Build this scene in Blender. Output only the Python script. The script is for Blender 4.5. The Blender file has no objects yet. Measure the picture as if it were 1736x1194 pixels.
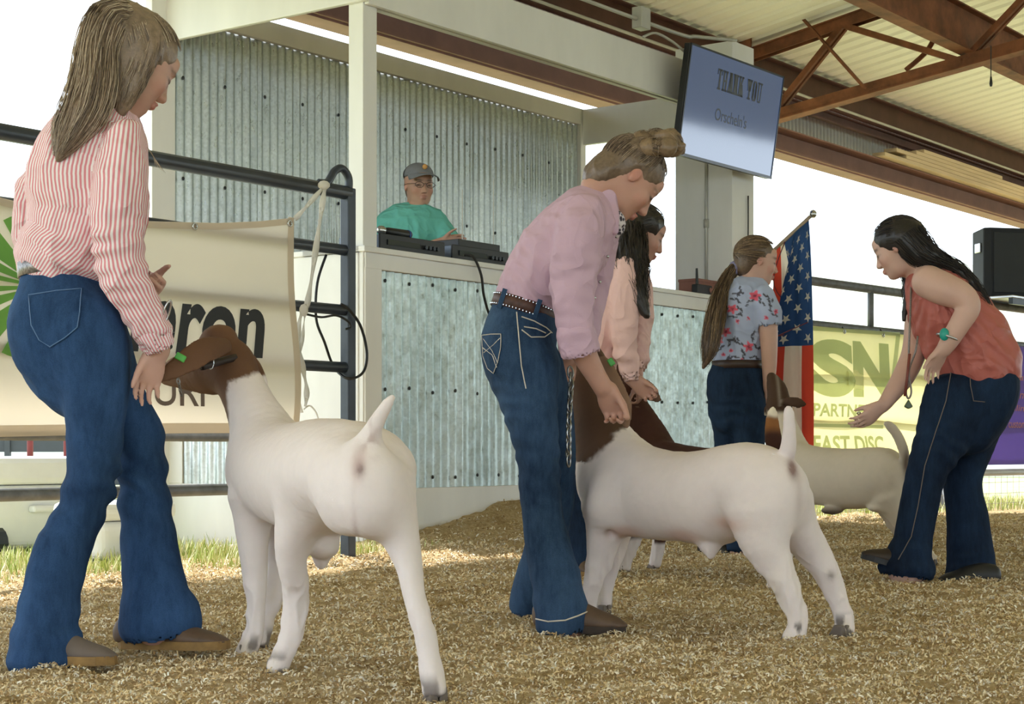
import bpy, bmesh, math, random
import numpy as np
from mathutils import Vector, Matrix

random.seed(7)
rng = np.random.default_rng(11)
SC = bpy.context.scene
COL = SC.collection

# ------------------------------------------------------------------ camera
FPX, CX, HY, CAMH = 2900.0, 868.0, 762.0, 0.54      # focal length in pixels, centre column, horizon row, camera height
cam_d = bpy.data.cameras.new('camera')
cam = bpy.data.objects.new('camera', cam_d)
COL.objects.link(cam)
cam.location = (0, 0, CAMH)
cam.rotation_euler = (math.pi / 2, 0, 0)
cam_d.sensor_width = 36.0
cam_d.lens = 36.0 * FPX / 1736.0
cam_d.shift_y = (HY - 597.0) / 1736.0
cam_d.clip_end = 400
SC.camera = cam

# ------------------------------------------------------------------ world, sun, exposure
wd = bpy.data.worlds.new('overcast_sky')
SC.world = wd
wd.use_nodes = True
bg = wd.node_tree.nodes['Background']
bg.inputs[0].default_value = (0.80, 0.91, 1.0, 1)
bg.inputs[1].default_value = 2.4
sun_d = bpy.data.lights.new('sun', 'SUN')
sun = bpy.data.objects.new('sun', sun_d)
COL.objects.link(sun)
sun_d.energy = 6.5
sun_d.angle = math.radians(2.0)
sun_d.color = (1.0, 0.965, 0.90)
SUN_FROM = Vector((-0.62, 0.42, 0.86)).normalized()   # direction towards the sun: behind the booth, to the left
sun.rotation_euler = SUN_FROM.to_track_quat('Z', 'Y').to_euler()
sun.location = (-8, 12, 14)
SC.view_settings.view_transform = 'Standard'
SC.view_settings.look = 'None'
SC.view_settings.exposure = 0.37
SC.view_settings.gamma = 1.0
SC.view_settings.use_curve_mapping = False
try:
    SC.cycles.use_denoising = True
    SC.cycles.max_bounces = 7
    SC.cycles.diffuse_bounces = 4
    SC.cycles.caustics_reflective = False
    SC.cycles.caustics_refractive = False
except Exception:
    pass

# ------------------------------------------------------------------ small helpers
def P(px, py, Y):
    """photo pixel + distance -> world point"""
    return Vector(((px - CX) * Y / FPX, Y, CAMH + (HY - py) * Y / FPX))

def lin(h):
    h = h.lstrip('#')
    out = []
    for i in (0, 2, 4):
        c = int(h[i:i + 2], 16) / 255
        out.append(c / 12.92 if c <= 0.04045 else ((c + 0.055) / 1.055) ** 2.4)
    return tuple(out)

def L4(h):
    return lin(h) + (1.0,)

def empty(name, loc=(0, 0, 0), rz=0.0, parent=None):
    o = bpy.data.objects.new(name, None)
    o.empty_display_size = 0.1
    COL.objects.link(o)
    o.location = loc
    o.rotation_euler = (0, 0, rz)
    o.parent = parent
    return o

def tag(o, label=None, cat=None, group=None, kind=None):
    if label: o['label'] = label
    if cat: o['category'] = cat
    if group: o['group'] = group
    if kind: o['kind'] = kind
    return o

def wmat(o):
    M = o.matrix_basis.copy()
    while o.parent is not None:
        o = o.parent
        M = o.matrix_basis @ M
    return M

def mk(name, verts, faces, mat=None, parent=None, smooth=False, world=True):
    """mesh object; when a parent is given and world is True the vertices are in world space"""
    me = bpy.data.meshes.new(name)
    if isinstance(verts, np.ndarray):
        verts = verts.astype(float)
        if parent is not None and world:
            inv = np.array(wmat(parent).inverted())
            verts = verts @ inv[:3, :3].T + inv[:3, 3]
        me.vertices.add(len(verts))
        me.vertices.foreach_set('co', verts.ravel())
        faces = np.asarray(faces)
        n, w = faces.shape
        me.loops.add(n * w)
        me.loops.foreach_set('vertex_index', faces.ravel().astype(np.int32))
        me.polygons.add(n)
        me.polygons.foreach_set('loop_start', np.arange(0, n * w, w, dtype=np.int32))
        try:
            me.polygons.foreach_set('loop_total', np.full(n, w, dtype=np.int32))
        except Exception:
            pass
        me.update(calc_edges=True)
        me.validate()
    else:
        if parent is not None and world:
            inv = wmat(parent).inverted()
            verts = [inv @ Vector(v) for v in verts]
        me.from_pydata([tuple(v) for v in verts], [], faces)
        me.update()
    if smooth:
        me.polygons.foreach_set('use_smooth', np.ones(len(me.polygons), dtype=bool))
    if mat is not None:
        for m in (mat if isinstance(mat, (list, tuple)) else [mat]):
            me.materials.append(m)
    o = bpy.data.objects.new(name, me)
    COL.objects.link(o)
    o.parent = parent
    return o

class MB:
    """collects simple solids into one mesh"""
    def __init__(s):
        s.v, s.f, s.mi = [], [], []
    def add(s, vs, fs, mi=0):
        n = len(s.v)
        s.v += [Vector(v) for v in vs]
        s.f += [tuple(i + n for i in f) for f in fs]
        s.mi += [mi] * len(fs)
        return s
    def box(s, lo, hi, mi=0, M=None):
        x0, y0, z0 = lo; x1, y1, z1 = hi
        vs = [Vector(p) for p in ((x0, y0, z0), (x1, y0, z0), (x1, y1, z0), (x0, y1, z0), (x0, y0, z1), (x1, y0, z1), (x1, y1, z1), (x0, y1, z1))]
        if M is not None: vs = [M @ v for v in vs]
        return s.add(vs, [(0, 3, 2, 1), (4, 5, 6, 7), (0, 1, 5, 4), (1, 2, 6, 5), (2, 3, 7, 6), (3, 0, 4, 7)], mi)
    def beam(s, a, b, w, h, up=Vector((0, 0, 1)), mi=0):
        a, b = Vector(a), Vector(b)
        t = (b - a).normalized()
        sd = t.cross(up).normalized()
        u = sd.cross(t)
        vs = []
        for c in (a, b):
            for i, j in ((-1, -1), (1, -1), (1, 1), (-1, 1)):
                vs.append(c + sd * (i * w / 2) + u * (j * h / 2))
        return s.add(vs, [(0, 1, 2, 3), (7, 6, 5, 4), (0, 4, 5, 1), (1, 5, 6, 2), (2, 6, 7, 3), (3, 7, 4, 0)], mi)
    def tube(s, pts, r, n=8, mi=0, closed=False):
        pts = [Vector(p) for p in pts]
        rs = r if isinstance(r, (list, tuple)) else [r] * len(pts)
        base = len(s.v)
        prev = None
        m = len(pts)
        for i, p in enumerate(pts):
            if closed: t = (pts[(i + 1) % m] - pts[i - 1])
            else: t = pts[min(i + 1, m - 1)] - pts[max(i - 1, 0)]
            t = t.normalized() if t.length > 1e-9 else Vector((0, 0, 1))
            if prev is None:
                ref = Vector((0, 0, 1)) if abs(t.z) < .9 else Vector((1, 0, 0))
                a = t.cross(ref).normalized()
            else:
                a = (prev - t * prev.dot(t)).normalized()
            prev = a
            b = t.cross(a)
            for k in range(n):
                th = 2 * math.pi * k / n
                s.v.append(p + a * (rs[i] * math.cos(th)) + b * (rs[i] * math.sin(th)))
        last = m if closed else m - 1
        for i in range(last):
            j = (i + 1) % m
            for k in range(n):
                k2 = (k + 1) % n
                s.f.append((base + i * n + k, base + i * n + k2, base + j * n + k2, base + j * n + k)); s.mi.append(mi)
        if not closed:
            s.f.append(tuple(base + k for k in reversed(range(n)))); s.mi.append(mi)
            s.f.append(tuple(base + (m - 1) * n + k for k in range(n))); s.mi.append(mi)
        return s
    def sphere(s, c, r, n=10, mi=0):
        c = Vector(c)
        r = Vector((r, r, r)) if not hasattr(r, '__len__') else Vector(r)
        base = len(s.v); m = n // 2 + 1
        for i in range(m + 1):
            ph = math.pi * i / m
            for k in range(n):
                th = 2 * math.pi * k / n
                s.v.append(c + Vector((r.x * math.sin(ph) * math.cos(th), r.y * math.sin(ph) * math.sin(th), r.z * math.cos(ph))))
        for i in range(m):
            for k in range(n):
                k2 = (k + 1) % n
                s.f.append((base + i * n + k, base + (i + 1) * n + k, base + (i + 1) * n + k2, base + i * n + k2)); s.mi.append(mi)
        return s
    def build(s, name, mat, parent=None, smooth=False, world=False, bevel=0.0):
        o = mk(name, s.v, s.f, mat, parent, smooth, world)
        if any(s.mi): o.data.polygons.foreach_set('material_index', s.mi)
        if bevel:
            m = o.modifiers.new('bevel', 'BEVEL'); m.width = bevel; m.segments = 2; m.limit_method = 'ANGLE'
        return o

def spline(pts, m=6):
    """Catmull-Rom through points"""
    pts = [Vector(p) for p in pts]
    out = []
    for i in range(len(pts) - 1):
        p0, p1, p2, p3 = pts[max(i - 1, 0)], pts[i], pts[i + 1], pts[min(i + 2, len(pts) - 1)]
        for k in range(m):
            t = k / m
            out.append(.5 * ((2 * p1) + (p2 - p0) * t + (2 * p0 - 5 * p1 + 4 * p2 - p3) * t * t + (3 * p1 - p0 - 3 * p2 + p3) * t ** 3))
    out.append(pts[-1])
    return out

# ------------------------------------------------------------------ numpy value noise
def vnoise(p, seed=0):
    p = np.asarray(p, dtype=np.float64)
    i = np.floor(p).astype(np.int64)
    f = p - i
    f = f * f * (3 - 2 * f)
    def hsh(x, y, z):
        n = (x * 374761393 + y * 668265263 + z * 2147483647 + seed * 1274126177) & 0xffffffff
        n = ((n ^ (n >> 13)) * 1274126177) & 0xffffffff
        n = n ^ (n >> 16)
        return (n & 0xffff) / 65535.0
    r = 0
    for dx in (0, 1):
        wx = f[:, 0] if dx else 1 - f[:, 0]
        for dy in (0, 1):
            wy = f[:, 1] if dy else 1 - f[:, 1]
            for dz in (0, 1):
                wz = f[:, 2] if dz else 1 - f[:, 2]
                r = r + wx * wy * wz * hsh(i[:, 0] + dx, i[:, 1] + dy, i[:, 2] + dz)
    return r

def ridged(p, seed=0):
    return (1 - np.abs(2 * vnoise(p, seed) - 1)) ** 2

# ------------------------------------------------------------------ materials
class NT:
    def __init__(s, name):
        s.m = bpy.data.materials.new(name)
        s.m.use_nodes = True
        s.t = s.m.node_tree
        s.b = s.t.nodes['Principled BSDF']
        s.out = s.t.nodes['Material Output']
    def n(s, typ, **kw):
        nd = s.t.nodes.new(typ)
        for k, v in kw.items():
            if k == 'inp':
                for kk, vv in v.items(): nd.inputs[kk].default_value = vv
            else: setattr(nd, k, v)
        return nd
    def l(s, a, b):
        s.t.links.new(a, b)

def ramp(nt, src, stops):
    r = nt.n('ShaderNodeValToRGB')
    el = r.color_ramp.elements
    while len(el) < len(stops): el.new(.5)
    for e, (p, c) in zip(el, stops):
        e.position = p; e.color = c if len(c) == 4 else tuple(c) + (1,)
    nt.l(src, r.inputs[0])
    return r.outputs[0]

def mixc(nt, fac, a, b, mode='MIX'):
    m = nt.n('ShaderNodeMix', data_type='RGBA', blend_type=mode)
    for s, v in ((m.inputs[0], fac), (m.inputs[6], a), (m.inputs[7], b)):
        if hasattr(v, 'default_value') or hasattr(v, 'links'): nt.l(v, s)
        else: s.default_value = v
    return m.outputs[2]

def math_(nt, op, a, b=None, c=None):
    m = nt.n('ShaderNodeMath', operation=op)
    for i, v in enumerate((a, b, c)):
        if v is None: continue
        if hasattr(v, 'links'): nt.l(v, m.inputs[i])
        else: m.inputs[i].default_value = v
    return m.outputs[0]

def noise(nt, scale, detail=3, rough=.55, vec=None, stretch=None, coord='Object'):
    tc = nt.n('ShaderNodeTexCoord')
    src = tc.outputs[coord] if vec is None else vec
    if stretch:
        mp = nt.n('ShaderNodeMapping')
        mp.inputs['Scale'].default_value = stretch
        nt.l(src, mp.inputs[0]); src = mp.outputs[0]
    n = nt.n('ShaderNodeTexNoise', inp={'Scale': scale, 'Detail': detail, 'Roughness': rough})
    nt.l(src, n.inputs['Vector'])
    return n.outputs[0]

def bump(nt, h, strength=.3, dist=.01):
    b = nt.n('ShaderNodeBump', inp={'Strength': strength, 'Distance': dist})
    nt.l(h, b.inputs['Height'])
    nt.l(b.outputs[0], nt.b.inputs['Normal'])
    return b

def simple(name, col, rough=.6, metal=0.0, var=.12, vscale=6.0, bscale=0, bstr=.2, bdist=.003, stretch=None, spec=.5, sub=0.0):
    nt = NT(name)
    c = L4(col)
    nv = noise(nt, vscale, 4, .6, stretch=stretch)
    a = tuple(max(0, x * (1 - var)) for x in c[:3]) + (1,)
    b = tuple(min(1, x * (1 + var)) for x in c[:3]) + (1,)
    nt.l(ramp(nt, nv, [(.3, a), (.7, b)]), nt.b.inputs['Base Color'])
    nt.b.inputs['Roughness'].default_value = rough
    nt.b.inputs['Metallic'].default_value = metal
    nt.b.inputs['Specular IOR Level'].default_value = spec
    if sub:
        nt.b.inputs['Subsurface Weight'].default_value = sub
        nt.b.inputs['Subsurface Radius'].default_value = (.6, .25, .15)
        nt.b.inputs['Subsurface Scale'].default_value = .012
    if bscale:
        bump(nt, noise(nt, bscale, 4, .6, stretch=stretch), bstr, bdist)
    return nt.m

def attr_mat(name, rough=.6, bscale=0, bstr=.2, bdist=.003, spec=.4, var=.08, vscale=40, sub=0.0, stretch=None, sheen=0.0, metal=0.0):
    """colour comes from the painted markings stored on the mesh (attribute Col)"""
    nt = NT(name)
    at = nt.n('ShaderNodeAttribute', attribute_name='Col')
    nv = noise(nt, vscale, 3, .6, stretch=stretch)
    g = ramp(nt, nv, [(.3, (1 - var,) * 3), (.7, (1.0,) * 3)])
    nt.l(mixc(nt, 1.0, at.outputs[0], g, 'MULTIPLY'), nt.b.inputs['Base Color'])
    nt.b.inputs['Roughness'].default_value = rough
    nt.b.inputs['Specular IOR Level'].default_value = spec
    nt.b.inputs['Metallic'].default_value = metal
    if sheen:
        nt.b.inputs['Sheen Weight'].default_value = sheen
    if sub:
        nt.b.inputs['Subsurface Weight'].default_value = sub
        nt.b.inputs['Subsurface Radius'].default_value = (.6, .25, .15)
        nt.b.inputs['Subsurface Scale'].default_value = .01
    if bscale:
        bump(nt, noise(nt, bscale, 4, .6, stretch=stretch), bstr, bdist)
    return nt.m

def creases(nt, scale=9.0, dist=1.2):
    """sharp folded creases as a height"""
    tc = nt.n('ShaderNodeTexCoord')
    n = nt.n('ShaderNodeTexNoise', inp={'Scale': scale, 'Detail': 2.0, 'Roughness': .5, 'Distortion': dist})
    nt.l(tc.outputs['Object'], n.inputs['Vector'])
    r = math_(nt, 'SUBTRACT', 1.0, math_(nt, 'ABSOLUTE', math_(nt, 'SUBTRACT', math_(nt, 'MULTIPLY', n.outputs[0], 2.0), 1.0)))
    return math_(nt, 'POWER', r, 5.0)

def fabric(name, col, rough=.75, var=.05, scale=5.0, strength=.5, dist=.02, spec=.25):
    nt = NT(name)
    c = L4(col)
    nv = noise(nt, 5, 3, .6)
    nt.l(ramp(nt, nv, [(.3, tuple(x * (1 - var) for x in c[:3])), (.7, tuple(min(1, x * (1 + var)) for x in c[:3]))]), nt.b.inputs['Base Color'])
    nt.b.inputs['Roughness'].default_value = rough
    nt.b.inputs['Specular IOR Level'].default_value = spec
    h = math_(nt, 'ADD', creases(nt, scale, .7), math_(nt, 'MULTIPLY', creases(nt, scale * 2.1, .5), .15))
    h = math_(nt, 'ADD', h, math_(nt, 'MULTIPLY', noise(nt, 300, 2), .05))
    bump(nt, h, strength, dist)
    return nt.m

def cloth_mat(name, col, trans=.55, var=.06, vscale=3.0, rough=.7, col2=None):
    """thin fabric or vinyl that lets light through"""
    nt = NT(name)
    c = L4(col)
    nv = noise(nt, vscale, 4, .6)
    a = tuple(x * (1 - var) for x in c[:3]) + (1,)
    cc = ramp(nt, nv, [(.3, a), (.7, c)])
    d = nt.n('ShaderNodeBsdfDiffuse'); t = nt.n('ShaderNodeBsdfTranslucent')
    nt.l(cc, d.inputs[0]); nt.l(cc, t.inputs[0])
    mx = nt.n('ShaderNodeMixShader', inp={0: trans})
    nt.l(d.outputs[0], mx.inputs[1]); nt.l(t.outputs[0], mx.inputs[2])
    nt.l(mx.outputs[0], nt.out.inputs[0])
    nt.t.nodes.remove(nt.b)
    return nt.m

# ------------------------------------------------------------------ signed distance modelling
def rings(Y, lst):
    """[(px, py, dY, half width in px, half depth in m)] -> [(centre, ra, rb)]"""
    out = []
    for r in lst:
        px, py, dy, hw = r[:4]
        ra = hw * (Y + dy) / FPX
        rb = r[4] if len(r) > 4 and r[4] is not None else ra
        out.append((P(px, py, Y + dy), ra, rb))
    return out

class Tube:
    def __init__(s, rg, k=.01, flat=(False, False), ref=None, m=4, grow=0.0, scale=1.0, p=2.0, cap=1.0):
        A = np.array([[c[0], c[1], c[2], ra * scale + grow, rb * scale + grow] for c, ra, rb in rg], dtype=np.float64)
        out = []
        n = len(A)
        for i in range(n - 1):
            p0, p1, p2, p3 = A[max(i - 1, 0)], A[i], A[i + 1], A[min(i + 2, n - 1)]
            for j in range(m):
                t = j / m
                out.append(.5 * ((2 * p1) + (p2 - p0) * t + (2 * p0 - 5 * p1 + 4 * p2 - p3) * t * t + (3 * p1 - p0 - 3 * p2 + p3) * t ** 3))
        out.append(A[-1])
        A = np.array(out)
        A[:, 3:] = np.maximum(A[:, 3:], .0015)
        s.c, s.ra, s.rb = A[:, :3], A[:, 3], A[:, 4]
        n = len(A)
        T = np.zeros((n, 3))
        for i in range(n): T[i] = s.c[min(i + 1, n - 1)] - s.c[max(i - 1, 0)]
        T /= np.linalg.norm(T, axis=1)[:, None] + 1e-12
        s.T = T
        a = np.zeros((n, 3))
        for i in range(n):
            if ref is None:
                r = np.array([-T[i, 2], 0, T[i, 0]])
                if np.linalg.norm(r) < .15: r = a[i - 1] if i else np.array([1., 0, 0])
            else: r = np.array(ref, dtype=float)
            r = r - T[i] * r.dot(T[i])
            r /= np.linalg.norm(r) + 1e-12
            if i and r.dot(a[i - 1]) < 0: r = -r
            a[i] = r
        s.a = a
        s.b = np.cross(T, a)
        s.k, s.flat, s.p, s.cap = k, flat, p, cap
        s.op = 'add'
        s.arc = np.concatenate([[0], np.cumsum(np.linalg.norm(np.diff(s.c, axis=0), axis=1))])
        R = np.maximum(s.ra, s.rb)[:, None]
        s.lo = (s.c - R).min(0); s.hi = (s.c + R).max(0)
    def seg(s, i, X, Y, Z, full=False):
        c0, d = s.c[i], s.c[i + 1] - s.c[i]
        L2 = d.dot(d) + 1e-12; Ln = math.sqrt(L2)
        qx, qy, qz = X - c0[0], Y - c0[1], Z - c0[2]
        t = (qx * d[0] + qy * d[1] + qz * d[2]) / L2
        tc = np.clip(t, 0, 1)
        qx = qx - tc * d[0]; qy = qy - tc * d[1]; qz = qz - tc * d[2]
        ra = s.ra[i] + (s.ra[i + 1] - s.ra[i]) * tc
        rb = s.rb[i] + (s.rb[i + 1] - s.rb[i]) * tc
        a0, a1, b0, b1 = s.a[i], s.a[i + 1], s.b[i], s.b[i + 1]
        xa = qx * (a0[0] + (a1[0] - a0[0]) * tc) + qy * (a0[1] + (a1[1] - a0[1]) * tc) + qz * (a0[2] + (a1[2] - a0[2]) * tc)
        xb = qx * (b0[0] + (b1[0] - b0[0]) * tc) + qy * (b0[1] + (b1[1] - b0[1]) * tc) + qz * (b0[2] + (b1[2] - b0[2]) * tc)
        xt2 = np.maximum(qx * qx + qy * qy + qz * qz - xa * xa - xb * xb, 0)
        rm = np.minimum(ra, rb)
        fl0 = s.flat[0] and i == 0; fl1 = s.flat[1] and i == len(s.c) - 2
        if fl0: xt2 = np.where(t < 0, 0, xt2)
        if fl1: xt2 = np.where(t > 1, 0, xt2)
        if s.p == 2.0:
            kk = np.sqrt((xa / ra) ** 2 + (xb / rb) ** 2 + xt2 / (rm * s.cap) ** 2)
        else:
            kk = (np.abs(xa / ra) ** s.p + np.abs(xb / rb) ** s.p + (np.sqrt(xt2) / rm) ** s.p) ** (1 / s.p)
        ln = np.sqrt(xa * xa + xb * xb + xt2)
        dd = np.where(kk > 1e-4, (kk - 1) * ln / np.maximum(kk, 1e-4), -rm)
        if fl0: dd = np.where(t < 0, np.maximum(dd, -t * Ln), np.maximum(dd, -t * Ln))
        if fl1: dd = np.maximum(dd, (t - 1) * Ln)
        if full:
            return dd, s.arc[i] + tc * Ln, np.arctan2(xb, xa)
        return dd
    def ev(s, ax, h):
        lo = s.lo - (.03 + s.k); hi = s.hi + (.03 + s.k)
        sl = tuple(slice(max(0, int(np.searchsorted(ax[j], lo[j]) - 1)), int(np.searchsorted(ax[j], hi[j]) + 1)) for j in range(3))
        xs = [ax[j][sl[j]] for j in range(3)]
        D = np.full([len(x) for x in xs], .2, np.float32)
        for i in range(len(s.c) - 1):
            R = max(s.ra[i], s.rb[i], s.ra[i + 1], s.rb[i + 1]) + .025 + s.k
            l2 = np.minimum(s.c[i], s.c[i + 1]) - R; h2 = np.maximum(s.c[i], s.c[i + 1]) + R
            s2 = tuple(slice(max(0, int(np.searchsorted(xs[j], l2[j]) - 1)), int(np.searchsorted(xs[j], h2[j]) + 1)) for j in range(3))
            X = xs[0][s2[0]][:, None, None]; Y = xs[1][s2[1]][None, :, None]; Z = xs[2][s2[2]][None, None, :]
            if X.size == 0 or Y.size == 0 or Z.size == 0: continue
            d = s.seg(i, X, Y, Z)
            D[s2] = np.minimum(D[s2], d)
        return sl, D

class Ell:
    def __init__(s, c, r, R=None, k=.01, sub=False):
        s.c = np.array(c, dtype=float)
        s.r = np.array([r, r, r] if not hasattr(r, '__len__') else r, dtype=float)
        s.R = np.eye(3) if R is None else np.array(R, dtype=float)      # columns: local axes
        s.k = k
        s.op = 'sub' if sub else 'add'
        m = s.r.max()
        s.lo = s.c - m; s.hi = s.c + m
        s.flat = None
    def ev(s, ax, h):
        lo = s.lo - (.03 + s.k); hi = s.hi + (.03 + s.k)
        sl = tuple(slice(max(0, int(np.searchsorted(ax[j], lo[j]) - 1)), int(np.searchsorted(ax[j], hi[j]) + 1)) for j in range(3))
        x = ax[0][sl[0]][:, None, None] - s.c[0]; y = ax[1][sl[1]][None, :, None] - s.c[1]; z = ax[2][sl[2]][None, None, :] - s.c[2]
        u = [x * s.R[0, j] + y * s.R[1, j] + z * s.R[2, j] for j in range(3)]
        k = np.sqrt(sum((u[j] / s.r[j]) ** 2 for j in range(3)))
        ln = np.sqrt(x * x + y * y + z * z)
        d = np.where(k > 1e-3, (k - 1) * ln / np.maximum(k, 1e-3), -s.r.min())
        return sl, d.astype(np.float32)

class Half:
    """keeps the side where n.(x-p) < 0"""
    op = 'cut'
    def __init__(s, p, n, k=.0):
        s.p = np.array(p, dtype=float); s.n = np.array(Vector(n).normalized()); s.k = k

class Field:
    def __init__(s, h=.006):
        s.h = h; s.prims = []
    def tube(s, rg, **kw):
        t = Tube(rg, **kw); s.prims.append(t); return t
    def ell(s, c, r, R=None, k=.01, sub=False):
        e = Ell(c, r, R, k, sub); s.prims.append(e); return e
    def hollow(s, rg, depth=.035, k=.88):
        """open end of a sleeve or trouser leg"""
        (c0, a0, b0), (c1, a1, b1) = rg[-2], rg[-1]
        d = (Vector(c1) - Vector(c0)).normalized()
        q = min(1.0, depth / (Vector(c1) - Vector(c0)).length)
        t = Tube([(Vector(c1) - d * depth, (a1 + (a0 - a1) * q) * k * .97, (b1 + (b0 - b1) * q) * k * .97), (Vector(c1), a1 * k, b1 * k), (Vector(c1) + d * .03, a1 * k, b1 * k)], k=.003, flat=(True, True))
        t.op = 'sub'; s.prims.append(t)
    def cut(s, p, n):
        s.prims.append(Half(p, n))
    def mesh(s, smooth=2, disp=None):
        h = s.h
        add = [p for p in s.prims if p.op == 'add']
        lo = np.min([p.lo for p in add], 0) - 4 * h; hi = np.max([p.hi for p in add], 0) + 4 * h
        ax = [np.arange(lo[j], hi[j] + h, h) for j in range(3)]
        D = np.full([len(a) for a in ax], .2, np.float32)
        for p in s.prims:
            if p.op == 'cut':
                v = ((ax[0] - p.p[0]) * p.n[0])[:, None, None] + ((ax[1] - p.p[1]) * p.n[1])[None, :, None] + ((ax[2] - p.p[2]) * p.n[2])[None, None, :]
                np.maximum(D, v.astype(np.float32), out=D)
                continue
            sl, d = p.ev(ax, h)
            E = D[sl]
            k = max(p.k, 1e-5)
            if p.op == 'add':
                hh = np.clip(.5 + .5 * (E - d) / k, 0, 1)
                D[sl] = E + (d - E) * hh - k * hh * (1 - hh)
            else:
                hh = np.clip(.5 - .5 * (E + d) / k, 0, 1)
                D[sl] = E + (-d - E) * hh + k * hh * (1 - hh)
        V, F = surface_nets(D, lo, h)
        if smooth: V = laplace(V, F, smooth)
        if disp is not None:
            N = vnormals(V, F)
            V = V + N * disp(V, N)[:, None]
        return V, F
    def params(s, V):
        """nearest tube, arc length along it and angle round it for each vertex"""
        best = np.full(len(V), 9.); arc = np.zeros(len(V)); ang = np.zeros(len(V)); idx = np.zeros(len(V), int)
        j = -1
        for p in s.prims:
            if not isinstance(p, Tube): continue
            j += 1
            for i in range(len(p.c) - 1):
                d, a, g = p.seg(i, V[:, 0], V[:, 1], V[:, 2], True)
                m = d < best
                best[m] = d[m]; arc[m] = a[m]; ang[m] = g[m]; idx[m] = j
        return idx, arc, ang

def surface_nets(D, lo, h):
    ins = D < 0
    n0, n1, n2 = D.shape
    cor = [(i, j, k) for i in (0, 1) for j in (0, 1) for k in (0, 1)]
    cnt = np.zeros((n0 - 1, n1 - 1, n2 - 1), np.uint8)
    for i, j, k in cor:
        cnt += ins[i:n0 - 1 + i, j:n1 - 1 + j, k:n2 - 1 + k]
    mask = (cnt > 0) & (cnt < 8)
    idx = np.argwhere(mask)
    vals = [D[idx[:, 0] + i, idx[:, 1] + j, idx[:, 2] + k].astype(np.float64) for i, j, k in cor]
    pos = np.zeros((len(idx), 3)); num = np.zeros(len(idx))
    for a in range(8):
        for b in range(a + 1, 8):
            df = [cor[b][q] - cor[a][q] for q in range(3)]
            if sum(abs(x) for x in df) != 1: continue
            va, vb = vals[a], vals[b]
            cr = (va < 0) != (vb < 0)
            t = np.where(cr, va / np.where(cr, va - vb, 1), 0)
            for q in range(3):
                pos[:, q] += np.where(cr, cor[a][q] + t * df[q], 0)
            num += cr
    V = (idx + pos / num[:, None]) * h + lo
    vid = np.full(mask.shape, -1, np.int64)
    vid[mask] = np.arange(len(idx))
    F = []
    A = ins[:-1, 1:-1, 1:-1]; B = ins[1:, 1:-1, 1:-1]
    e = np.argwhere(A != B); i, j, k = e[:, 0], e[:, 1] + 1, e[:, 2] + 1
    q = np.stack([vid[i, j - 1, k - 1], vid[i, j, k - 1], vid[i, j, k], vid[i, j - 1, k]], 1)
    fl = ~ins[i, j, k]; q[fl] = q[fl][:, ::-1]; F.append(q)
    A = ins[1:-1, :-1, 1:-1]; B = ins[1:-1, 1:, 1:-1]
    e = np.argwhere(A != B); i, j, k = e[:, 0] + 1, e[:, 1], e[:, 2] + 1
    q = np.stack([vid[i - 1, j, k - 1], vid[i - 1, j, k], vid[i, j, k], vid[i, j, k - 1]], 1)
    fl = ~ins[i, j, k]; q[fl] = q[fl][:, ::-1]; F.append(q)
    A = ins[1:-1, 1:-1, :-1]; B = ins[1:-1, 1:-1, 1:]
    e = np.argwhere(A != B); i, j, k = e[:, 0] + 1, e[:, 1] + 1, e[:, 2]
    q = np.stack([vid[i - 1, j - 1, k], vid[i, j - 1, k], vid[i, j, k], vid[i - 1, j, k]], 1)
    fl = ~ins[i, j, k]; q[fl] = q[fl][:, ::-1]; F.append(q)
    return V, np.concatenate(F)

def laplace(V, F, it):
    e = np.concatenate([F[:, [0, 1]], F[:, [1, 2]], F[:, [2, 3]], F[:, [3, 0]]])
    n = len(V)
    cnt = np.bincount(e[:, 0], minlength=n) + np.bincount(e[:, 1], minlength=n)
    cnt = np.maximum(cnt, 1)
    for q in range(it):
        S = np.stack([np.bincount(e[:, 0], V[e[:, 1], j], n) + np.bincount(e[:, 1], V[e[:, 0], j], n) for j in range(3)], 1) / cnt[:, None]
        V = V + (.55 if q % 2 == 0 else -.5) * (S - V) if it > 2 else V + .5 * (S - V)
    return V

def vnormals(V, F):
    n = np.cross(V[F[:, 2]] - V[F[:, 0]], V[F[:, 3]] - V[F[:, 1]])
    N = np.stack([sum(np.bincount(F[:, q], n[:, j], len(V)) for q in range(4)) for j in range(3)], 1)
    return N / (np.linalg.norm(N, axis=1)[:, None] + 1e-12)

def paint(o, C, name='Col'):
    at = o.data.color_attributes.new(name, 'FLOAT_COLOR', 'POINT')
    C = np.asarray(C, dtype=np.float32)
    if C.shape[1] == 3: C = np.concatenate([C, np.ones((len(C), 1), np.float32)], 1)
    at.data.foreach_set('color', C.ravel())

def body_mesh(name, f, mat, parent, colfn=None, smooth=2, disp=None, params=False, pidx=0):
    V, F = f.mesh(smooth, disp)
    o = mk(name, V, F, mat, parent, True)
    if len(o.data.vertices) == len(V):
        if colfn is not None: paint(o, colfn(V))
        if params:
            i, arc, ang = f.params(V)
            paint(o, np.stack([arc, ang, i.astype(float) + pidx], 1), 'Par')
    return lighten(o, .42) if len(F) > 46000 else o

def lighten(o, ratio):
    """collapse the dense remesh where it is flat"""
    m = o.modifiers.new('collapse', 'DECIMATE'); m.ratio = ratio
    bpy.context.view_layer.update()
    dg = bpy.context.evaluated_depsgraph_get()
    me = bpy.data.meshes.new_from_object(o.evaluated_get(dg), preserve_all_data_layers=True, depsgraph=dg)
    old = o.data
    o.modifiers.remove(m)
    o.data = me
    me.polygons.foreach_set('use_smooth', np.ones(len(me.polygons), dtype=bool))
    nm = old.name
    bpy.data.meshes.remove(old)
    me.name = nm
    return o

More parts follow.
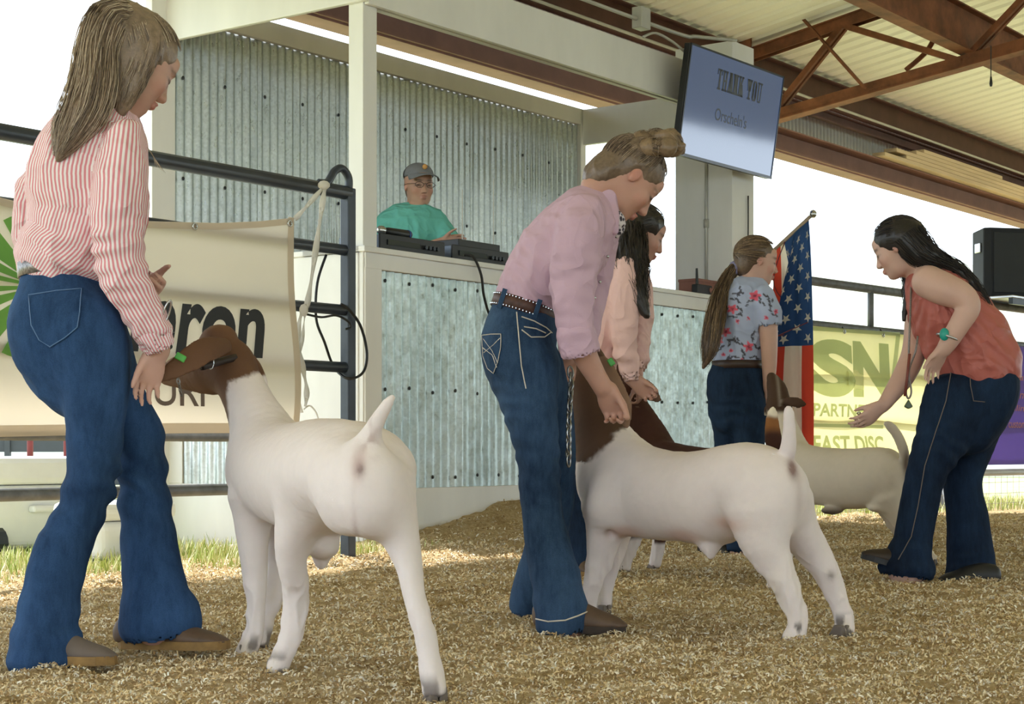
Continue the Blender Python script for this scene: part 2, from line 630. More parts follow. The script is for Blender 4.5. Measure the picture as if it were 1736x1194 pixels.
def sstep(e0, e1, x):
    t = np.clip((x - e0) / (e1 - e0), 0, 1)
    return t * t * (3 - 2 * t)

def blend(C, col, w):
    return C * (1 - w[:, None]) + np.array(col)[None, :] * w[:, None]

# ================================================================== SETTING
# the long wall of the building and the booth share one direction
UX = Vector((.6, .8, 0)); UY = Vector((-.8, .6, 0))
BO = Vector((-.803, 9.2, 0))                         # front left corner of the booth on the ground
BRZ = math.atan2(.8, .6)
def W3(s_, t_, z=0.0):
    return BO + UX * s_ + UY * t_ + Vector((0, 0, z))
def st_of(x, y):
    dx, dy = x - BO.x, y - BO.y
    return dx * .6 + dy * .8, -dx * .8 + dy * .6
BL, BD = 4.30, 1.54                                  # booth length and depth
FE = Vector((-.80, 8.35, 0)); FD = Vector((-.6, -.8, 0)); FN = Vector((.8, -.6, 0))   # left fence: end post, direction, normal towards the ring
RF = W3(BL, 0) + Vector((.02, -.02, 0)); RD = Vector((.67, .742, 0)); RN = Vector((.742, -.67, 0))  # right fence

M = {}
M['white_paint'] = simple('white_paint', '#e9e8e6', .55, var=.07, vscale=2.2, bscale=60, bstr=.15, bdist=.002, stretch=(1, 1, .35))
M['galv'] = None
def galvanised(name, base, tint, rough):
    nt = NT(name)
    tc = nt.n('ShaderNodeTexCoord')
    vo = nt.n('ShaderNodeTexVoronoi', inp={'Scale': 70.0})
    nt.l(tc.outputs['Object'], vo.inputs['Vector'])
    n1 = noise(nt, 2.5, 5, .65, stretch=(1, 1, .3))
    c1 = ramp(nt, n1, [(.3, L4(base)), (.72, L4(tint))])
    g = ramp(nt, vo.outputs['Color'], [(0, (.78,) * 3), (1, (1.0,) * 3)])
    c2 = mixc(nt, 1.0, c1, g, 'MULTIPLY')
    n2 = noise(nt, 22, 5, .7, stretch=(1, 1, .6))
    dirt = ramp(nt, n2, [(.6, (1, 1, 1)), (.78, (.55, .52, .48))])
    nt.l(mixc(nt, 1.0, c2, dirt, 'MULTIPLY'), nt.b.inputs['Base Color'])
    nt.b.inputs['Metallic'].default_value = .95
    r = ramp(nt, n2, [(.35, (rough,) * 3), (.75, (rough + .25,) * 3)])
    nt.l(r, nt.b.inputs['Roughness'])
    bump(nt, noise(nt, 9, 3), .15, .004)
    return nt.m
M['galv'] = galvanised('galvanised_steel', '#b3bcbf', '#d6dcdc', .26)
M['galv_front'] = galvanised('weathered_galvanised_steel', '#aabab8', '#d3dcd8', .30)
M['roof_white'] = simple('cream_roof_steel', '#fbf9f3', .5, var=.02, vscale=.8)
M['rust'] = simple('rusty_red_oxide_steel', '#7d4c32', .75, var=.45, vscale=5, bscale=40, bstr=.3)
M['oxide'] = simple('dark_red_oxide_steel', '#5c3a34', .7, var=.25, vscale=4, bscale=40, bstr=.2)
M['girt'] = simple('faded_red_oxide_steel', '#8f6a5e', .7, var=.15, vscale=4)
M['black_pipe'] = simple('black_painted_pipe', '#343c48', .38, var=.2, vscale=9)
M['grey_pipe'] = simple('worn_grey_pipe', '#74777b', .5, var=.25, vscale=14, metal=.3)
M['grey_steel'] = simple('grey_conduit_steel', '#b9b8b2', .5, var=.08, metal=.3)
M['siding'] = simple('grey_siding_steel', '#b7bab4', .5, var=.06)
M['wood'] = simple('weathered_lumber', '#c9b596', .8, var=.3, vscale=3, bscale=30, bstr=.3, stretch=(.15, 1, 1))
M['plywood'] = simple('plywood_floor', '#a98c66', .8, var=.2)
M['black'] = simple('black_plastic', '#15161a', .45, var=.2)
M['dark_metal'] = simple('dark_grey_metal', '#3c4046', .4, metal=.6)
M['silver'] = simple('silver_metal', '#c4c6c8', .25, metal=.95, var=.1)
M['strap'] = cloth_mat('white_strap', '#f2efe9', .35)
M['lawn'] = simple('sunlit_lawn_soil', '#a3a878', .9, var=.3, vscale=3, bscale=30, bstr=.6)

# ------------------------------------------------------------------ ground
def left_line(x, y):      # > 0 on the ring side of the left fence
    return (x - FE.x) * FN.x + (y - FE.y) * FN.y
def right_line(x, y):
    return (x - RF.x) * RN.x + (y - RF.y) * RN.y
def gz(x, y):
    x = np.asarray(x, float); y = np.asarray(y, float)
    p = np.stack([x, y, np.zeros_like(x)], -1)
    z = .018 * (vnoise(p * 2.1, 3) - .5) + .022 * (vnoise(p * 6.3, 4) - .5) + .020 * (vnoise(p * 17, 5) - .5) + .012 * (vnoise(p * 41, 6) - .5)
    s_, t_ = st_of(x, y)
    pile = np.exp(-(np.minimum(t_ + .05, 0) / .42) ** 2) * (.07 + .16 * np.exp(-((s_ - 1.35) / .62) ** 2)) * sstep(-.5, .3, s_) * sstep(BL + .4, BL - .4, s_)
    return z + pile * (t_ < .3)

def make_floor():
    h = .033
    xs = np.arange(-4.6, 7.6, h); ys = np.arange(2.4, 14.6, h)
    X, Y = np.meshgrid(xs, ys, indexing='ij')
    keep = (left_line(X, Y) > -.45 - .25 * vnoise(np.stack([X.ravel(), Y.ravel(), X.ravel() * 0], 1) * 1.7, 9).reshape(X.shape)) & (right_line(X, Y) > -.6)
    s_, t_ = st_of(X, Y)
    Z = gz(X.ravel(), Y.ravel()).reshape(X.shape)
    V = np.stack([X, Y, Z], -1).reshape(-1, 3)
    nx, ny = X.shape
    I = np.arange(nx * ny).reshape(nx, ny)
    Fq = np.stack([I[:-1, :-1], I[1:, :-1], I[1:, 1:], I[:-1, 1:]], -1).reshape(-1, 4)
    kf = keep[:-1, :-1].ravel()
    Fq = Fq[kf]
    used = np.unique(Fq)
    rm = np.full(len(V), -1); rm[used] = np.arange(len(used))
    nt = NT('wood_shavings_bed')
    n1 = noise(nt, 38, 6, .75); n2 = noise(nt, 3.0, 4, .6); n3 = noise(nt, 130, 4, .7)
    c = ramp(nt, n1, [(.28, L4('#9a8059')), (.45, L4('#c6ac80')), (.62, L4('#dfcba4')), (.8, L4('#efe4ca'))])
    c = mixc(nt, 1.0, c, ramp(nt, n2, [(.3, (.72, .66, .58)), (.6, (1, 1, 1))]), 'MULTIPLY')
    nt.l(c, nt.b.inputs['Base Color'])
    nt.b.inputs['Roughness'].default_value = .9
    nt.b.inputs['Specular IOR Level'].default_value = .15
    bump(nt, math_(nt, 'ADD', n1, n3), .8, .012)
    o = mk('floor', V[used], rm[Fq], nt.m, None, True)
    tag(o, kind='structure')
    # ground outside the patch that the photograph shows in detail
    MB().add([(-60, -30, -.06), (60, -30, -.06), (60, 120, -.06), (-60, 120, -.06)], [(0, 1, 2, 3)]).build('trim_1', M['lawn'])
    tag(bpy.data.objects['trim_1'], kind='structure')
    far = MB().add([W3(-14, 1.3, -.04), W3(-14, -20, -.04), W3(26, -20, -.04), W3(26, 1.3, -.04)], [(0, 1, 2, 3)]).build('trim_2', nt.m)
    tag(far, kind='structure')
make_floor()

# ------------------------------------------------------------------ roof over the ring (ceiling)
EAVE_T, EAVE_Z, PITCH = BD + .12, 4.20, .17
def roof_z(t): return EAVE_Z + PITCH * (EAVE_T - t)
def make_roof():
    root = empty('ceiling', W3(0, 0, 0), BRZ); tag(root, kind='structure')
    rib = .2286
    prof = []
    for i in range(4):
        b = i * rib
        prof += [(b, 0), (b + .125, 0), (b + .15, -.034), (b + .19, -.034), (b + .215, 0)]
    prof.append((4 * rib, 0))
    t_r, t_e = -13.0, -27.5  # unseen ridge and far eave, pushed back to cut light from behind
    def sheet(a, b, za, zb):
        vs, fs = [], []
        for x, d in prof:
            vs += [(x, a, za - d), (x, b, zb - d)]
        for i in range(len(prof) - 1):
            fs.append((2 * i, 2 * i + 1, 2 * i + 3, 2 * i + 2))
        return vs, fs
    me1 = me2 = None
    for i in range(-12, 27):
        for k, (a, b) in enumerate(((EAVE_T, t_r), (t_r, t_e))):
            za, zb = (roof_z(a), roof_z(t_r)) if k == 0 else (roof_z(t_r), roof_z(t_r) - PITCH * (t_r - t_e))
            me = me1 if k == 0 else me2
            if me is None:
                o = mk('roof_sheet', *sheet(a, b, za, zb), M['roof_white'], root, False, False)
                if k == 0: me1 = o.data
                else: me2 = o.data
            else:
                o = bpy.data.objects.new('roof_sheet', me); COL.objects.link(o); o.parent = root
            o.location = (i * 4 * rib, 0, 0)
    # unseen gable ends, added to darken the screen reflection and cut light
    for nm, sx in (('wall_added_gable_near', -11.0), ('wall_added_gable_far', 24.6)):
        vs = [(sx, EAVE_T, 3.6), (sx, t_e, 3.6), (sx, t_e, EAVE_Z), (sx, t_r, roof_z(t_r) - .02), (sx, EAVE_T, EAVE_Z)]
        vs += [(x + .03, y, z) for x, y, z in vs]
        g = mk(nm, vs, [(0, 1, 2, 3, 4), (9, 8, 7, 6, 5), (0, 5, 6, 1)], M['siding'], None, False, False)
        g.location = W3(0, 0, 0); g.rotation_euler = (0, 0, BRZ); tag(g, kind='structure')
make_roof()

def thing(name, label, cat, loc=(0, 0, 0), rz=0.0, group=None):
    return tag(empty(name, loc, rz), label, cat, group)

def cchan(mb, a, b, w, h, t=.012, side=1):
    """steel channel between two points: web plus two flanges"""
    a, b = Vector(a), Vector(b)
    d = (b - a).normalized(); sd = d.cross(Vector((0, 0, 1))).normalized() * side; up = sd.cross(d) * side
    mb.beam(a, b, t, h)
    for q in (-1, 1):
        off = sd * (w / 2) + up * (q * (h / 2 - t / 2))
        mb.beam(a + off, b + off, w, t)
    return mb

def make_steel():
    # eave beam with its conduit, wall girt, siding strip above the girt
    r = thing('eave_beam', 'dark red oxide steel eave beam running along the top of the open wall', 'beam', W3(0, 0), BRZ)
    cchan(MB(), (-10, BD - .02, 4.05), (24, BD - .02, 4.05), .07, .27, side=1).build('channel', M['oxide'], r)
    cchan(MB(), (-10, BD + .04, 3.86), (24, BD + .04, 3.86), .05, .10, side=1).build('lower_channel', M['oxide'], r)
    r = thing('wall_girt', 'faded red brown steel girt spanning above the open side of the building', 'girt', W3(0, 0), BRZ)
    cchan(MB(), (-10, BD + .10, 3.47), (24, BD + .10, 3.47), .16, .22, side=1).build('channel', M['girt'], r)
    MB().box((-10, BD - .03, 3.345), (24, BD + .16, 3.362)).build('bottom_flange', M['girt'], r)
    r = empty('wall_back', W3(0, 0), BRZ); tag(r, kind='structure')
    prof = []
    for i in range(16):
        b = i * .0762
        prof += [(b, 0), (b + .022, 0), (b + .032, .018), (b + .066, .018)]
    prof.append((1.2192, 0))
    vs, fs = [], []
    for x, d in prof: vs += [(x, BD + .17 + d, 3.55), (x, BD + .17 + d, 4.12)]
    for i in range(len(prof) - 1): fs.append((2 * i, 2 * i + 1, 2 * i + 3, 2 * i + 2))
    me = None
    for i in range(-7, 19):
        if me is None:
            o = mk('siding_sheet', vs, fs, M['siding'], r, False, False); me = o.data
        else:
            o = bpy.data.objects.new('siding_sheet', me); COL.objects.link(o); o.parent = r
        o.location = (i * 1.2192, 0, 0)
    # conduit run with junction boxes
    c = thing('conduit', 'pale grey electrical conduit with junction boxes clipped to the eave beam', 'conduit', W3(0, 0), BRZ)
    MB().tube([(-2, BD - .10, 3.93), (3.4, BD - .10, 3.93), (3.6, BD - .10, 3.93), (22, BD - .10, 3.93)], .014).build('pipe', M['grey_steel'], c, True)
    MB().tube(spline([(1.2, -.09, 3.36), (3.0, -.1, 3.36), (3.3, -.12, 3.38), (3.7, -.2, 3.42)], 5), .013).build('pipe', M['grey_steel'], c, True)
    for s_, t_, z in ((2.62, -.10, 3.37), (14.0, BD - .13, 3.93)):
        MB().box((s_ - .055, t_ - .04, z - .07), (s_ + .055, t_ + .04, z + .07)).build('junction_box', M['grey_steel'], c, bevel=.006)
    # truss over the booth end
    def truss(s_, label):
        r = thing('roof_truss', label, 'truss', W3(s_, BD, 0), BRZ)
        def q(tau, z, ds=0.0): return (ds, -tau, z)
        top = lambda tau: EAVE_Z - .06 + PITCH * tau
        bot = lambda tau: 3.50 + .138 * tau
        T1 = 12.3
        for ds in (-.045, .045):
            MB().beam(q(0, top(0) - .03, ds), q(T1, top(T1) - .03, ds), .012, .10).build('top_chord', M['rust'], r)
            MB().beam(q(0, bot(0), ds), q(T1, bot(T1), ds), .012, .10).build('bottom_chord', M['rust'], r)
        MB().beam(q(0, top(0) + .02), q(T1, top(T1) + .02), .14, .012).build('top_flange', M['rust'], r)
        MB().beam(q(0, bot(0) - .05), q(T1, bot(T1) - .05), .14, .012).build('bottom_flange', M['rust'], r)
        MB().box((-.09, -.06, 0.0), (.09, .06, 4.18)).build('column', M['rust'], r)
        MB().box((-.13, -.16, 4.02), (-.11, .02, 4.32)).build('gusset_plate', M['rust'], r)
        nodes = [.30, 1.02, 2.12, 3.05, 4.2, 5.2, 6.4, 7.5, 8.8, 10.0, 11.4]
        for i in range(len(nodes) - 1):
            a, b = nodes[i], nodes[i + 1]
            pa = q(a, bot(a)) if i % 2 == 0 else q(a, top(a) - .05)
            pb = q(b, top(b) - .05) if i % 2 == 0 else q(b, bot(b))
            for ds in (-.035, .035):
                o1 = Vector(pa) + Vector((ds, 0, 0)); o2 = Vector(pb) + Vector((ds, 0, 0))
                MB().beam(o1, o2, .035, .05).build('web_member', M['rust'], r)
        return r
    t1 = truss(6.9, 'rusty steel roof truss rising from the wall behind the wall-mounted screen')
    # loose brace bars on the near side of that truss
    MB().beam((-.12, -.62, 4.42), (-.14, -1.28, 3.66), .05, .02).build('brace_bar', M['rust'], t1)
    MB().tube(spline([(.10, -1.55, 3.82), (.12, -1.75, 3.98), (.12, -1.86, 4.22), (.12, -1.88, 4.42)], 5), .022, 6).build('bent_brace', M['rust'], t1, True)
    # purlin beam carried on the truss
    b = thing('roof_beam', 'heavy rusty steel beam lying across the truss under the roof', 'beam', W3(0, BD - 2.15, 0), BRZ)
    z0 = 3.87
    MB().box((-8, -.008, z0), (23, .008, z0 + .34)).build('web', M['rust'], b)
    MB().box((-8, -.07, z0 - .012), (23, .07, z0)).build('bottom_flange', M['rust'], b)
    MB().box((-8, -.07, z0 + .34), (23, .07, z0 + .352)).build('top_flange', M['rust'], b)
    # small pull cord hanging from the second bay
    c = P(1680, 130, 12.2)
    cd = thing('pull_cord', 'small black pull cord hanging from the rusty truss', 'cord', c)
    MB().tube([(0, 0, 0), (0, 0, .22)], .004, 5).build('cord', M['black'], cd)
    MB().tube([(0, 0, -.07), (0, 0, -.05), (0, 0, 0)], [.008, .012, .006], 6).build('weight', M['black'], cd)
make_steel()

def make_lumber():
    rnd = random.Random(4)
    descr = ['at the very bottom of the pile', 'second layer', 'with a split end', 'with a pale sawn end', 'lying crooked', 'darkest and most weathered', 'short and pale', 'longest one', 'on the outer edge', 'on top of the pile']
    z = 3.585
    k = 0
    for layer in range(5):
        for col in range(2):
            w, t = .145, .040
            s0 = 9.75 + layer * .16 + rnd.uniform(-.25, .3) + col * .3 + .0
            ln = rnd.uniform(4.2, 6.0) if layer < 4 else rnd.uniform(2.2, 3.2)
            if layer == 3: ln *= .8
            o = MB().box((0, -w / 2, 0), (ln, w / 2, t)).build('lumber_board', M['wood'], bevel=.004)
            y = BD - .085 + col * .149
            o.location = W3(s0, y, z + .001)
            o.rotation_euler = (0, 0, BRZ + rnd.uniform(-.0004, .0004))
            tag(o, 'weathered rough lumber board stacked on the wall girt, ' + descr[k], 'board', 'lumber boards stacked on the wall girt')
            k += 1
        z += .0415
make_lumber()

# ------------------------------------------------------------------ announcer booth
def corr(width, z0, z1, y, pitch=.068, amp=.0115, thick=True, flip=1):
    n = max(8, int(width / pitch * 8))
    vs, fs = [], []
    for i in range(n + 1):
        x = width * i / n
        d = amp * math.sin(2 * math.pi * x / pitch)
        for zz in (z0, z1): vs.append((x, y + d, zz))
    for i in range(n): fs.append((2 * i, 2 * i + 2, 2 * i + 3, 2 * i + 1))
    return vs, fs

def make_booth():
    r = thing('announcer_booth', 'white framed announcer booth sided with corrugated galvanised metal', 'booth', BO, BRZ)
    wp = M['white_paint']
    CT, FB, MBt = 1.632, 1.515, .324
    def bx(name, lo, hi, m=wp, bev=.004):
        return MB().box(lo, hi).build(name, m, r, bevel=bev)
    # front wall
    bx('corner_board', (0.0, -.02, -.05), (.135, .02, FB + .06))
    bx('fascia_board', (0.0, -.022, FB), (BL, .02, CT - .03))
    bx('countertop', (-.03, -.04, CT - .03), (BL + .02, .42, CT))
    bx('base_board', (.135, -.02, -.05), (BL, .02, MBt))
    bx('end_board', (BL - .30, -.02, MBt), (BL, .02, FB))
    w = .715
    s0 = .135
    i = 0
    while s0 < BL - .31:
        ww = min(w, BL - .30 - s0)
        v, f = corr(min(ww + .04, BL - .30 - s0), MBt - .005, FB + .005, .012 - .004 * (i % 2))
        o = mk('metal_sheet', v, f, M['galv_front'], r, True, False)
        o.location = (s0, 0, 0)
        s0 += w; i += 1
    sc = MB()
    for zz in (FB - .05, (FB + MBt) / 2 - .05, MBt + .06):
        x = .18
        while x < BL - .35:
            sc.sphere((x, -.004, zz + random.uniform(-.01, .01)), (.011, .006, .011), 6)
            x += .204
    tag(sc.build('screw_heads', M['dark_metal'], r), kind='stuff')
    # left side wall: painted boards near the corner, metal further back
    bx('side_board', (-.015, .02, -.05), (.015, .55, CT - .03))
    bx('side_base_board', (-.016, .55, -.05), (.014, BD, .34))
    bx('side_cap_board', (-.03, .0, CT - .03), (.12, BD, CT))
    bx('back_corner_board', (-.018, BD - .14, .34), (.016, BD + .02, CT - .03))
    v, f = corr(BD - .14 - .55, .335, CT - .03, 0)
    o = mk('metal_sheet', v, f, M['galv'], r, True, False)
    o.location = (-.004, .55, 0); o.rotation_euler = (0, 0, math.pi / 2)
    # right side low wall
    bx('side_board', (BL - .03, .02, -.05), (BL, BD, CT))
    # back wall
    s0 = -.01; i = 0
    while s0 < BL - .05:
        ww = min(w, BL - .05 - s0)
        v, f = corr(min(ww + .05, BL - .05 - s0), .0, 3.12, BD - .004 * (i % 2))
        o = mk('metal_sheet', v, f, M['galv'], r, True, False)
        o.location = (s0, 0, 0)
        s0 += w; i += 1
    sc = MB()
    for zz in (2.75, 2.15, 1.55):
        x = .1
        while x < BL - .2:
            sc.sphere((x, BD - .02, zz + random.uniform(-.012, .012)), (.012, .007, .012), 6)
            x += .34
    tag(sc.build('screw_heads', M['dark_metal'], r), kind='stuff')
    bx('top_board', (-.02, BD - .05, 3.10), (BL, BD - .01, 3.225))
    bx('back_stile', (-.15, BD - .03, -.02), (.03, BD + .03, 3.30))
    bx('back_stile', (BL - .07, BD - .05, 0), (BL, BD + .02, 3.225))
    # posts and headers
    bx('post', (-.008, -.01, -.05), (.105, .095, 3.5))
    bx('post', (BL - .32, -.012, 0), (BL, .47, 3.5))
    HB, HT = 2.932, 3.222
    bx('header_board', (.0, -.045, HB), (BL, -.012, HT))
    bx('header_board', (.0, .01, HB), (BL, .05, HB + .10))
    bx('side_header_board', (-.04, -.045, HB + .01), (-.008, BD + .02, HT + .12))
    bx('side_header_board', (BL - .04, 0, HB + .01), (BL, BD, HT))
    bx('platform', (.02, .03, .56), (BL - .03, BD - .02, .60), M['plywood'])
    # conduit on the end post
    MB().tube([(BL - .33, .20, CT), (BL - .33, .20, 2.2), (BL - .33, .20, 2.95)], .012).build('post_conduit', M['grey_steel'], r, True)
    MB().tube([(BL - .33, .20, 2.16), (BL - .33, .20, 2.22)], .02).build('conduit_coupling', M['grey_steel'], r, True)
    MB().tube(spline([(BL - .1, -.02, 2.4), (BL - .12, -.03, 2.1), (BL - .14, -.03, 1.8), (BL - .2, -.04, 1.66)], 5), .005, 5).build('post_wire', M['black'], r, True)
    return r
make_booth()

# ------------------------------------------------------------------ buildings beyond the open sides
def make_sheds():
    mw = simple('white_steel_siding', '#f4f5f6', .5, var=.03)
    mr = simple('pale_steel_roof', '#f4f5f6', .45, var=.03)
    def shed(c, rz, w, d, h, rise, label):
        r = thing('shed', label, 'building', c, rz)
        vs = [(-w / 2, 0, 0), (w / 2, 0, 0), (w / 2, 0, h), (0, 0, h + rise), (-w / 2, 0, h), (-w / 2, d, 0), (w / 2, d, 0), (w / 2, d, h), (0, d, h + rise), (-w / 2, d, h)]
        mk('walls', vs, [(0, 1, 2, 3, 4), (9, 8, 7, 6, 5), (1, 6, 7, 2), (5, 0, 4, 9)], mw, r, False, False)
        for sg in (-1, 1):
            a = [(0, -.01, h + rise + .002), (sg * (w / 2), -.01, h + .002), (sg * (w / 2), d + .01, h + .002), (0, d + .01, h + rise + .002)]
            a += [(x, y, z + .03) for x, y, z in a]
            mk('roof_panel', a, [(0, 1, 2, 3), (7, 6, 5, 4), (0, 4, 5, 1), (1, 5, 6, 2), (2, 6, 7, 3), (3, 7, 4, 0)], mr, r, False, False)
        rb = MB()
        n = int(w / .6)
        for i in range(n):
            x = -w / 2 + (i + .5) * w / n
            rb.box((x - .03, -.03, 0), (x + .03, 0, h + rise * (1 - abs(2 * x / w)) - .05))
        tag(rb.build('wall_ribs', mw, r), kind='stuff')
    shed(P(1500, 762, 38) + Vector((0, 0, -.6)), -.15, 10, 16, 3.4, 2.0, 'white gabled metal shed beyond the yellow banner and fence')
    shed(P(-60, 762, 34) + Vector((0, 0, -.6)), .5, 9, 14, 4.4, 1.6, 'white metal shed beyond the beige banner and long pipe fence')
make_sheds()

# ================================================================== FENCES, BANNERS, SCREEN AND OTHER THINGS
def on_plane(px, py, p0, n):
    d = P(px, py, 1.0) - Vector((0, 0, CAMH))
    o = Vector((0, 0, CAMH))
    t = (Vector(p0) - o).dot(n) / d.dot(n)
    return o + d * t

def text_mesh(body, shear=0.0, offset=0.0, res=6, space=1.0):
    cu = bpy.data.curves.new('txt', 'FONT')
    cu.body = body; cu.size = 1.0; cu.shear = shear; cu.offset = offset
    cu.resolution_u = res; cu.fill_mode = 'FRONT'; cu.space_character = space
    ob = bpy.data.objects.new('txt', cu); COL.objects.link(ob)
    dg = bpy.context.evaluated_depsgraph_get()
    me = bpy.data.meshes.new_from_object(ob.evaluated_get(dg))
    bm = bmesh.new(); bm.from_mesh(me)
    bmesh.ops.triangulate(bm, faces=bm.faces[:])
    V = [(v.co.x, v.co.y) for v in bm.verts]; F = [tuple(v.index for v in f.verts) for f in bm.faces]
    bm.free()
    bpy.data.objects.remove(ob); bpy.data.curves.remove(cu); bpy.data.meshes.remove(me)
    return V, F

def norm_text(V, ref=None):
    """scale to 0..1 in x, and by the same convention 0..1 in y between the bounding limits"""
    xs = [v[0] for v in V]; ys = [v[1] for v in V]
    x0, x1, y0, y1 = min(xs), max(xs), min(ys), max(ys)
    return [((x - x0) / (x1 - x0), (y - y0) / (y1 - y0)) for x, y in V]

def wv(pts):
    return np.array([tuple(p) for p in pts])

# ---- left pipe fence
def left_fence():
    r = thing('pipe_fence', 'black pipe fence panel with five rails beside the announcer booth', 'fence', FE)
    top = on_plane(588, 326, FE, FN).z
    zs = [on_plane(580, y, FE, FN).z for y in (326, 424, 526, 623)] + [.60, on_plane(385, 830, FE, FN).z]
    far = FE + FD * 5.5
    for i, z in enumerate(zs):
        a = FE + Vector((0, 0, z)); b = far + Vector((0, 0, z))
        MB().tube([a, b], .034 if i == 0 else .027, 10).build('rail', M['black_pipe'] if i < 4 else M['grey_pipe'], r, True, True)
    # square end post and the loop at its top
    M4 = Matrix.Translation(FE) @ Matrix.Rotation(BRZ, 4, 'Z')
    mb = MB().box((-.028, -.028, 0), (.028, .028, top + .02), M=M4)
    mb.build('end_post', M['black_pipe'], r, world=True, bevel=.006)
    def q(a, z): return FE + FD * a + Vector((0, 0, z)) + FN * .002
    MB().tube(spline([q(.0, top), q(0.0, top + .07), q(.045, top + .11), q(.10, top + .09), q(.15, top + .03), q(.21, top + .02)], 5), .02, 8).build('top_loop', M['black_pipe'], r, True, True)
    MB().tube([q(3.4, 0), q(3.4, top)], .027, 8).build('post', M['black_pipe'], r, True, True)
    return top, zs
FTOP, FZ = left_fence()

def left_banner():
    p0 = FE + FN * .045
    def sz(px, py):
        w = on_plane(px, py, p0, FN)
        return (w - p0).dot(FD), w.z
    tops = [sz(*q) for q in ((500, 369), (440, 375), (370, 378), (250, 375), (140, 362), (60, 350), (0, 336), (-60, 320), (-130, 316))]
    bots = [sz(*q) for q in ((497, 734), (300, 735), (0, 741), (-130, 744))]
    ss = [t[0] for t in tops]
    def zt(s): return np.interp(s, ss, [t[1] for t in tops])
    def zb(s): return np.interp(s, [b[0] for b in bots], [b[1] for b in bots])
    def rip(s, z):
        v = (z - .55) / 1.1
        return .016 * math.sin(s * 2.3 + 3 * v) + .012 * math.sin(7 * v - 1.4 * s) * (1 - v) + .010 * math.sin(4 * s * v + 5 * v) + .02 * v * (1 - v)
    def pt(s, z, off=0.0):
        return p0 + FD * s + FN * (rip(s, z) + off) + Vector((0, 0, z))
    r = thing('cameron_banner', 'beige vinyl banner with black lettering and green leaf fan tied to the black fence', 'banner', p0)
    r.name = 'vinyl_banner'
    n, m = 70, 28
    V, Fc = [], []
    for side in (0, 1):
        for i in range(n + 1):
            s = ss[0] + (ss[-1] - ss[0]) * i / n
            for j in range(m + 1):
                z = zb(s) + (zt(s) - zb(s)) * j / m
                V.append(pt(s, z, -.0015 * side))
    off = (n + 1) * (m + 1)
    for i in range(n):
        for j in range(m):
            a = i * (m + 1) + j
            Fc.append((a, a + 1, a + m + 2, a + m + 1))
            Fc.append((a + off, a + off + m + 1, a + off + m + 2, a + off + 1))
    mat = cloth_mat('beige_vinyl', '#f1ebe0', .5, var=.05, vscale=1.2)
    mk('sheet', wv(V), Fc, mat, r, True)
    hem = cloth_mat('beige_vinyl_hem', '#e2d4c0', .3)
    def strip(name, f, z0, z1):
        V, Fc = [], []
        for i in range(n + 1):
            s = ss[0] + (ss[-1] - ss[0]) * i / n
            a, b = f(s)
            V += [pt(s, a, .003), pt(s, b, .003)]
        for i in range(n): Fc.append((2 * i, 2 * i + 1, 2 * i + 3, 2 * i + 2))
        mk(name, wv(V), Fc, hem, r, True)
    strip('bottom_hem', lambda s: (zb(s), zb(s) + .045), 0, 0)
    strip('top_hem', lambda s: (zt(s) - .03, zt(s)), 0, 0)
    V = []
    for j in range(m + 1):
        z = zb(ss[0]) + (zt(ss[0]) - zb(ss[0])) * j / m
        V += [pt(ss[0], z, .003), pt(ss[0] + .04, z, .003)]
    mk('side_hem', wv(V), [(2 * j, 2 * j + 1, 2 * j + 3, 2 * j + 2) for j in range(m)], hem, r, True)
    ink = simple('black_ink', '#1b1c22', .5, var=.1)
    ink2 = simple('brown_ink', '#6f5f56', .6, var=.1)
    grn = cloth_mat('green_ink', '#86bd68', .5)
    def lay(name, body, pl, pr, pbase, ptop, mt, **kw):
        V, Fc = text_mesh(body, **kw)
        ref, _ = norm_text(V), None
        s1, z0 = sz(pr, pbase); s0, _z = sz(pl, pbase - 8)
        z1 = sz(pr, ptop)[1]
        V = [pt(s0 + (s1 - s0) * x, z0 + (z1 - z0) * y, .007) for x, y in norm_text(V)]
        mk(name, wv(V), np.array(Fc), mt, r)
    lay('lettering_name', 'Cameron', 22, 446, 610, 488, ink, shear=.28, offset=.03, space=1.02)
    lay('lettering_state', 'MISSOURI', 90, 341, 690, 641, ink2, offset=.008)
    # fan of green leaves
    c = (62, 487)
    for a0, a1, r0, r1 in ((118, 97, 62, 128), (146, 126, 45, 122), (160, 150, 40, 115), (171, 165, 36, 112), (186, 179, 34, 112), (204, 192, 34, 115), (234, 212, 40, 118), (262, 243, 44, 124)):
        pts = []
        for k in range(5):
            an = math.radians(a0 + (a1 - a0) * k / 4); pts.append((c[0] + r1 * math.cos(an), c[1] - r1 * math.sin(an)))
        am = math.radians((a0 + a1) / 2)
        pts += [(c[0] + r0 * .5 * math.cos(math.radians(a1 - 3)), c[1] - r0 * .5 * math.sin(math.radians(a1 - 3))), (c[0] + r0 * .25 * math.cos(am), c[1] - r0 * .25 * math.sin(am)), (c[0] + r0 * .5 * math.cos(math.radians(a0 + 3)), c[1] - r0 * .5 * math.sin(math.radians(a0 + 3)))]
        V = [pt(*sz(x, y), .006) for x, y in pts]
        mk('leaf', [tuple(v) for v in V], [tuple(range(len(V)))], grn, r)
    for q in ((492, 379), (330, 384), (150, 372)):
        s, z = sz(*q)
        cc = pt(s, z, .006)
        ring = [cc + FD * (.013 * math.cos(t)) + Vector((0, 0, .013 * math.sin(t))) for t in [k * math.pi / 5 for k in range(10)]]
        MB().tube(ring, .0045, 6, closed=True).build('grommet', M['silver'], r, True, True)
    # white tie strap from the corner grommet over the top rail and down the fence
    st = thing('tie_strap', 'white fabric strap knotted over the top rail of the black fence', 'strap', FE)
    tops_ = FE + FD * .20 + FN * .05 + Vector((0, 0, FTOP))
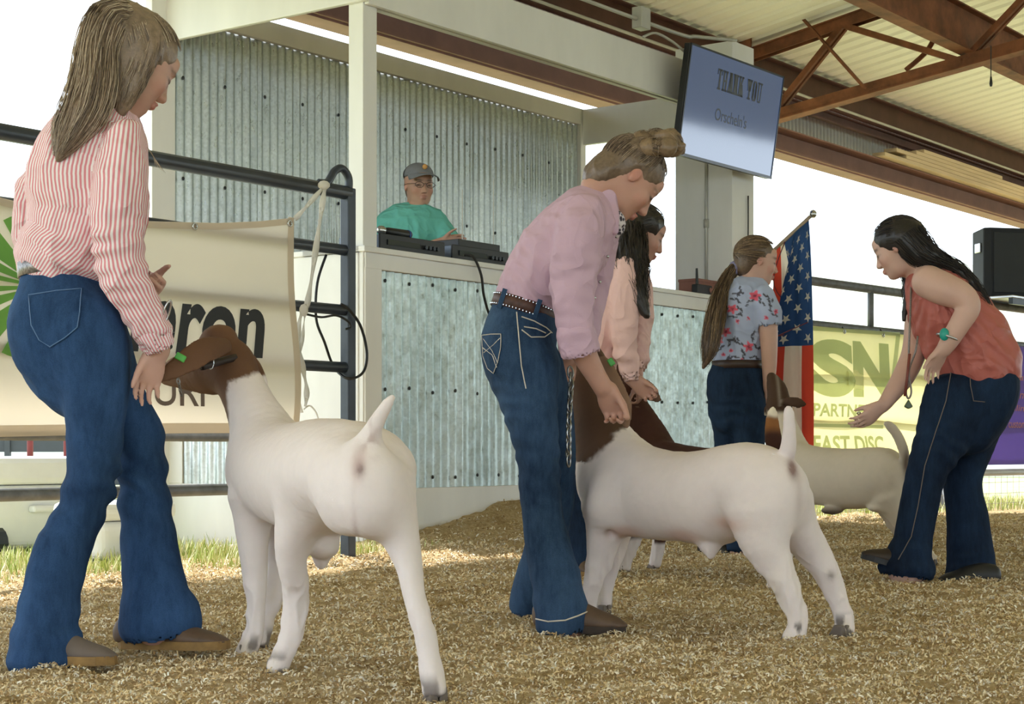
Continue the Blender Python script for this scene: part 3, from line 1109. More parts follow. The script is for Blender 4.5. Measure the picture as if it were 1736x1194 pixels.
    def ribbon(name, pts, w):
        pts = spline(pts, 6); V = []
        for i, p in enumerate(pts):
            t = (pts[min(i + 1, len(pts) - 1)] - pts[max(0, i - 1)]).normalized()
            sd = t.cross(FN).normalized() * w / 2
            tw = FN * (.006 * math.sin(i * .9))
            V += [p + sd + tw, p - sd - tw, p - sd - tw - FN * .002, p + sd + tw - FN * .002]
        Fc = []
        for i in range(len(pts) - 1):
            for k in range(4):
                Fc.append((4 * i + k, 4 * i + (k + 1) % 4, 4 * i + 4 + (k + 1) % 4, 4 * i + 4 + k))
        mk(name, wv(V), np.array(Fc), M['strap'], st, True)
    def fp(px, py, off=.06): return on_plane(px, py, FE + FN * off, FN)
    ribbon('strap', [fp(500, 372), fp(520, 350), fp(545, 322), fp(551, 316)], .022)
    ribbon('strap', [fp(552, 316), fp(546, 350), fp(536, 420), fp(524, 500), fp(517, 530)], .03)
    ribbon('strap', [fp(512, 528), fp(505, 570), fp(513, 620), fp(520, 660), fp(518, 690)], .028)
    ribbon('strap', [fp(517, 535), fp(512, 580), fp(505, 640), fp(512, 700)], .016)
    MB().sphere(fp(549, 314, .065), (.03, .025, .022), 8).build('knot', M['strap'], st, True, True)
    MB().sphere(fp(515, 526, .06), (.022, .03, .03), 8).build('knot', M['strap'], st, True, True)
    MB().tube(spline([fp(515, 694), fp(525, 688), fp(535, 698), fp(540, 712)], 5), .004, 6).build('cord_end', M['strap'], st, True, True)
    # black cable looped on the fence
    cb = thing('black_cable', 'black cable looped over the rails at the end of the fence', 'cable', FE)
    MB().tube(spline([fp(553, 432, -.05), fp(538, 480, -.06), fp(536, 540, -.06), fp(550, 580, -.05), fp(566, 622, -.05), fp(590, 642, .04), fp(615, 632, .05), fp(622, 600, .05), fp(612, 555, .05), fp(592, 525, .045), fp(578, 516, .045)], 7), .007, 6).build('cable', M['black'], cb, True, True)
    MB().tube(spline([fp(520, 533, .04), fp(545, 538, .045), fp(570, 535, .045), fp(590, 545, .045), fp(594, 555, .045), fp(586, 558, .045)], 5), .006, 6).build('cable_end', M['black'], cb, True, True)
left_banner()

# ---- right pipe fence with two banners
def right_fence():
    z1 = on_plane(1372, 476, RF, RN).z; z2 = on_plane(1372, 549, RF, RN).z
    r = thing('pipe_fence', 'grey pipe fence behind the yellow and purple banners', 'fence', RF)
    a, b = RF, RF + RD * 9.0
    for z, rad in ((z1, .035), (z2, .03), (1.15, .022), (.78, .022), (.33, .032)):
        MB().tube([a + Vector((0, 0, z)), b + Vector((0, 0, z))], rad, 10).build('rail', M['grey_pipe'] if z > .5 else M['grey_steel'], r, True, True)
    for d, top in ((.05, z1), (2.55, z1), (5.1, z1), (7.6, z1)):
        MB().tube([a + RD * d + Vector((0, 0, -.05)), a + RD * d + Vector((0, 0, top))], .03, 10).build('post', M['grey_pipe'], r, True, True)
    s15 = (on_plane(1476, 500, RF, RN) - RF).dot(RD)
    MB().tube([a + RD * s15 + Vector((0, 0, z2)), a + RD * s15 + Vector((0, 0, z1))], .026, 10).build('spacer_post', M['grey_pipe'], r, True, True)
    # wire mesh at the foot of the fence
    mb = MB()
    for i in range(60):
        p = a + RD * (i * .12); mb.tube([p + Vector((0, 0, .0)), p + Vector((0, 0, .33))], .002, 4)
    for z in (.05, .14, .24): mb.tube([a + Vector((0, 0, z)), b + Vector((0, 0, z))], .002, 4)
    tag(mb.build('wire_mesh', M['grey_steel'], r, False, True), kind='stuff')
    return z1, z2
RZ1, RZ2 = right_fence()

def right_banner(name, label, pxl, pxr, ztop, zbot, col, trans, items):
    p0 = RF + RN * .05
    def sz(px, py):
        w = on_plane(px, py, p0, RN)
        return (w - p0).dot(RD), w.z
    s0, s1 = sz(pxl, 700)[0], sz(pxr, 700)[0]
    def rip(s, z):
        v = (z - zbot) / (ztop - zbot)
        return .014 * math.sin(s * 5 + 9 * v) * (1 - v) + .012 * math.sin(11 * v + s * 1.2)
    def pt(s, z, off=0.0): return p0 + RD * s + RN * (rip(s, z) + off) + Vector((0, 0, z))
    r = thing(name, label, 'banner', p0)
    n, m = 40, 24
    V, Fc = [], []
    for side in (0, 1):
        for i in range(n + 1):
            for j in range(m + 1):
                V.append(pt(s0 + (s1 - s0) * i / n, zbot + (ztop - zbot) * j / m, -.0015 * side))
    off = (n + 1) * (m + 1)
    for i in range(n):
        for j in range(m):
            q = i * (m + 1) + j
            Fc.append((q, q + 1, q + m + 2, q + m + 1)); Fc.append((q + off, q + off + m + 1, q + off + m + 2, q + off + 1))
    mk('sheet', wv(V), Fc, cloth_mat(name + '_sheet', col, trans, var=.05), r, True)
    mats = {}
    for it in items:
        kind, colr = it[0], it[1]
        if colr not in mats: mats[colr] = cloth_mat(name + '_ink' + colr[1:], colr, trans * .9)
        if kind == 'text':
            _, _, body, pl, pr, pb, ptp, kw = it
            V, Fc = text_mesh(body, **kw)
            a, z0 = sz(pl, pb); b = sz(pr, pb)[0]; z1 = sz(pl, ptp)[1]
            V = [pt(a + (b - a) * x, z0 + (z1 - z0) * y, .006) for x, y in norm_text(V)]
            mk('lettering', wv(V), np.array(Fc), mats[colr], r)
        elif kind == 'quad':
            V = [pt(*sz(x, y), .005) for x, y in it[2]]
            # subdivide so that it follows the ripples
            A, B, C_, D_ = [sz(x, y) for x, y in it[2]]
            VV, FF = [], []
            for i in range(9):
                u = i / 8
                for (p, q) in ((A, B), (D_, C_)):
                    VV.append(pt(p[0] + (q[0] - p[0]) * u, p[1] + (q[1] - p[1]) * u, .005))
            for i in range(8): FF.append((2 * i, 2 * i + 1, 2 * i + 3, 2 * i + 2))
            mk(it[3], wv(VV), np.array(FF), mats[colr], r)
    for k in range(4):
        s = s0 + (s1 - s0) * (k + .25) / 4
        cpt = pt(s, ztop - .02, .004)
        ring = [cpt + RD * (.016 * math.cos(t)) + Vector((0, 0, .016 * math.sin(t))) for t in [q * math.pi / 4 for q in range(8)]]
        MB().tube(ring, .005, 5, closed=True).build('grommet', M['silver'], r, True, True)
        MB().tube([cpt, cpt + Vector((0, 0, .05)) - RN * .03], .005, 5).build('zip_tie', M['black'], r, False, True)

g = '#c2cda9'
right_banner('yellow_banner', 'translucent yellow mesh banner with green letters S and N behind the goats', 1345, 1600, RZ2 - .02, .42, '#faf5d2', .68, [
    ('text', g, 'S', 1374, 1448, 672, 572, dict(offset=.055)),
    ('text', g, 'N', 1446, 1506, 673, 578, dict(offset=.055)),
    ('quad', '#f6eeb0', [(1427, 640), (1442, 641), (1442, 646), (1427, 645)], 'plus_bar'),
    ('quad', '#f6eeb0', [(1432.5, 630), (1436.5, 630), (1436.5, 655), (1432.5, 655)], 'plus_bar'),
    ('quad', '#ccd5b4', [(1371, 553), (1523, 564), (1523, 570), (1371, 560)], 'border_line'),
    ('quad', '#ccd5b4', [(1517, 568), (1524, 566), (1512, 662), (1505, 662)], 'border_line'),
    ('text', g, 'PARTNERS', 1378, 1490, 706, 683, dict(offset=.03)),
    ('quad', '#ccd5b4', [(1379, 718), (1500, 721), (1500, 727), (1379, 724)], 'rule_line'),
    ('text', g, 'EAST DISC', 1379, 1500, 770, 738, dict(offset=.03)),
])
right_banner('purple_banner', 'purple vinyl banner with small orange lettering hung on the fence', 1655, 1830, RZ2 - .02, .40, '#8f7cc0', .4, [
    ('text', '#e9a98c', 'fast', 1723, 1745, 645, 634, dict(shear=.2)),
    ('text', '#e9a98c', 'connect', 1706, 1755, 675, 664, dict(shear=.2)),
    ('text', '#e9a98c', 'billing', 1709, 1744, 700, 686, dict(shear=.2)),
    ('text', '#e9a98c', 'local customer', 1686, 1748, 725, 711, dict(shear=.2)),
])

# ---- loudspeaker on a plank over the fence
def make_speaker():
    s = (on_plane(1662, 520, RF, RN) - RF).dot(RD)
    base = RF + RD * s + Vector((0, 0, RZ1 + .03))
    pl = thing('plank', 'silver metal plank lying on the top rail under the loudspeaker', 'plank', base, math.atan2(RD.y, RD.x))
    MB().box((-.02, -.32, .005), (1.9, .10, .03)).build('board', M['silver'], pl, bevel=.006)
    MB().box((-.02, -.32, -.05), (1.9, -.28, .005)).build('edge_lip', M['dark_metal'], pl)
    sp = thing('loudspeaker', 'black loudspeaker cabinet standing on a metal plank over the fence', 'loudspeaker', base + Vector((0, 0, .03)), math.atan2(RD.y, RD.x) - .62)
    sp.location = base + RD * .02 + RN * .02 + Vector((0, 0, .031))
    v = [(0, 0), (.06, -.03), (.54, -.03), (.60, 0), (.52, .36), (.08, .36)]
    H = .62
    vs = [(x, y, 0) for x, y in v] + [(x, y, H) for x, y in v]
    fs = [tuple(reversed(range(6))), tuple(range(6, 12))] + [(i, (i + 1) % 6, 6 + (i + 1) % 6, 6 + i) for i in range(6)]
    o = mk('cabinet', vs, fs, simple('black_carpet', '#23262e', .8, var=.15, bscale=300, bstr=.2), sp, False, False)
    m = o.modifiers.new('bevel', 'BEVEL'); m.width = .012; m.segments = 2
    MB().box((.085, -.037, .04), (.515, -.03, H - .04)).build('grille', simple('dark_grille', '#20242b', .6, bscale=400, bstr=.3), sp, bevel=.004)
    mb = MB()
    c = [(.012, .055, H - .20), (.030, .13, H - .20)]
    mb.box((-.004, .06, H - .215), (.03, .16, H - .13))
    mb.build('handle_cup', M['silver'], sp, bevel=.006)
    for x in (.12, .48):
        MB().sphere((x, .1, .006), (.02, .02, .008), 8).build('rubber_foot', M['black'], sp)
make_speaker()

# ---- bleacher supports seen below the purple banner
def make_bleacher():
    r = thing('bleacher_frame', 'grey angle iron bleacher supports standing below the purple banner', 'frame', RF)
    off = -RN * .55
    def q(px, z): return RF + RD * ((on_plane(px, 800, RF, RN) - RF).dot(RD)) + off + Vector((0, 0, z))
    for a, b in (((1660, .95), (1690, .0)), ((1690, .0), (1722, .8)), ((1688, .0), (1688, 1.0)), ((1730, 1.0), (1752, .0)), ((1736, 0.0), (1736, 1.0))):
        MB().beam(q(*a), q(*b), .045, .045).build('strut', M['grey_pipe'], r, world=True)
    MB().beam(q(1640, 1.0), q(1800, 1.0), .2, .04).build('seat_plank', M['silver'], r, world=True)
make_bleacher()

# ---- wall mounted screen
def make_screen():
    ts = 3.615
    c = W3(ts, -.22, 2.885)
    r = thing('television', 'large flat television showing a thank you message hung before the booth header', 'television', c)
    r.rotation_euler = (math.radians(8.3), 0, BRZ)
    w, h = .655, .372
    o = MB().box((-w, 0, -h), (w, .05, h)).build('housing', M['black'], r, bevel=.006)
    bz = MB()
    for lo, hi in (((-w, -.008, h - .012), (w, 0, h)), ((-w, -.008, -h), (w, 0, -h + .02)), ((-w, -.008, -h), (-w + .012, 0, h)), ((w - .012, -.008, -h), (w, 0, h))): bz.box(lo, hi)
    bz.build('bezel', simple('black_gloss_bezel', '#16181c', .2), r)
    nt = NT('lit_lcd_screen')
    nt.b.inputs['Base Color'].default_value = L4('#0c1020')
    nt.b.inputs['Roughness'].default_value = .07
    nt.b.inputs['Emission Color'].default_value = L4('#3a4a6c')
    nt.b.inputs['Emission Strength'].default_value = .75
    nt.b.inputs['Specular IOR Level'].default_value = .5
    nt.b.inputs['IOR'].default_value = 2.3
    bump(nt, noise(nt, 1.4, 2), .03, .02)
    MB().add([(-w + .012, -.004, -h + .02), (w - .012, -.004, -h + .02), (w - .012, -.004, h - .012), (-w + .012, -.004, h - .012)], [(0, 1, 2, 3)]).build('screen', nt.m, r)
    inkm = simple('dark_screen_lettering', '#10131c', .3)
    # slab lettering built from bars
    def slab(ch, x0, wd, z0, ht):
        mb = MB(); T = .034; y0, y1 = -.0062, -.0046
        def bar(a, b, c_, d): mb.box((x0 + a * wd, y0, z0 + c_ * ht), (x0 + b * wd, y1, z0 + d * ht))
        def diag(xa, za, xb, zb, t=.032):
            mb.add([(x0 + xa * wd - t / 2, y0, z0 + za * ht), (x0 + xa * wd + t / 2, y0, z0 + za * ht), (x0 + xb * wd + t / 2, y0, z0 + zb * ht), (x0 + xb * wd - t / 2, y0, z0 + zb * ht)], [(0, 1, 2, 3)])
        def slabs(a, b, z): bar(a, b, z, z + .1)
        if ch == 'T':
            bar(.34, .66, 0, 1); bar(0, 1, .9, 1); bar(0, .14, .72, .9); bar(.86, 1, .72, .9); slabs(.2, .8, 0)
        elif ch == 'H':
            bar(.1, .38, 0, 1); bar(.62, .9, 0, 1); bar(.38, .62, .45, .55)
            for z in (0, .9): slabs(0, .46, z); slabs(.54, 1, z)
        elif ch == 'A':
            diag(.2, .0, .5, 1, .022); diag(.8, 0, .5, 1, .045); bar(.3, .7, .28, .36); slabs(0, .4, 0); slabs(.55, 1.05, 0)
        elif ch == 'N':
            bar(.12, .3, 0, 1); bar(.72, .88, 0, 1); diag(.75, 0, .22, 1, .045); slabs(0, .42, 0); slabs(0, .3, .9); slabs(.58, 1, .9)
        elif ch == 'K':
            bar(.1, .38, 0, 1); diag(.4, .45, .82, 1, .022); diag(.8, 0, .5, .6, .042); slabs(0, .48, 0); slabs(0, .48, .9); slabs(.6, 1, .9); slabs(.58, 1.02, 0)
        elif ch == 'Y':
            bar(.36, .64, 0, .45); diag(.46, .42, .2, 1, .042); diag(.54, .42, .82, 1, .024); slabs(.2, .8, 0); slabs(0, .42, .9); slabs(.6, 1, .9)
        elif ch == 'O':
            bar(.05, .34, .12, .88); bar(.66, .95, .12, .88); bar(.2, .8, .92, 1); bar(.2, .8, 0, .08); bar(.1, .4, .06, .94); bar(.6, .9, .06, .94)
        elif ch == 'U':
            bar(.1, .36, .1, 1); bar(.68, .84, .1, 1); bar(.22, .78, 0, .09); slabs(0, .46, .9); slabs(.54, 1, .9)
        return mb
    x = -.27
    for ch in 'THANK YOU':
        if ch == ' ': x += .05; continue
        slab(ch, x, .066, .13, .14).build('letter', inkm, r)
        x += .0735
    V, Fc = text_mesh("Orscheln's", offset=.002)
    V = [(-.24 + .44 * a, -.0055, -.075 + .085 * b) for a, b in norm_text(V)]
    mk('lettering', V, Fc, inkm, r, False, False)
    # bracket back to the header
    MB().beam((0, .05, .1), (0, .175, .12), .2, .06).build('bracket', M['dark_metal'], r)
    MB().tube(spline([(-w + .05, .06, h - .06), (-w - .06, .10, h - .01), (-w - .22, .14, h + .02), (-w - .35, .15, h - .03)], 5), .009, 6).build('cable', M['grey_steel'], r, True)
make_screen()

# ---- flag on a slanted pole
def make_flag():
    Yf = 12.25
    tip, low = P(1375, 366, Yf), W3(BL - .05, -.03, 1.86)
    r = thing('flag', 'american flag hanging from a slanted wooden pole at the booth end', 'flag', low)
    MB().tube([low, tip], .014, 8).build('pole', simple('pale_wood_pole', '#b7a58e', .6), r, True, True)
    MB().sphere(tip + (tip - low).normalized() * .02, (.028, .028, .03), 10).build('finial', M['silver'], r, True, True)
    d = (low - tip)
    def H(v): return tip + d * (.04 + .78 * v)
    NF = 4.3                                          # the cloth hangs in loose accordion pleats
    def pt(u, v, off=0.0):
        top = H(v)
        k = v * NF; seg = int(k); fr = k - seg
        tri = fr if seg % 2 == 0 else 1 - fr
        tri = tri - .06 * math.sin(2 * math.pi * tri)
        xr, wd = P(1381 - 3 * u, 762, Yf).x, .30 + .02 * math.sin(3 * u)
        w = 1 - (1 - u) ** 2.6
        x = top.x + (xr - wd * tri - top.x) * w
        zb = P(0, 762, Yf).z + .10 * v
        z = top.z + (zb - top.z) * u
        y = top.y + (Yf - .05 + .055 * k - top.y) * w + .03 * math.sin(tri * 5.5 + 2.2 * u) * min(1, u * 3) + .012 * math.sin(tri * 15 + 5 * u) * min(1, u * 3)
        return Vector((x, y - off, z))
    n, m = 60, 130
    blue = cloth_mat('flag_blue', '#35507f', .45); red = cloth_mat('flag_red', '#cf5040', .55); wh = cloth_mat('flag_white', '#f0e8da', .55)
    V, Fc, mi = [], [], []
    UC, VC = .55, 7 / 13
    for i in range(n + 1):
        for j in range(m + 1): V.append(pt(i / n, j / m))
    for i in range(n):
        for j in range(m):
            a = i * (m + 1) + j
            Fc.append((a, a + 1, a + m + 2, a + m + 1))
            u, v = (i + .5) / n, (j + .5) / m
            mi.append(0 if (u < UC and v < VC) else (1 if int(v * 13) % 2 == 0 else 2))
    o = mk('cloth', wv(V), np.array(Fc), [blue, red, wh], r, True)
    o.data.polygons.foreach_set('material_index', mi)
    for a in range(9):
        for b in range(11):
            if (a + b) % 2: continue
            cv, cu = (a + .75) / 9 * VC, .04 + (b + .6) / 11.3 * (UC - .04)
            vs = []
            for k in range(10):
                rr = 1.0 if k % 2 == 0 else .42
                th = math.pi * k / 5
                vs.append(pt(cu + .025 * rr * math.cos(th), cv + .026 * rr * math.sin(th), .010))
            vs.append(pt(cu, cv, .010))
            mk('star', [tuple(q) for q in vs], [(k, (k + 1) % 10, 10) for k in range(10)], wh, r)
    MB().tube(spline([H(.5), pt(.2, .7, .03), pt(.42, .5, .06), pt(.5, .25, .05), pt(.45, .05, .03)], 6), .004, 5).build('halyard_cord', simple('dark_red_cord', '#6b3038', .7), r, True, True)
make_flag()

# ---- sound equipment on the counter
def make_equipment():
    CTZ = 1.632
    def rack(s0, t0, w, d, h, z, label, rz=0.0):
        r = thing('rack_unit', label, 'amplifier', W3(s0, t0, z), BRZ + rz)
        MB().box((0, 0, .006), (w, d, h)).build('case', simple('grey_case_%d' % int(s0 * 100), '#6f7885', .45, metal=.5), r, bevel=.004)
        MB().box((-.01, -.012, .0), (w + .01, 0, h + .004)).build('front_panel', M['black'], r, bevel=.003)
        MB().box((.05, -.018, h * .35), (w * .6, -.012, h * .7)).build('display', simple('dark_display_%d' % int(s0 * 100), '#1d232c', .15), r)
        for k in range(4):
            MB().tube([(w * .68 + k * .035, -.03, h * .5), (w * .68 + k * .035, -.012, h * .5)], .012, 8).build('knob', M['dark_metal'], r)
        return r
    rack(.16, .02, .54, .30, .085, CTZ, 'black rack unit with grey side standing at the corner of the counter')
    r2 = rack(.80, .03, .52, .32, .085, CTZ, 'black rack unit with trailing cable beside the crossed arms of the man')
    rx = thing('wireless_receiver', 'black wireless receiver with two thin upright antennas on a rack unit', 'receiver', W3(.90, .06, CTZ + .0895), BRZ)
    MB().box((0, 0, 0), (.40, .2, .045)).build('case', M['black'], rx, bevel=.004)
    for x, hgt in ((.06, .34), (.36, .44)):
        MB().tube([(x, .02, .04), (x, .02, hgt)], .0035, 5).build('antenna', M['grey_steel'], rx)
    mc = thing('microphone', 'black handheld microphone lying on the rack unit by the corner', 'microphone', W3(.22, .08, CTZ + .118), BRZ + .05)
    MB().tube([(.05, 0, 0), (.08, 0, 0), (.27, 0, 0), (.285, 0, 0)], [.017, .022, .026, .018], 10).build('body', M['black'], mc, True)
    MB().sphere((.025, 0, 0), (.035, .026, .026), 10).build('grille', M['silver'], mc, True)
    MB().tube([(.255, 0, 0), (.262, 0, 0)], .0272, 10).build('blue_ring', simple('blue_ring', '#2c4fb0', .4), mc, True)
    c = thing('cable', 'black cable hanging from the rack unit down the booth front', 'cable', W3(.95, -.05, CTZ))
    MB().tube(spline([W3(.86, -.012, CTZ + .03), W3(.90, -.05, CTZ + .02), W3(.96, -.06, CTZ - .08), W3(1.0, -.05, CTZ - .2), W3(1.08, -.04, CTZ - .32), W3(1.2, -.04, CTZ - .38)], 6), .008, 6).build('cord', M['black'], c, True, True)
    MB().tube(spline([W3(1.28, -.012, CTZ + .03), W3(1.32, -.05, CTZ + .01), W3(1.36, -.05, CTZ - .1), W3(1.38, -.04, CTZ - .25)], 6), .007, 6).build('cord', M['black'], c, True, True)
    b = thing('small_box', 'small reddish brown box at the far end of the counter', 'box', W3(3.60, .05, CTZ), BRZ)
    bm_ = simple('reddish_cardboard', '#8d6258', .8)
    MB().box((0, 0, 0), (.36, .16, .115)).build('carton', bm_, b, bevel=.004)
    MB().box((-.004, -.004, .10), (.364, .164, .12)).build('lid', bm_, b, bevel=.004)
    rd = thing('handheld_radio', 'black handheld radio with stub antenna leaning on the reddish box', 'radio', W3(3.50, .01, CTZ), BRZ)
    MB().box((0, -.02, 0), (.2, .035, .07)).build('body', M['black'], rd, bevel=.008)
    MB().tube([(.02, 0, .06), (.015, 0, .18)], [.012, .008], 8).build('antenna', M['black'], rd)
    MB().sphere((.175, -.02, .035), (.02, .012, .02), 8).build('dial', bm_, rd, True)
make_equipment()

# ---- coolers, red pen panels outside the left fence
def make_outside():
    wm = simple('white_cooler_plastic', '#eef0f0', .4, var=.03)
    def cooler(c, rz, w, d, h, label, wheel):
        r = thing('cooler', label, 'cooler', c, rz)
        t = .03
        vs = []
        for z, k in ((.05, 0.0), (h * .72, t)):
            for x, y in ((-w / 2 - k, -d / 2 - k), (w / 2 + k, -d / 2 - k), (w / 2 + k, d / 2 + k), (-w / 2 - k, d / 2 + k)): vs.append((x, y, z))
        o = mk('tub', vs, [(3, 2, 1, 0), (4, 5, 6, 7), (0, 1, 5, 4), (1, 2, 6, 5), (2, 3, 7, 6), (3, 0, 4, 7)], wm, r, False, False)
        b = o.modifiers.new('bevel', 'BEVEL'); b.width = .045; b.segments = 4
        MB().box((-w / 2 - .045, -d / 2 - .045, h * .72 + .004), (w / 2 + .045, d / 2 + .045, h)).build('lid', wm, r, bevel=.035)
        for sx in (-1, 1):
            MB().box((sx * (w / 2 + .075) - .03, -.12, h * .50), (sx * (w / 2 + .075) + .03, .12, h * .58)).build('handle', wm, r, bevel=.012)
        MB().box((-.09, -d / 2 - .075, h * .45), (.09, -d / 2 - .02, h * .52)).build('latch', wm, r, bevel=.012)
        if wheel:
            for sx in (-1, 1):
                MB().tube([(sx * w / 2 * .9 - .03, -d / 2 + .02, .09), (sx * w / 2 * .9 + .03, -d / 2 + .02, .09)], .09, 16).build('wheel', M['dark_metal'], r)
        else:
            for sx in (-1, 1):
                MB().box((sx * w / 2 * .8 - .05, -d / 2, 0), (sx * w / 2 * .8 + .05, d / 2, .055)).build('foot', M['black'], r, bevel=.008)
    cooler(P(30, 762, 9.6).xy.to_3d() + Vector((0, 0, -.06)), .9, .62, .40, .56, 'large white wheeled cooler on the grass behind the beige banner', True)
    cooler(P(195, 762, 8.6).xy.to_3d() + Vector((0, 0, -.06)), .9, .40, .30, .34, 'small white cooler on the grass between the jeans legs and booth', False)
    rm = simple('dark_red_pipe', '#7b2f3b', .5)
    a, b = P(-160, 762, 15.0), P(150, 762, 16.5)
    r = thing('pen_panel', 'dark red pipe pen panel standing far behind the coolers', 'fence', (a.x, a.y, -.06))
    dv = Vector((b.x - a.x, b.y - a.y, 0))
    for z in (.25, .5, .72, .95, 1.2, 1.45):
        MB().tube([(0, 0, z), dv + Vector((0, 0, z))], .025, 8).build('rail', rm, r, True)
    for k in (0, .33, .66, .87, 1):
        MB().tube([dv * k, dv * k + Vector((0, 0, 1.5))], .03, 8).build('post', rm, r, True)
    # dark stock trailer behind the panel
    tr = thing('stock_trailer', 'dark slatted stock trailer parked behind the red pen panel', 'trailer', P(40, 762, 19).xy.to_3d() + Vector((0, 0, -.06)), .1)
    tm = simple('dark_slat_paint', '#3d4148', .6)
    for k in range(5):
        MB().box((-2.6, -.02, .35 + k * .22), (1.1, .02, .50 + k * .22)).build('slat', tm, tr)
    for x in (-2.6, -1.4, -.2, 1.06):
        MB().box((x, -.05, .2), (x + .06, .04, 1.5)).build('upright', tm, tr)
    for x in (-1.3, -.5):
        MB().tube([(x, -.1, .28), (x, .08, .28)], .28, 18).build('wheel', M['black'], tr)
    MB().box((-2.6, .0, .2), (1.12, 1.8, .34)).build('deck', tm, tr)
    # pale rope and blue tag on the booth side
    rp = thing('rope', 'pale rope and dark stake leaning on the booth base board', 'rope', W3(-.08, .6, 0))
    MB().tube(spline([W3(-.05, .46, .30), W3(-.10, .55, .16), W3(-.16, .66, .03), W3(-.3, .8, 0)], 5), .009, 6).build('cord', M['strap'], rp, True, True)
    MB().tube([W3(-.05, .50, .36), W3(-.09, .60, .0)], .008, 6).build('stake', M['black'], rp, True, True)
    pc = MB().box((-.04, -.015, -.05), (.04, .015, .05)).build('blue_tag', simple('blue_plastic', '#3f7fd6', .4), rp, bevel=.01)
    pc.location = (W3(-.10, .50, .12) - W3(-.08, .6, 0))
make_outside()

# ================================================================== GOATS
M['goat'] = attr_mat('goat_coat', .75, bscale=260, bstr=.2, bdist=.002, spec=.25, var=.04, vscale=30, sub=.06)
M['hoof'] = simple('dark_hoof', '#6b5f55', .6)
M['leather'] = simple('dark_leather', '#2b211d', .55, var=.2)
M['tag_green'] = simple('green_ear_tag', '#4fae4a', .45)
M['chain'] = simple('steel_chain', '#9b9a98', .3, metal=.95)

WHITE, CREAM, BROWN, DBROWN = lin('#ebdfdb'), lin('#e3d9c8'), lin('#75543d'), lin('#3d241b')

def coat_disp(V, N):
    low = sstep(.30, .12, V[:, 2]) * sstep(.02, .07, V[:, 2])
    return .0012 * (vnoise(V * 90, 3) - .5) + .003 * (vnoise(V * 22, 5) - .5) + low * .008 * (ridged(V * np.array([48, 48, 14]), 7) - .4)

def chain_links(root, pts, step=.024, r=.0085, w=.0026):
    """real interlocked links along a path, each a part"""
    pts = spline(pts, 24)
    acc, last, k = 0.0, pts[0], 0
    me = None
    for p, q in zip(pts[:-1], pts[1:]):
        acc += (q - p).length
        if acc >= step:
            acc = 0.0
            t = (q - p).normalized()
            if me is None:
                ring = []
                for i in range(10):
                    th = 2 * math.pi * i / 10
                    ring.append(Vector((r * .75 * math.sin(th), 0, r * 1.75 * math.cos(th))))
                me = MB().tube(ring, w, 5, closed=True).build('chain_link', M['chain'], root, True)
                o = me; me = o.data
            else:
                o = bpy.data.objects.new('chain_link', me); COL.objects.link(o); o.parent = root
            rot = t.to_track_quat('Z', 'Y').to_matrix().to_4x4() @ Matrix.Rotation(math.pi / 2 * (k % 2) + .5, 4, 'Z')
            o.matrix_basis = wmat(root).inverted() @ (Matrix.Translation(p) @ rot)
            k += 1

def goat(name, label, base, Yb, body, neck, head, legs, tail, ears, colfn, extra=None, h=.0055, bref=(0, 0, 1)):
    r = thing(name, label, 'goat', base)
    f = Field(h)
    f.tube(body, k=.03, ref=bref)
    f.tube(neck, k=.05)
    f.tube(head, k=.03)
    for lg in legs: f.tube(lg, k=.035, cap=.6)
    f.tube(tail, k=.012)
    if extra: extra(f)
    for e in ears: f.tube(e[0], k=.008, ref=e[1] if len(e) > 1 else None)
    V, F = f.mesh(3, coat_disp)
    o = mk('body', V, F, M['goat'], r, True)
    if len(o.data.vertices) == len(V): paint(o, colfn(V))
    if len(F) > 46000: lighten(o, .45)
    return r

def hooves(r, lst):
    """cloven hooves: two toes each"""
    for c, fwd, s0 in lst:
        fwd = Vector(fwd).normalized(); sd = fwd.cross(Vector((0, 0, 1))).normalized()
        mb = MB()
        for q in (-1, 1):
            s = s0 * .85
            a = Vector(c) + sd * (q * .013 * s)
            mb.add([a + sd * (i * .012 * s) + fwd * j for i, j in ((-1, -.02 * s), (1, -.02 * s), (1, .03 * s), (-.2, .04 * s))] +
                   [a + sd * (i * .010 * s) + fwd * j + Vector((0, 0, .035 * s)) for i, j in ((-1, -.018 * s), (1, -.018 * s), (1, .014 * s), (-.2, .018 * s))],
                   [(3, 2, 1, 0), (4, 5, 6, 7), (0, 1, 5, 4), (1, 2, 6, 5), (2, 3, 7, 6), (3, 0, 4, 7)])
        mb.build('hoof', M['hoof'], r, False, True, bevel=.004)

def leg_stain(C, V, z0=.02, z1=.26, col=lin('#cdbd92'), amt=.35, seed=2):
    n = vnoise(V * np.array([26, 26, 12]), seed)
    w = sstep(z1, z0 + .05, V[:, 2]) * sstep(.45, .75, n) * amt
    return blend(C, col, w)

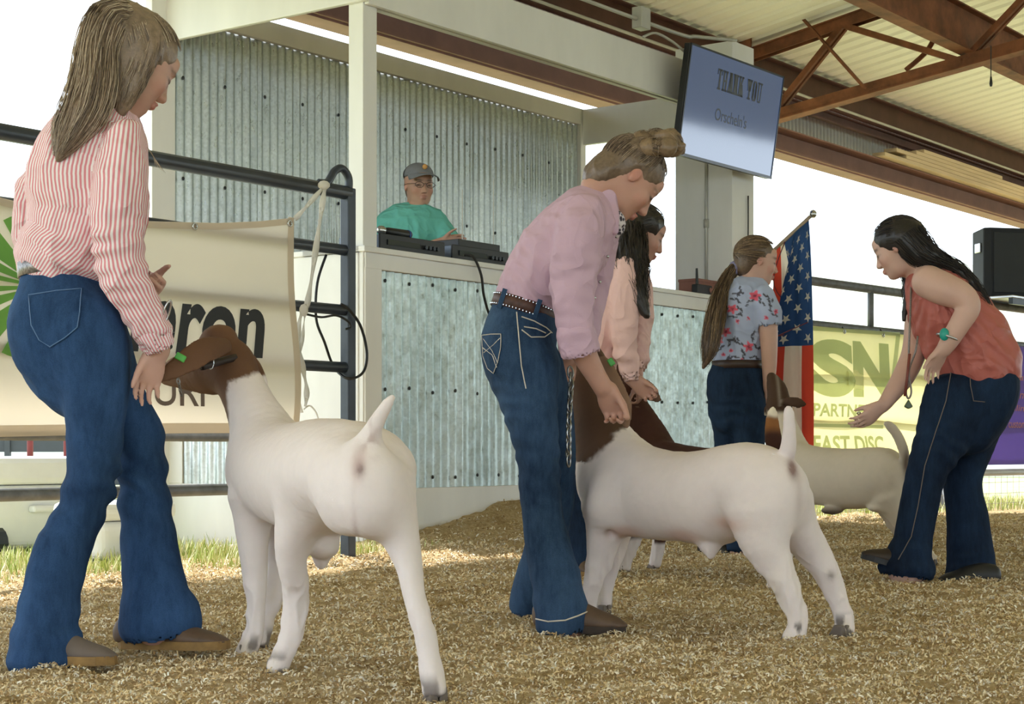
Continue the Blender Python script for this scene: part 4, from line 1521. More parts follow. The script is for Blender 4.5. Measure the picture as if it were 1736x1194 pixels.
# ---- goat 1: seen from behind, head held up by the hand of the woman in stripes
def goat1():
    Y = 4.1
    body = [(P(622, 802, 3.76), .055, .085), (P(606, 800, 3.84), .105, .135), (P(578, 803, 3.97), .126, .150), (P(545, 810, 4.13), .142, .150), (P(505, 808, 4.30), .135, .135), (P(465, 800, 4.46), .125, .112), (P(440, 800, 4.56), .10, .09), (P(428, 802, 4.62), .06, .06)]
    neck = rings(4.5, [(462, 775, 0, 66, .105), (440, 722, .06, 50, .085), (419, 676, .11, 41, .07), (398, 636, .14, 38, .062)])
    head = rings(4.65, [(392, 618, 0, 44, .062), (360, 620, .05, 50, .062), (325, 628, .12, 36, .05), (298, 632, .18, 25, .038), (284, 636, .21, 18, .028)])
    legs = [
        rings(4.05, [(535, 830, -.06, 62, .085), (508, 885, -.03, 42, .07), (494, 945, 0, 27, .045), (502, 1005, .05, 21, .034), (497, 1062, .06, 19, .027), (485, 1100, .06, 17, .026), (470, 1132, .07, 20, .03)]),
        rings(3.72, [(648, 830, .05, 58, .085), (672, 890, .02, 38, .068), (690, 948, 0, 25, .042), (702, 1005, -.02, 19, .033), (717, 1065, -.04, 16, .025), (730, 1120, -.05, 18, .026), (736, 1172, -.06, 21, .03)]),
        rings(4.49, [(428, 845, 0, 40, .07), (429, 915, 0, 27, .045), (433, 985, 0, 20, .032), (434, 1050, 0, 16, .024), (427, 1085, 0, 17, .025), (417, 1108, 0, 19, .027)]),
        rings(4.65, [(482, 860, -.05, 40, .07), (474, 945, 0, 22, .036), (462, 1010, 0, 17, .027), (449, 1062, 0, 14, .022), (441, 1090, 0, 15, .025)])]
    tail = rings(3.7, [(603, 800, .03, 12, .018), (612, 768, .0, 17, .018), (634, 724, -.03, 14, .016), (655, 688, -.05, 10, .012), (665, 674, -.05, 6, .008)])
    ears = [(rings(4.5, [(385, 586, .02, 12, .012), (352, 592, -.06, 23, .010), (318, 612, -.10, 22, .008), (282, 634, -.13, 14, .006), (250, 648, -.14, 5, .005)]),),
            (rings(4.7, [(405, 590, 0, 9, .012), (425, 612, .03, 11, .014), (443, 638, .05, 8, .016), (452, 654, .05, 4, .008)]),)]
    def extra(f):
        f.ell(P(548, 925, 4.12), (.04, .07, .032), k=.03)
        f.ell(P(545, 945, 4.14), (.02, .024, .03), k=.02)
        f.ell(P(372, 570, 4.68), (.045, .05, .032), k=.03)        # poll
        f.ell(P(604, 808, 3.675), (.010, .02, .05), k=.02, sub=True)
        for q in ((590, 830, 3.74), (630, 832, 3.68)): f.ell(P(*q), (.075, .08, .10), k=.05)
    x392, z650 = P(392, 700, 4.6).x, P(392, 648, 4.6).z
    hd = (P(392, 640, 4.6) - P(429, 625, 4.62)).normalized()
    def col(V):
        n = .012 * (vnoise(V * 35, 1) - .5)
        C = np.tile(np.array(WHITE), (len(V), 1))
        up = sstep(-.004, .006, (V[:, 2] + n) - (z650 + .38 * (V[:, 0] - x392)))
        left = sstep(.004, -.006, V[:, 0] + n - x392) * sstep(.5, .56, V[:, 2] + 2 * n)
        br = np.maximum(up, left) * (V[:, 1] > 4.3)
        tone = vnoise(V * 9, 4)[:, None]
        C = C * (1 - br[:, None]) + br[:, None] * (np.array(BROWN) * (.6 + .5 * tone))
        pk = np.exp(-((V - np.array(P(612, 795, 3.66))) ** 2 / np.array([.016, .05, .032]) ** 2).sum(1))
        C = blend(C, lin('#a06f66'), np.clip(pk * 1.2, 0, .85))
        pk = np.exp(-((V - np.array(P(614, 797, 3.65))) ** 2 / np.array([.009, .05, .012]) ** 2).sum(1))
        C = blend(C, lin('#4a2a28'), np.clip(pk * 1.2, 0, .9))
        pk = np.exp(-((V - np.array(P(605, 855, 3.67))) ** 2 / np.array([.006, .04, .07]) ** 2).sum(1))
        C = blend(C, lin('#8a5f58'), np.clip(pk, 0, .6))
        pk = np.exp(-((V - np.array(P(628, 745, 3.64))) ** 2 / np.array([.02, .03, .04]) ** 2).sum(1)) * sstep(.5, .7, vnoise(V * 50, 8))
        C = blend(C, lin('#9a7a72'), pk * .7)
        C = leg_stain(C, V)
        C = blend(C, lin('#5c5048'), sstep(.07, .03, V[:, 2]) * sstep(.4, .6, vnoise(V * 40, 12)) * .8)
        return C
    r = goat('goat', 'white goat with brown head seen from behind with its tail raised', P(540, 762, 4.15).xy.to_3d(), Y, body, neck, head, legs, tail, ears, col, extra, h=.005)
    hooves(r, [(P(468, 1139, 4.12).xy.to_3d(), (-.5, .85, 0), 1.1), (P(738, 1186, 3.66).xy.to_3d(), (-.5, .85, 0), 1.1), (P(415, 1110, 4.49).xy.to_3d(), (-.5, .85, 0), 1.0), (P(440, 1095, 4.65).xy.to_3d(), (-.5, .85, 0), 1.0)])
    # collar strap and chain
    MB().tube(spline([P(342, 622, 4.50), P(370, 614, 4.545), P(400, 606, 4.60), P(418, 604, 4.68)], 5), .011, 6).build('collar', M['leather'], r, True, True)
    ring = [P(357, 615, 4.52) + Vector((.008 * math.cos(t), 0, .017 * math.sin(t))) for t in [k * math.pi / 6 for k in range(12)]]
    MB().tube(ring, .0025, 5, closed=True).build('collar_ring', M['silver'], r, True, True)
    chain_links(r, [P(300, 632, 4.50), P(303, 650, 4.50), P(307, 668, 4.52)], .012, .005, .0016)
    MB().box((-.014, -.003, -.009), (.014, .003, .009), M=Matrix.Translation(P(306, 606, 4.375)) @ Matrix.Rotation(.5, 4, 'Y')).build('ear_tag', M['tag_green'], r, False, True, bevel=.006)
goat1()

# ---- goat 2: centre, side on
def goat2():
    body = [(P(1312, 832, 4.80), .045, .07), (P(1300, 830, 4.85), .112, .118), (P(1262, 822, 4.93), .122, .132), (P(1215, 842, 5.02), .142, .140), (P(1165, 843, 5.12), .135, .135), (P(1112, 838, 5.22), .138, .125), (P(1066, 828, 5.31), .146, .112), (P(1036, 826, 5.37), .125, .098), (P(1018, 828, 5.40), .075, .065)]
    neck = rings(5.38, [(1046, 795, -.02, 68, .095), (1022, 745, .03, 50, .08), (1005, 697, .06, 36, .065), (999, 655, .07, 33, .058)])
    head = rings(5.46, [(1002, 640, 0, 36, .055), (988, 612, .05, 36, .055), (972, 590, .12, 26, .045), (962, 575, .17, 18, .032)])
    legs = [
        rings(4.82, [(1292, 870, 0, 56, .085), (1296, 915, -.01, 44, .07), (1313, 955, -.02, 31, .048), (1332, 992, -.03, 23, .035), (1346, 1030, -.03, 19, .027), (1352, 1060, -.03, 18, .027), (1345, 1084, -.03, 20, .03)]),
        rings(4.98, [(1335, 850, -.05, 42, .085), (1352, 895, -.02, 36, .07), (1382, 940, 0, 28, .046), (1406, 982, 0, 20, .033), (1422, 1025, 0, 16, .025), (1432, 1055, -.01, 17, .025), (1428, 1080, -.03, 19, .028)]),
        rings(5.30, [(1030, 870, .02, 44, .07), (1024, 910, .02, 30, .048), (1016, 952, .03, 23, .036), (1005, 990, .03, 16, .027), (1001, 1022, .03, 13, .021), (1003, 1044, .03, 14, .024)]),
        rings(5.48, [(1048, 870, 0, 40, .07), (1042, 915, .03, 24, .04), (1034, 960, .04, 18, .03), (1026, 995, .04, 13, .022), (1024, 1028, .04, 14, .024)])]
    tail = rings(4.82, [(1326, 792, .02, 14, .02), (1336, 762, -.01, 14, .017), (1338, 728, -.03, 11, .014), (1337, 700, -.04, 9, .011), (1337, 692, -.04, 5, .007)])
    ears = [(rings(5.36, [(1010, 604, -.04, 11, .012), (1024, 622, -.12, 15, .010), (1042, 655, -.20, 16, .009), (1056, 692, -.22, 16, .010), (1062, 724, -.21, 5, .006)]),),
            (rings(5.52, [(995, 598, 0, 8, .012), (980, 615, .06, 10, .012), (972, 640, .09, 9, .01)]),)]
    def extra(f):
        f.ell(P(1203, 925, 5.02), (.03, .045, .03), k=.02)
        f.ell(P(1204, 938, 5.0), (.012, .012, .018), k=.015)
        f.ell(P(1290, 855, 4.83), (.085, .085, .105), k=.05)
        f.ell(P(1322, 848, 4.90), (.07, .08, .10), k=.05)
        f.ell(P(1045, 850, 5.26), (.085, .06, .09), k=.05)
        f.ell(P(1036, 905, 5.26), (.01, .02, .02), k=.02, sub=True)
    A, B = P(978, 797, 5.4), P(1052, 732, 5.36)
    nrm = np.array([-(B.z - A.z), 0, B.x - A.x]); nrm /= np.linalg.norm(nrm)
    def col(V):
        n = .016 * (vnoise(V * 30, 1) - .5) + .01 * (vnoise(V * 90, 2) - .5)
        C = np.tile(np.array(lin('#ebdeda')), (len(V), 1))
        br = sstep(-.004, .010, (V - np.array(A)) @ nrm + n) * (V[:, 1] > 5.12) * (V[:, 2] > .5)
        tone = vnoise(V * 8, 4)[:, None]
        C = C * (1 - br[:, None]) + br[:, None] * (np.array(lin('#624736')) * (.55 + .6 * tone))
        er = ((V[:, 1] < 5.28) & (V[:, 2] > .60) & (V[:, 0] < .37)).astype(float)
        C = blend(C, lin('#8d6f5a'), er * .85)
        pk = np.exp(-((V - np.array(P(1343, 795, 4.78))) ** 2 / np.array([.014, .05, .028]) ** 2).sum(1))
        C = blend(C, lin('#7a5650'), np.clip(pk * 1.2, 0, .85))
        pk = np.exp(-((V - np.array(P(1347, 835, 4.82))) ** 2 / np.array([.012, .05, .05]) ** 2).sum(1))
        C = blend(C, lin('#8c6a62'), np.clip(pk, 0, .6))
        pk = np.exp(-((V - np.array(P(1411, 976, 4.93))) ** 2 / np.array([.012, .04, .012]) ** 2).sum(1))
        C = blend(C, lin('#8d817a'), np.clip(pk, 0, .8))
        for q in ((1245, 888, 4.85), (1150, 912, 5.0), (1056, 905, 5.2)):
            pk = np.exp(-((V - np.array(P(*q))) ** 2 / np.array([.05, .08, .02]) ** 2).sum(1))
            C = blend(C, lin('#d3a796'), np.clip(pk, 0, .55))
        C = leg_stain(C, V)
        C = blend(C, lin('#4a433f'), sstep(.075, .04, V[:, 2]) * sstep(.5, .62, vnoise(V * 40, 12)) * .85)
        return C
    r = goat('goat', 'white goat with dark brown neck standing side on, held by its ear', P(1180, 762, 5.1).xy.to_3d(), 5.1, body, neck, head, legs, tail, ears, col, extra, h=.005)
    hooves(r, [(P(1343, 1091, 4.79).xy.to_3d(), (-.6, .6, 0), 1.1), (P(1426, 1087, 4.94).xy.to_3d(), (-.6, .6, 0), 1.1), (P(1003, 1052, 5.33).xy.to_3d() + Vector((0, 0, .005)), (-.6, .6, 0), 1.0), (P(1024, 1040, 5.5).xy.to_3d() + Vector((0, 0, .01)), (-.6, .6, 0), 1.0)])
    MB().box((-.012, -.003, -.009), (.012, .003, .009), M=Matrix.Translation(P(1036, 614, 5.20)) @ Matrix.Rotation(1.0, 4, 'Y')).build('ear_tag', M['tag_green'], r, False, True, bevel=.005)
    # chain lead hanging from the collar
    c = thing('chain_lead', 'steel chain lead hanging beside the jeans of the bending woman', 'chain', P(966, 622, 5.12))
    chain_links(c, [P(966, 622, 5.12), P(968, 650, 5.11), P(965, 700, 5.09), P(964, 740, 5.08), P(964, 788, 5.08)], .0195, .011, .0033)
goat2()

# ---- goat 3: brown, behind goat 2
def goat3():
    body = [(P(1302, 812, 6.82), .04, .06), (P(1288, 812, 6.88), .118, .105), (P(1232, 820, 7.02), .14, .125), (P(1170, 815, 7.2), .145, .125), (P(1115, 806, 7.36), .15, .11), (P(1090, 800, 7.44), .11, .09)]
    neck = rings(7.42, [(1106, 776, 0, 46, .09), (1088, 732, .03, 38, .075), (1074, 695, .06, 28, .06), (1066, 668, .08, 25, .055)])
    head = rings(7.52, [(1066, 662, 0, 25, .05), (1054, 642, .06, 25, .05), (1042, 626, .12, 18, .04), (1036, 618, .15, 12, .03)])
    legs = [
        rings(6.76, [(1290, 848, .04, 34, .08), (1300, 895, 0, 22, .05), (1316, 935, -.05, 14, .033), (1315, 968, -.08, 11, .024), (1311, 994, -.1, 12, .028)]),
        rings(6.98, [(1300, 848, 0, 32, .08), (1312, 895, 0, 20, .05), (1330, 925, 0, 14, .033), (1331, 950, 0, 11, .024), (1328, 975, 0, 12, .028)]),
        rings(7.40, [(1092, 850, 0, 26, .06), (1080, 895, 0, 15, .036), (1070, 928, 0, 12, .026), (1062, 950, 0, 11, .024), (1058, 964, 0, 12, .027)]),
        rings(7.58, [(1122, 850, 0, 24, .06), (1120, 895, 0, 14, .036), (1117, 925, 0, 11, .026), (1113, 945, 0, 10, .024), (1110, 957, 0, 11, .027)])]
    tail = rings(6.76, [(1313, 768, .02, 12, .02), (1311, 745, -.02, 15, .02), (1309, 718, -.04, 12, .017), (1310, 698, -.05, 8, .011), (1311, 692, -.05, 4, .007)])
    ears = [(rings(7.38, [(1074, 648, .08, 9, .014), (1088, 654, 0, 15, .010), (1102, 666, -.04, 15, .010), (1114, 676, -.04, 8, .007), (1120, 679, -.04, 3, .005)]),)]
    def col(V):
        tone = vnoise(V * 7, 4)[:, None]
        C = np.array(lin('#45291f'))[None] * (.75 + .5 * tone)
        up = sstep(.57, .545, V[:, 2]); 
        z = V[:, 2] + .015 * (vnoise(V * 30, 3) - .5)
        C = blend(C, WHITE, sstep(.135, .115, z - .03 * (V[:, 0] < .63)) )
        tl = sstep(P(1310, 712, 6.72).z, P(1310, 702, 6.72).z, z) * (V[:, 1] < 6.9)
        C = blend(C, lin('#e9dcc6'), tl)
        tl = sstep(P(1310, 740, 6.72).z, P(1310, 722, 6.72).z, z) * (V[:, 1] < 6.9) * (1 - tl)
        C = blend(C, lin('#a06a3a'), tl * .8)
        ear = (V[:, 0] > P(1078, 0, 7.3).x) & (V[:, 2] > P(0, 690, 7.36).z) & (V[:, 1] < 7.42)
        C = blend(C, lin('#7d614e'), ear * .8)
        return C
    r = goat('goat', 'dark brown goat with white feet standing behind the white side-on goat', P(1190, 762, 7.1).xy.to_3d(), 7.1, body, neck, head, legs, tail, ears, col, None, h=.007)
    hooves(r, [(P(1310, 999, 6.66).xy.to_3d(), (-.6, .6, 0), 1.0), (P(1328, 980, 6.98).xy.to_3d(), (-.6, .6, 0), 1.0), (P(1056, 967, 7.4).xy.to_3d() + Vector((0, 0, .01)), (-.6, .6, 0), 1.0), (P(1108, 960, 7.58).xy.to_3d() + Vector((0, 0, .012)), (-.6, .6, 0), 1.0)])
goat3()

# ---- goat 4: cream, far right
def goat4():
    body = [(P(1520, 806, 7.98), .05, .06), (P(1503, 806, 8.02), .128, .10), (P(1450, 812, 8.14), .145, .115), (P(1395, 808, 8.28), .14, .115), (P(1352, 802, 8.4), .145, .10), (P(1330, 796, 8.46), .11, .08)]
    neck = rings(8.45, [(1340, 772, 0, 36, .085), (1330, 735, .03, 27, .07), (1323, 704, .05, 21, .055), (1320, 690, .06, 19, .05)])
    head = rings(8.5, [(1321, 688, 0, 20, .05), (1318, 665, .03, 18, .048), (1312, 648, .06, 12, .038), (1308, 640, .08, 8, .03)])
    legs = [
        rings(8.0, [(1512, 842, 0, 32, .075), (1532, 885, 0, 18, .045), (1552, 912, 0, 12, .03), (1568, 932, -.02, 9, .023), (1580, 948, -.04, 10, .026)]),
        rings(8.16, [(1505, 842, 0, 30, .075), (1518, 885, 0, 16, .045), (1532, 910, 0, 11, .03), (1534, 930, 0, 9, .023), (1530, 948, 0, 10, .026)]),
        rings(8.36, [(1345, 842, 0, 26, .06), (1338, 885, 0, 14, .035), (1334, 915, 0, 10, .025), (1333, 932, 0, 9, .022), (1331, 944, 0, 10, .026)]),
        rings(8.52, [(1362, 842, 0, 24, .06), (1358, 885, 0, 13, .035), (1355, 912, 0, 10, .025), (1354, 928, 0, 9, .022), (1352, 941, 0, 10, .026)])]
    tail = rings(7.92, [(1534, 795, .02, 7, .018), (1532, 765, 0, 9, .018), (1521, 738, -.02, 9, .016), (1508, 722, -.03, 8, .014), (1500, 717, -.03, 4, .008)])
    ears = [(rings(8.4, [(1326, 680, .04, 5, .012), (1342, 681, 0, 9, .010), (1356, 684, -.02, 9, .009), (1366, 686, -.02, 3, .005)]),),
            (rings(8.6, [(1312, 682, 0, 5, .012), (1303, 692, .03, 7, .010), (1298, 704, .03, 4, .006)]),)]
    def extra(f):
        for q in ((1410, 866, 8.2), (1490, 862, 8.02)): f.ell(P(*q), (.05, .05, .018), k=.03)
    def col(V):
        tone = vnoise(V * 6, 4)[:, None]
        C = np.array(lin('#ddd0bd'))[None] * (.9 + .12 * tone)
        z0 = P(0, 702, 8.5).z
        hd = sstep(z0 - .01, z0 + .02, V[:, 2] + .02 * (vnoise(V * 20, 2) - .5)) * (V[:, 1] > 8.2)
        C = blend(C, lin('#4a3527'), hd)
        bl = np.exp(-((V[:, 0] - P(1322, 0, 8.45).x) / .008) ** 2) * hd * (V[:, 2] > P(0, 690, 8.5).z)
        C = blend(C, lin('#cfc4b6'), bl * .3)
        pk = np.exp(-((V - np.array(P(1405, 868, 8.2))) ** 2 / np.array([.12, .12, .022]) ** 2).sum(1))
        C = blend(C, lin('#4d3b33'), np.clip(pk, 0, .9))
        pk = np.exp(-((V - np.array(P(1538, 785, 7.9))) ** 2 / np.array([.018, .1, .07]) ** 2).sum(1))
        C = blend(C, lin('#4d3b33'), np.clip(pk, 0, .85))
        return C
    r = goat('goat', 'cream goat with brown ears and dark belly patch standing before the yellow banner', P(1430, 762, 8.2).xy.to_3d(), 8.2, body, neck, head, legs, tail, ears, col, extra, h=.0075)
    hooves(r, [(P(1582, 952, 7.96).xy.to_3d(), (-.8, .4, 0), 1.0), (P(1530, 954, 8.16).xy.to_3d(), (-.8, .4, 0), 1.0), (P(1330, 948, 8.36).xy.to_3d(), (-.8, .4, 0), 1.0), (P(1351, 946, 8.52).xy.to_3d(), (-.8, .4, 0), 1.0)])
goat4()

# ================================================================== PEOPLE
M['skin'] = attr_mat('skin', .5, bscale=220, bstr=.06, bdist=.002, spec=.4, var=.05, vscale=25, sub=.12)
M['hair'] = attr_mat('hair', .38, bscale=140, bstr=.35, bdist=.003, spec=.5, var=.35, vscale=90)
M['boot'] = simple('brown_boot_leather', '#5a4636', .6, var=.25, vscale=14)
M['black_shoe'] = simple('black_shoe', '#1b1a1c', .5, var=.2)
M['sole'] = simple('tan_sole', '#8a6a3a', .75, var=.3, vscale=20)

def denim(name, dark, light, wash=.5):
    nt = NT(name)
    at = nt.n('ShaderNodeAttribute', attribute_name='Par')
    sp = nt.n('ShaderNodeSeparateColor'); nt.l(at.outputs[0], sp.inputs[0])
    n1 = noise(nt, 5, 4, .6, stretch=(1, 1, .6)); n2 = noise(nt, 420, 2, .5); n3 = noise(nt, 60, 4, .7, stretch=(1, 1, .25))
    m = math_(nt, 'ADD', math_(nt, 'MULTIPLY', n1, .7), math_(nt, 'MULTIPLY', n3, .3))
    c = ramp(nt, m, [(.35, L4(dark)), (.68, L4(light))])
    w = ramp(nt, n2, [(.3, (.8,) * 3), (.7, (1.08,) * 3)])
    c = mixc(nt, 1.0, c, w, 'MULTIPLY')
    # outer leg seam: a raised line with paler stitching along one angle of the leg
    for a0 in (-1.35,):
        d = math_(nt, 'ABSOLUTE', math_(nt, 'SUBTRACT', sp.outputs[1], a0))
        dash = math_(nt, 'GREATER_THAN', math_(nt, 'SINE', math_(nt, 'MULTIPLY', sp.outputs[0], 900.0)), -.3)
        s1 = math_(nt, 'LESS_THAN', d, .022)
        isleg = math_(nt, 'GREATER_THAN', sp.outputs[2], .5)
        fac = math_(nt, 'MULTIPLY', math_(nt, 'MULTIPLY', s1, isleg), math_(nt, 'MULTIPLY', math_(nt, 'ADD', dash, .4), .35))
        c = mixc(nt, fac, c, L4(light))
    nt.l(c, nt.b.inputs['Base Color'])
    nt.b.inputs['Roughness'].default_value = .85
    nt.b.inputs['Specular IOR Level'].default_value = .15
    bump(nt, math_(nt, 'ADD', math_(nt, 'MULTIPLY', n2, .4), n3), .3, .003)
    return nt.m

def wrinkle(amp, fr, seed=0, band=None):
    """folds: ridged noise, stretched along one direction"""
    fr = np.array(fr, float)
    def f(V, N):
        r = ridged(V * fr, seed) ** 1.6 * .8 + ridged(V * fr * 2.1 + 7, seed + 1) ** 1.5 * .4 + vnoise(V * fr * .5, seed + 2) * .5
        return amp * (r - .55)
    return f

def fold_bands(lst, base=None):
    """crease rings round a limb: (centre, direction of the limb, reach, wave number, amplitude)"""
    def f(V, N):
        d = base(V, N) if base else np.zeros(len(V))
        for c, t, rch, wn, amp in lst:
            q = V - np.array(c)
            s = q @ np.array(Vector(t).normalized())
            s = s + .03 * (vnoise(V * 14, 3) - .5)
            rr = np.linalg.norm(q, axis=1)
            w = np.exp(-(rr / rch) ** 2)
            d = d + amp * .8 * w * np.sin(s * wn + 7 * vnoise(V * 7, 5)) * (.4 + 1.2 * vnoise(V * 11, 6))
        return d
    return f

def frame(fwd, up):
    f = Vector(fwd).normalized(); u = Vector(up); u = (u - f * u.dot(f)).normalized(); r = f.cross(u)
    return np.array([[r.x, f.x, u.x], [r.y, f.y, u.y], [r.z, f.z, u.z]])

def look(phi, theta, mirror=1, roll=0.0):
    """facing right (mirror 1) or left (-1), turned phi away from the viewer, tilted theta down; degrees"""
    p, t = math.radians(phi), math.radians(theta)
    f = Vector((mirror * math.cos(p) * math.cos(t), math.sin(p) * math.cos(t), -math.sin(t)))
    u = Vector((mirror * math.cos(p) * math.sin(t), math.sin(p) * math.sin(t), math.cos(t)))
    if roll: u = Matrix.Rotation(math.radians(roll), 3, f) @ u
    return frame(f, u)

class Head:
    def __init__(s, c, R, k=1.0):
        s.c = np.array(c, float); s.R = R; s.k = k
    def w(s, x, y, z):
        return Vector(s.c + s.R @ (np.array([x, y, z]) * s.k))
    def loc(s, V):
        return (V - s.c) @ s.R / s.k
    def add(s, f, male=False, ears=True):
        k = s.k
        def e(x, y, z, r, kk=.012, sub=False, rot=None):
            R = s.R if rot is None else s.R @ np.array(rot)
            f.ell(s.w(x, y, z), tuple(q * k for q in r), R, kk * k, sub)
        e(0, -.012, .030, (.076, .097, .086), .02)
        e(0, .030, -.022, (.061, .062, .085), .03)
        e(0, .033, -.078, (.044 if not male else .052, .046, .034), .025)
        e(0, .066, -.098, (.020, .019, .016), .018)
        e(0, .078, .045, (.045, .016, .025), .02)
        for q in (-1, 1):
            e(q * .029, .082, .020, (.022, .010, .007), .010)
            e(q * .039, .060, -.032, (.021, .020, .022), .02)
            e(q * .030, .101, -.001, (.013, .012, .010), .010, True)
            e(q * .030, .078, -.001, (.0135, .0125, .0105), .003)
            e(q * .010, .098, -.040, (.0085, .010, .008), .006)
            if ears:
                e(q * .075, -.006, -.008, (.007, .016, .027), .006)
                e(q * .083, -.002, -.004, (.004, .010, .018), .004, True)
        f.tube([(s.w(0, .086, .012), .007 * k, .007 * k), (s.w(0, .098, -.012), .0075 * k, .008 * k), (s.w(0, .107, -.034), .009 * k, .009 * k)], k=.010 * k)
        e(0, .105, -.037, (.010, .010, .008), .008)
        e(0, .094, -.064, (.021, .0085, .0055), .006)
        e(0, .091, -.075, (.018, .0095, .0065), .006)
        if f.h < .0052: e(0, .104, -.0695, (.022, .006, .0016), .003, True)
    def paint(s, C, V, brow='#5a4030', lip='#b0645c', blush=.35, lash='#2c201c'):
        L = s.loc(V)
        near = (np.abs(L[:, 0]) < .1) & (np.abs(L[:, 1]) < .14) & (np.abs(L[:, 2]) < .14)
        fr = near & (L[:, 1] > .04)
        g = lambda x, y, sx, sy: np.exp(-((L[:, 0] - x) / sx) ** 2 - ((L[:, 2] - y) / sy) ** 2) * fr
        w = np.clip(1.6 * np.maximum(g(0, -.064, .018, .005), g(0, -.0755, .016, .0055)), 0, .85)
        C = blend(C, lin(lip), w)
        for q in (-1, 1):
            C = blend(C, lin('#c4705f'), g(q * .042, -.035, .022, .02) * blush)
            C = blend(C, lin(brow), np.clip(1.7 * g(q * .031, .022, .018, .0052), 0, .85))
            C = blend(C, lin(lash), np.clip(1.8 * g(q * .031, -.004, .015, .0042), 0, .9))
            ear = np.exp(-((L[:, 0] - q * .08) / .014) ** 2 - ((L[:, 1] + .006) / .022) ** 2 - ((L[:, 2] + .008) / .03) ** 2)
            C = blend(C, lin('#c9796a'), ear * .45)
        return C

def hand(f, wrist, d, s, length=.18, curl=(.5, .7, .4), spread=.12, thumb=(.65, .65, .25), k=.006, left=False, each=None):
    """palm, four unequal jointed fingers and a thumb; d along the hand, s towards the thumb side"""
    q = length / .18
    d = Vector(d).normalized(); s = Vector(s); s = (s - d * s.dot(d)).normalized()
    n = d.cross(s) * (-1 if left else 1)             # palm side
    w = Vector(wrist)
    f.tube([(w - d * .02 * q, .024 * q, .019 * q), (w + d * .02 * q, .030 * q, .019 * q), (w + d * .055 * q, .040 * q, .018 * q), (w + d * .088 * q, .041 * q, .014 * q)], k=.015, ref=s)
    L = (.070, .078, .073, .057); B = (.086, .092, .088, .078); S = (.030, .0105, -.0095, -.029)
    for i in range(4):
        base = w + d * (B[i] * q) + s * (S[i] * q)
        ang = 0.0
        di = (d + s * (spread * (1.3 - i * .9) * .35)).normalized()
        pts = [(base - di * .02 * q, .0095 * q, .0095 * q)]
        p = base
        cu = curl if each is None else each[i]
        for j, (fr, c) in enumerate(zip((.46, .30, .24), cu)):
            ang += c
            v = di * math.cos(ang) + n * math.sin(ang)
            r0 = (.0092, .0084, .0076)[j] * q
            pts.append((p, r0, r0))
            p = p + v * (L[i] * fr * q)
        pts.append((p, .0062 * q, .0062 * q))
        f.tube(pts, k=.004, m=3)
    b = w + d * (.026 * q) + s * (.026 * q)
    v = (d * thumb[0] + s * thumb[1] + n * thumb[2]).normalized()
    p1 = b + v * (.040 * q); v2 = (v + d * .5 + n * .25).normalized(); p2 = p1 + v2 * (.030 * q); p3 = p2 + (v2 + d * .3).normalized() * (.024 * q)
    f.tube([(b - v * .01, .014 * q, .014 * q), (b, .0145 * q, .0145 * q), (p1, .0105 * q, .0105 * q), (p2, .009 * q, .009 * q), (p3, .0068 * q, .0068 * q)], k=.010, m=3)

def strands(name, parent, curves, cols, r=.0016, mat=None):
    """hair as thin three-sided tubes; curves: list of point lists"""
    V, F, C = [], [], []
    for ci, pts in enumerate(curves):
        pts = np.array([tuple(p) for p in pts]); n = len(pts)
        T = np.gradient(pts, axis=0); T /= np.linalg.norm(T, axis=1)[:, None] + 1e-9
        a = np.cross(T, np.array([.31, .52, .79])); a /= np.linalg.norm(a, axis=1)[:, None] + 1e-9
        b = np.cross(T, a)
        rr = r * (1 - .75 * (np.linspace(0, 1, n)) ** 3)
        base = len(V) * 0 + sum(len(v) for v in V)
        ring = np.stack([pts + (a * math.cos(t) + b * math.sin(t)) * rr[:, None] for t in (0, 2.1, 4.2)], 1).reshape(-1, 3)
        V.append(ring)
        i = np.arange(n - 1)[:, None] * 3
        for k in range(3):
            k2 = (k + 1) % 3
            F.append(np.concatenate([i + k, i + k2, i + 3 + k2, i + 3 + k], 1) + base)
        C.append(np.tile(np.array(cols[ci % len(cols)]), (n * 3, 1)))
    V = np.concatenate(V); F = np.concatenate(F); C = np.concatenate(C)
    o = mk(name, V, F, mat or M['hair'], parent, True)
    if len(o.data.vertices) == len(V): paint(o, C)
    tag(o, kind='stuff')
    return o

def bundle(rg, n, seed, ref=None, wob=.006, rmin=.55, wisp=0.0):
    """strand curves that follow a lofted lock of hair"""
    T = Tube(rg, ref=ref, m=3)
    rn = np.random.default_rng(seed); out = []
    for i in range(n):
        th = rn.uniform(0, 2 * math.pi); rad = rn.uniform(rmin, 1.0) ** .5
        ph = rn.uniform(0, 6.28); fq = rn.uniform(3, 8)
        end = int(len(T.c) * rn.uniform(.82, 1.0))
        st = 0
        t = np.linspace(0, 1, len(T.c))
        rad_t = rad * (1 + wisp * rn.uniform(-1, 1) * t)
        tw = th + .5 * rn.uniform(-1, 1) * t
        p = T.c + T.a * (T.ra * rad_t * np.cos(tw))[:, None] + T.b * (T.rb * rad_t * np.sin(tw))[:, None]
        p = p + (wob * np.sin(fq * t * 3 + ph))[:, None] * T.a + (wob * np.cos(fq * t * 2.6 + ph))[:, None] * T.b
        out.append(p[:max(end, 4)][::1])
    return out

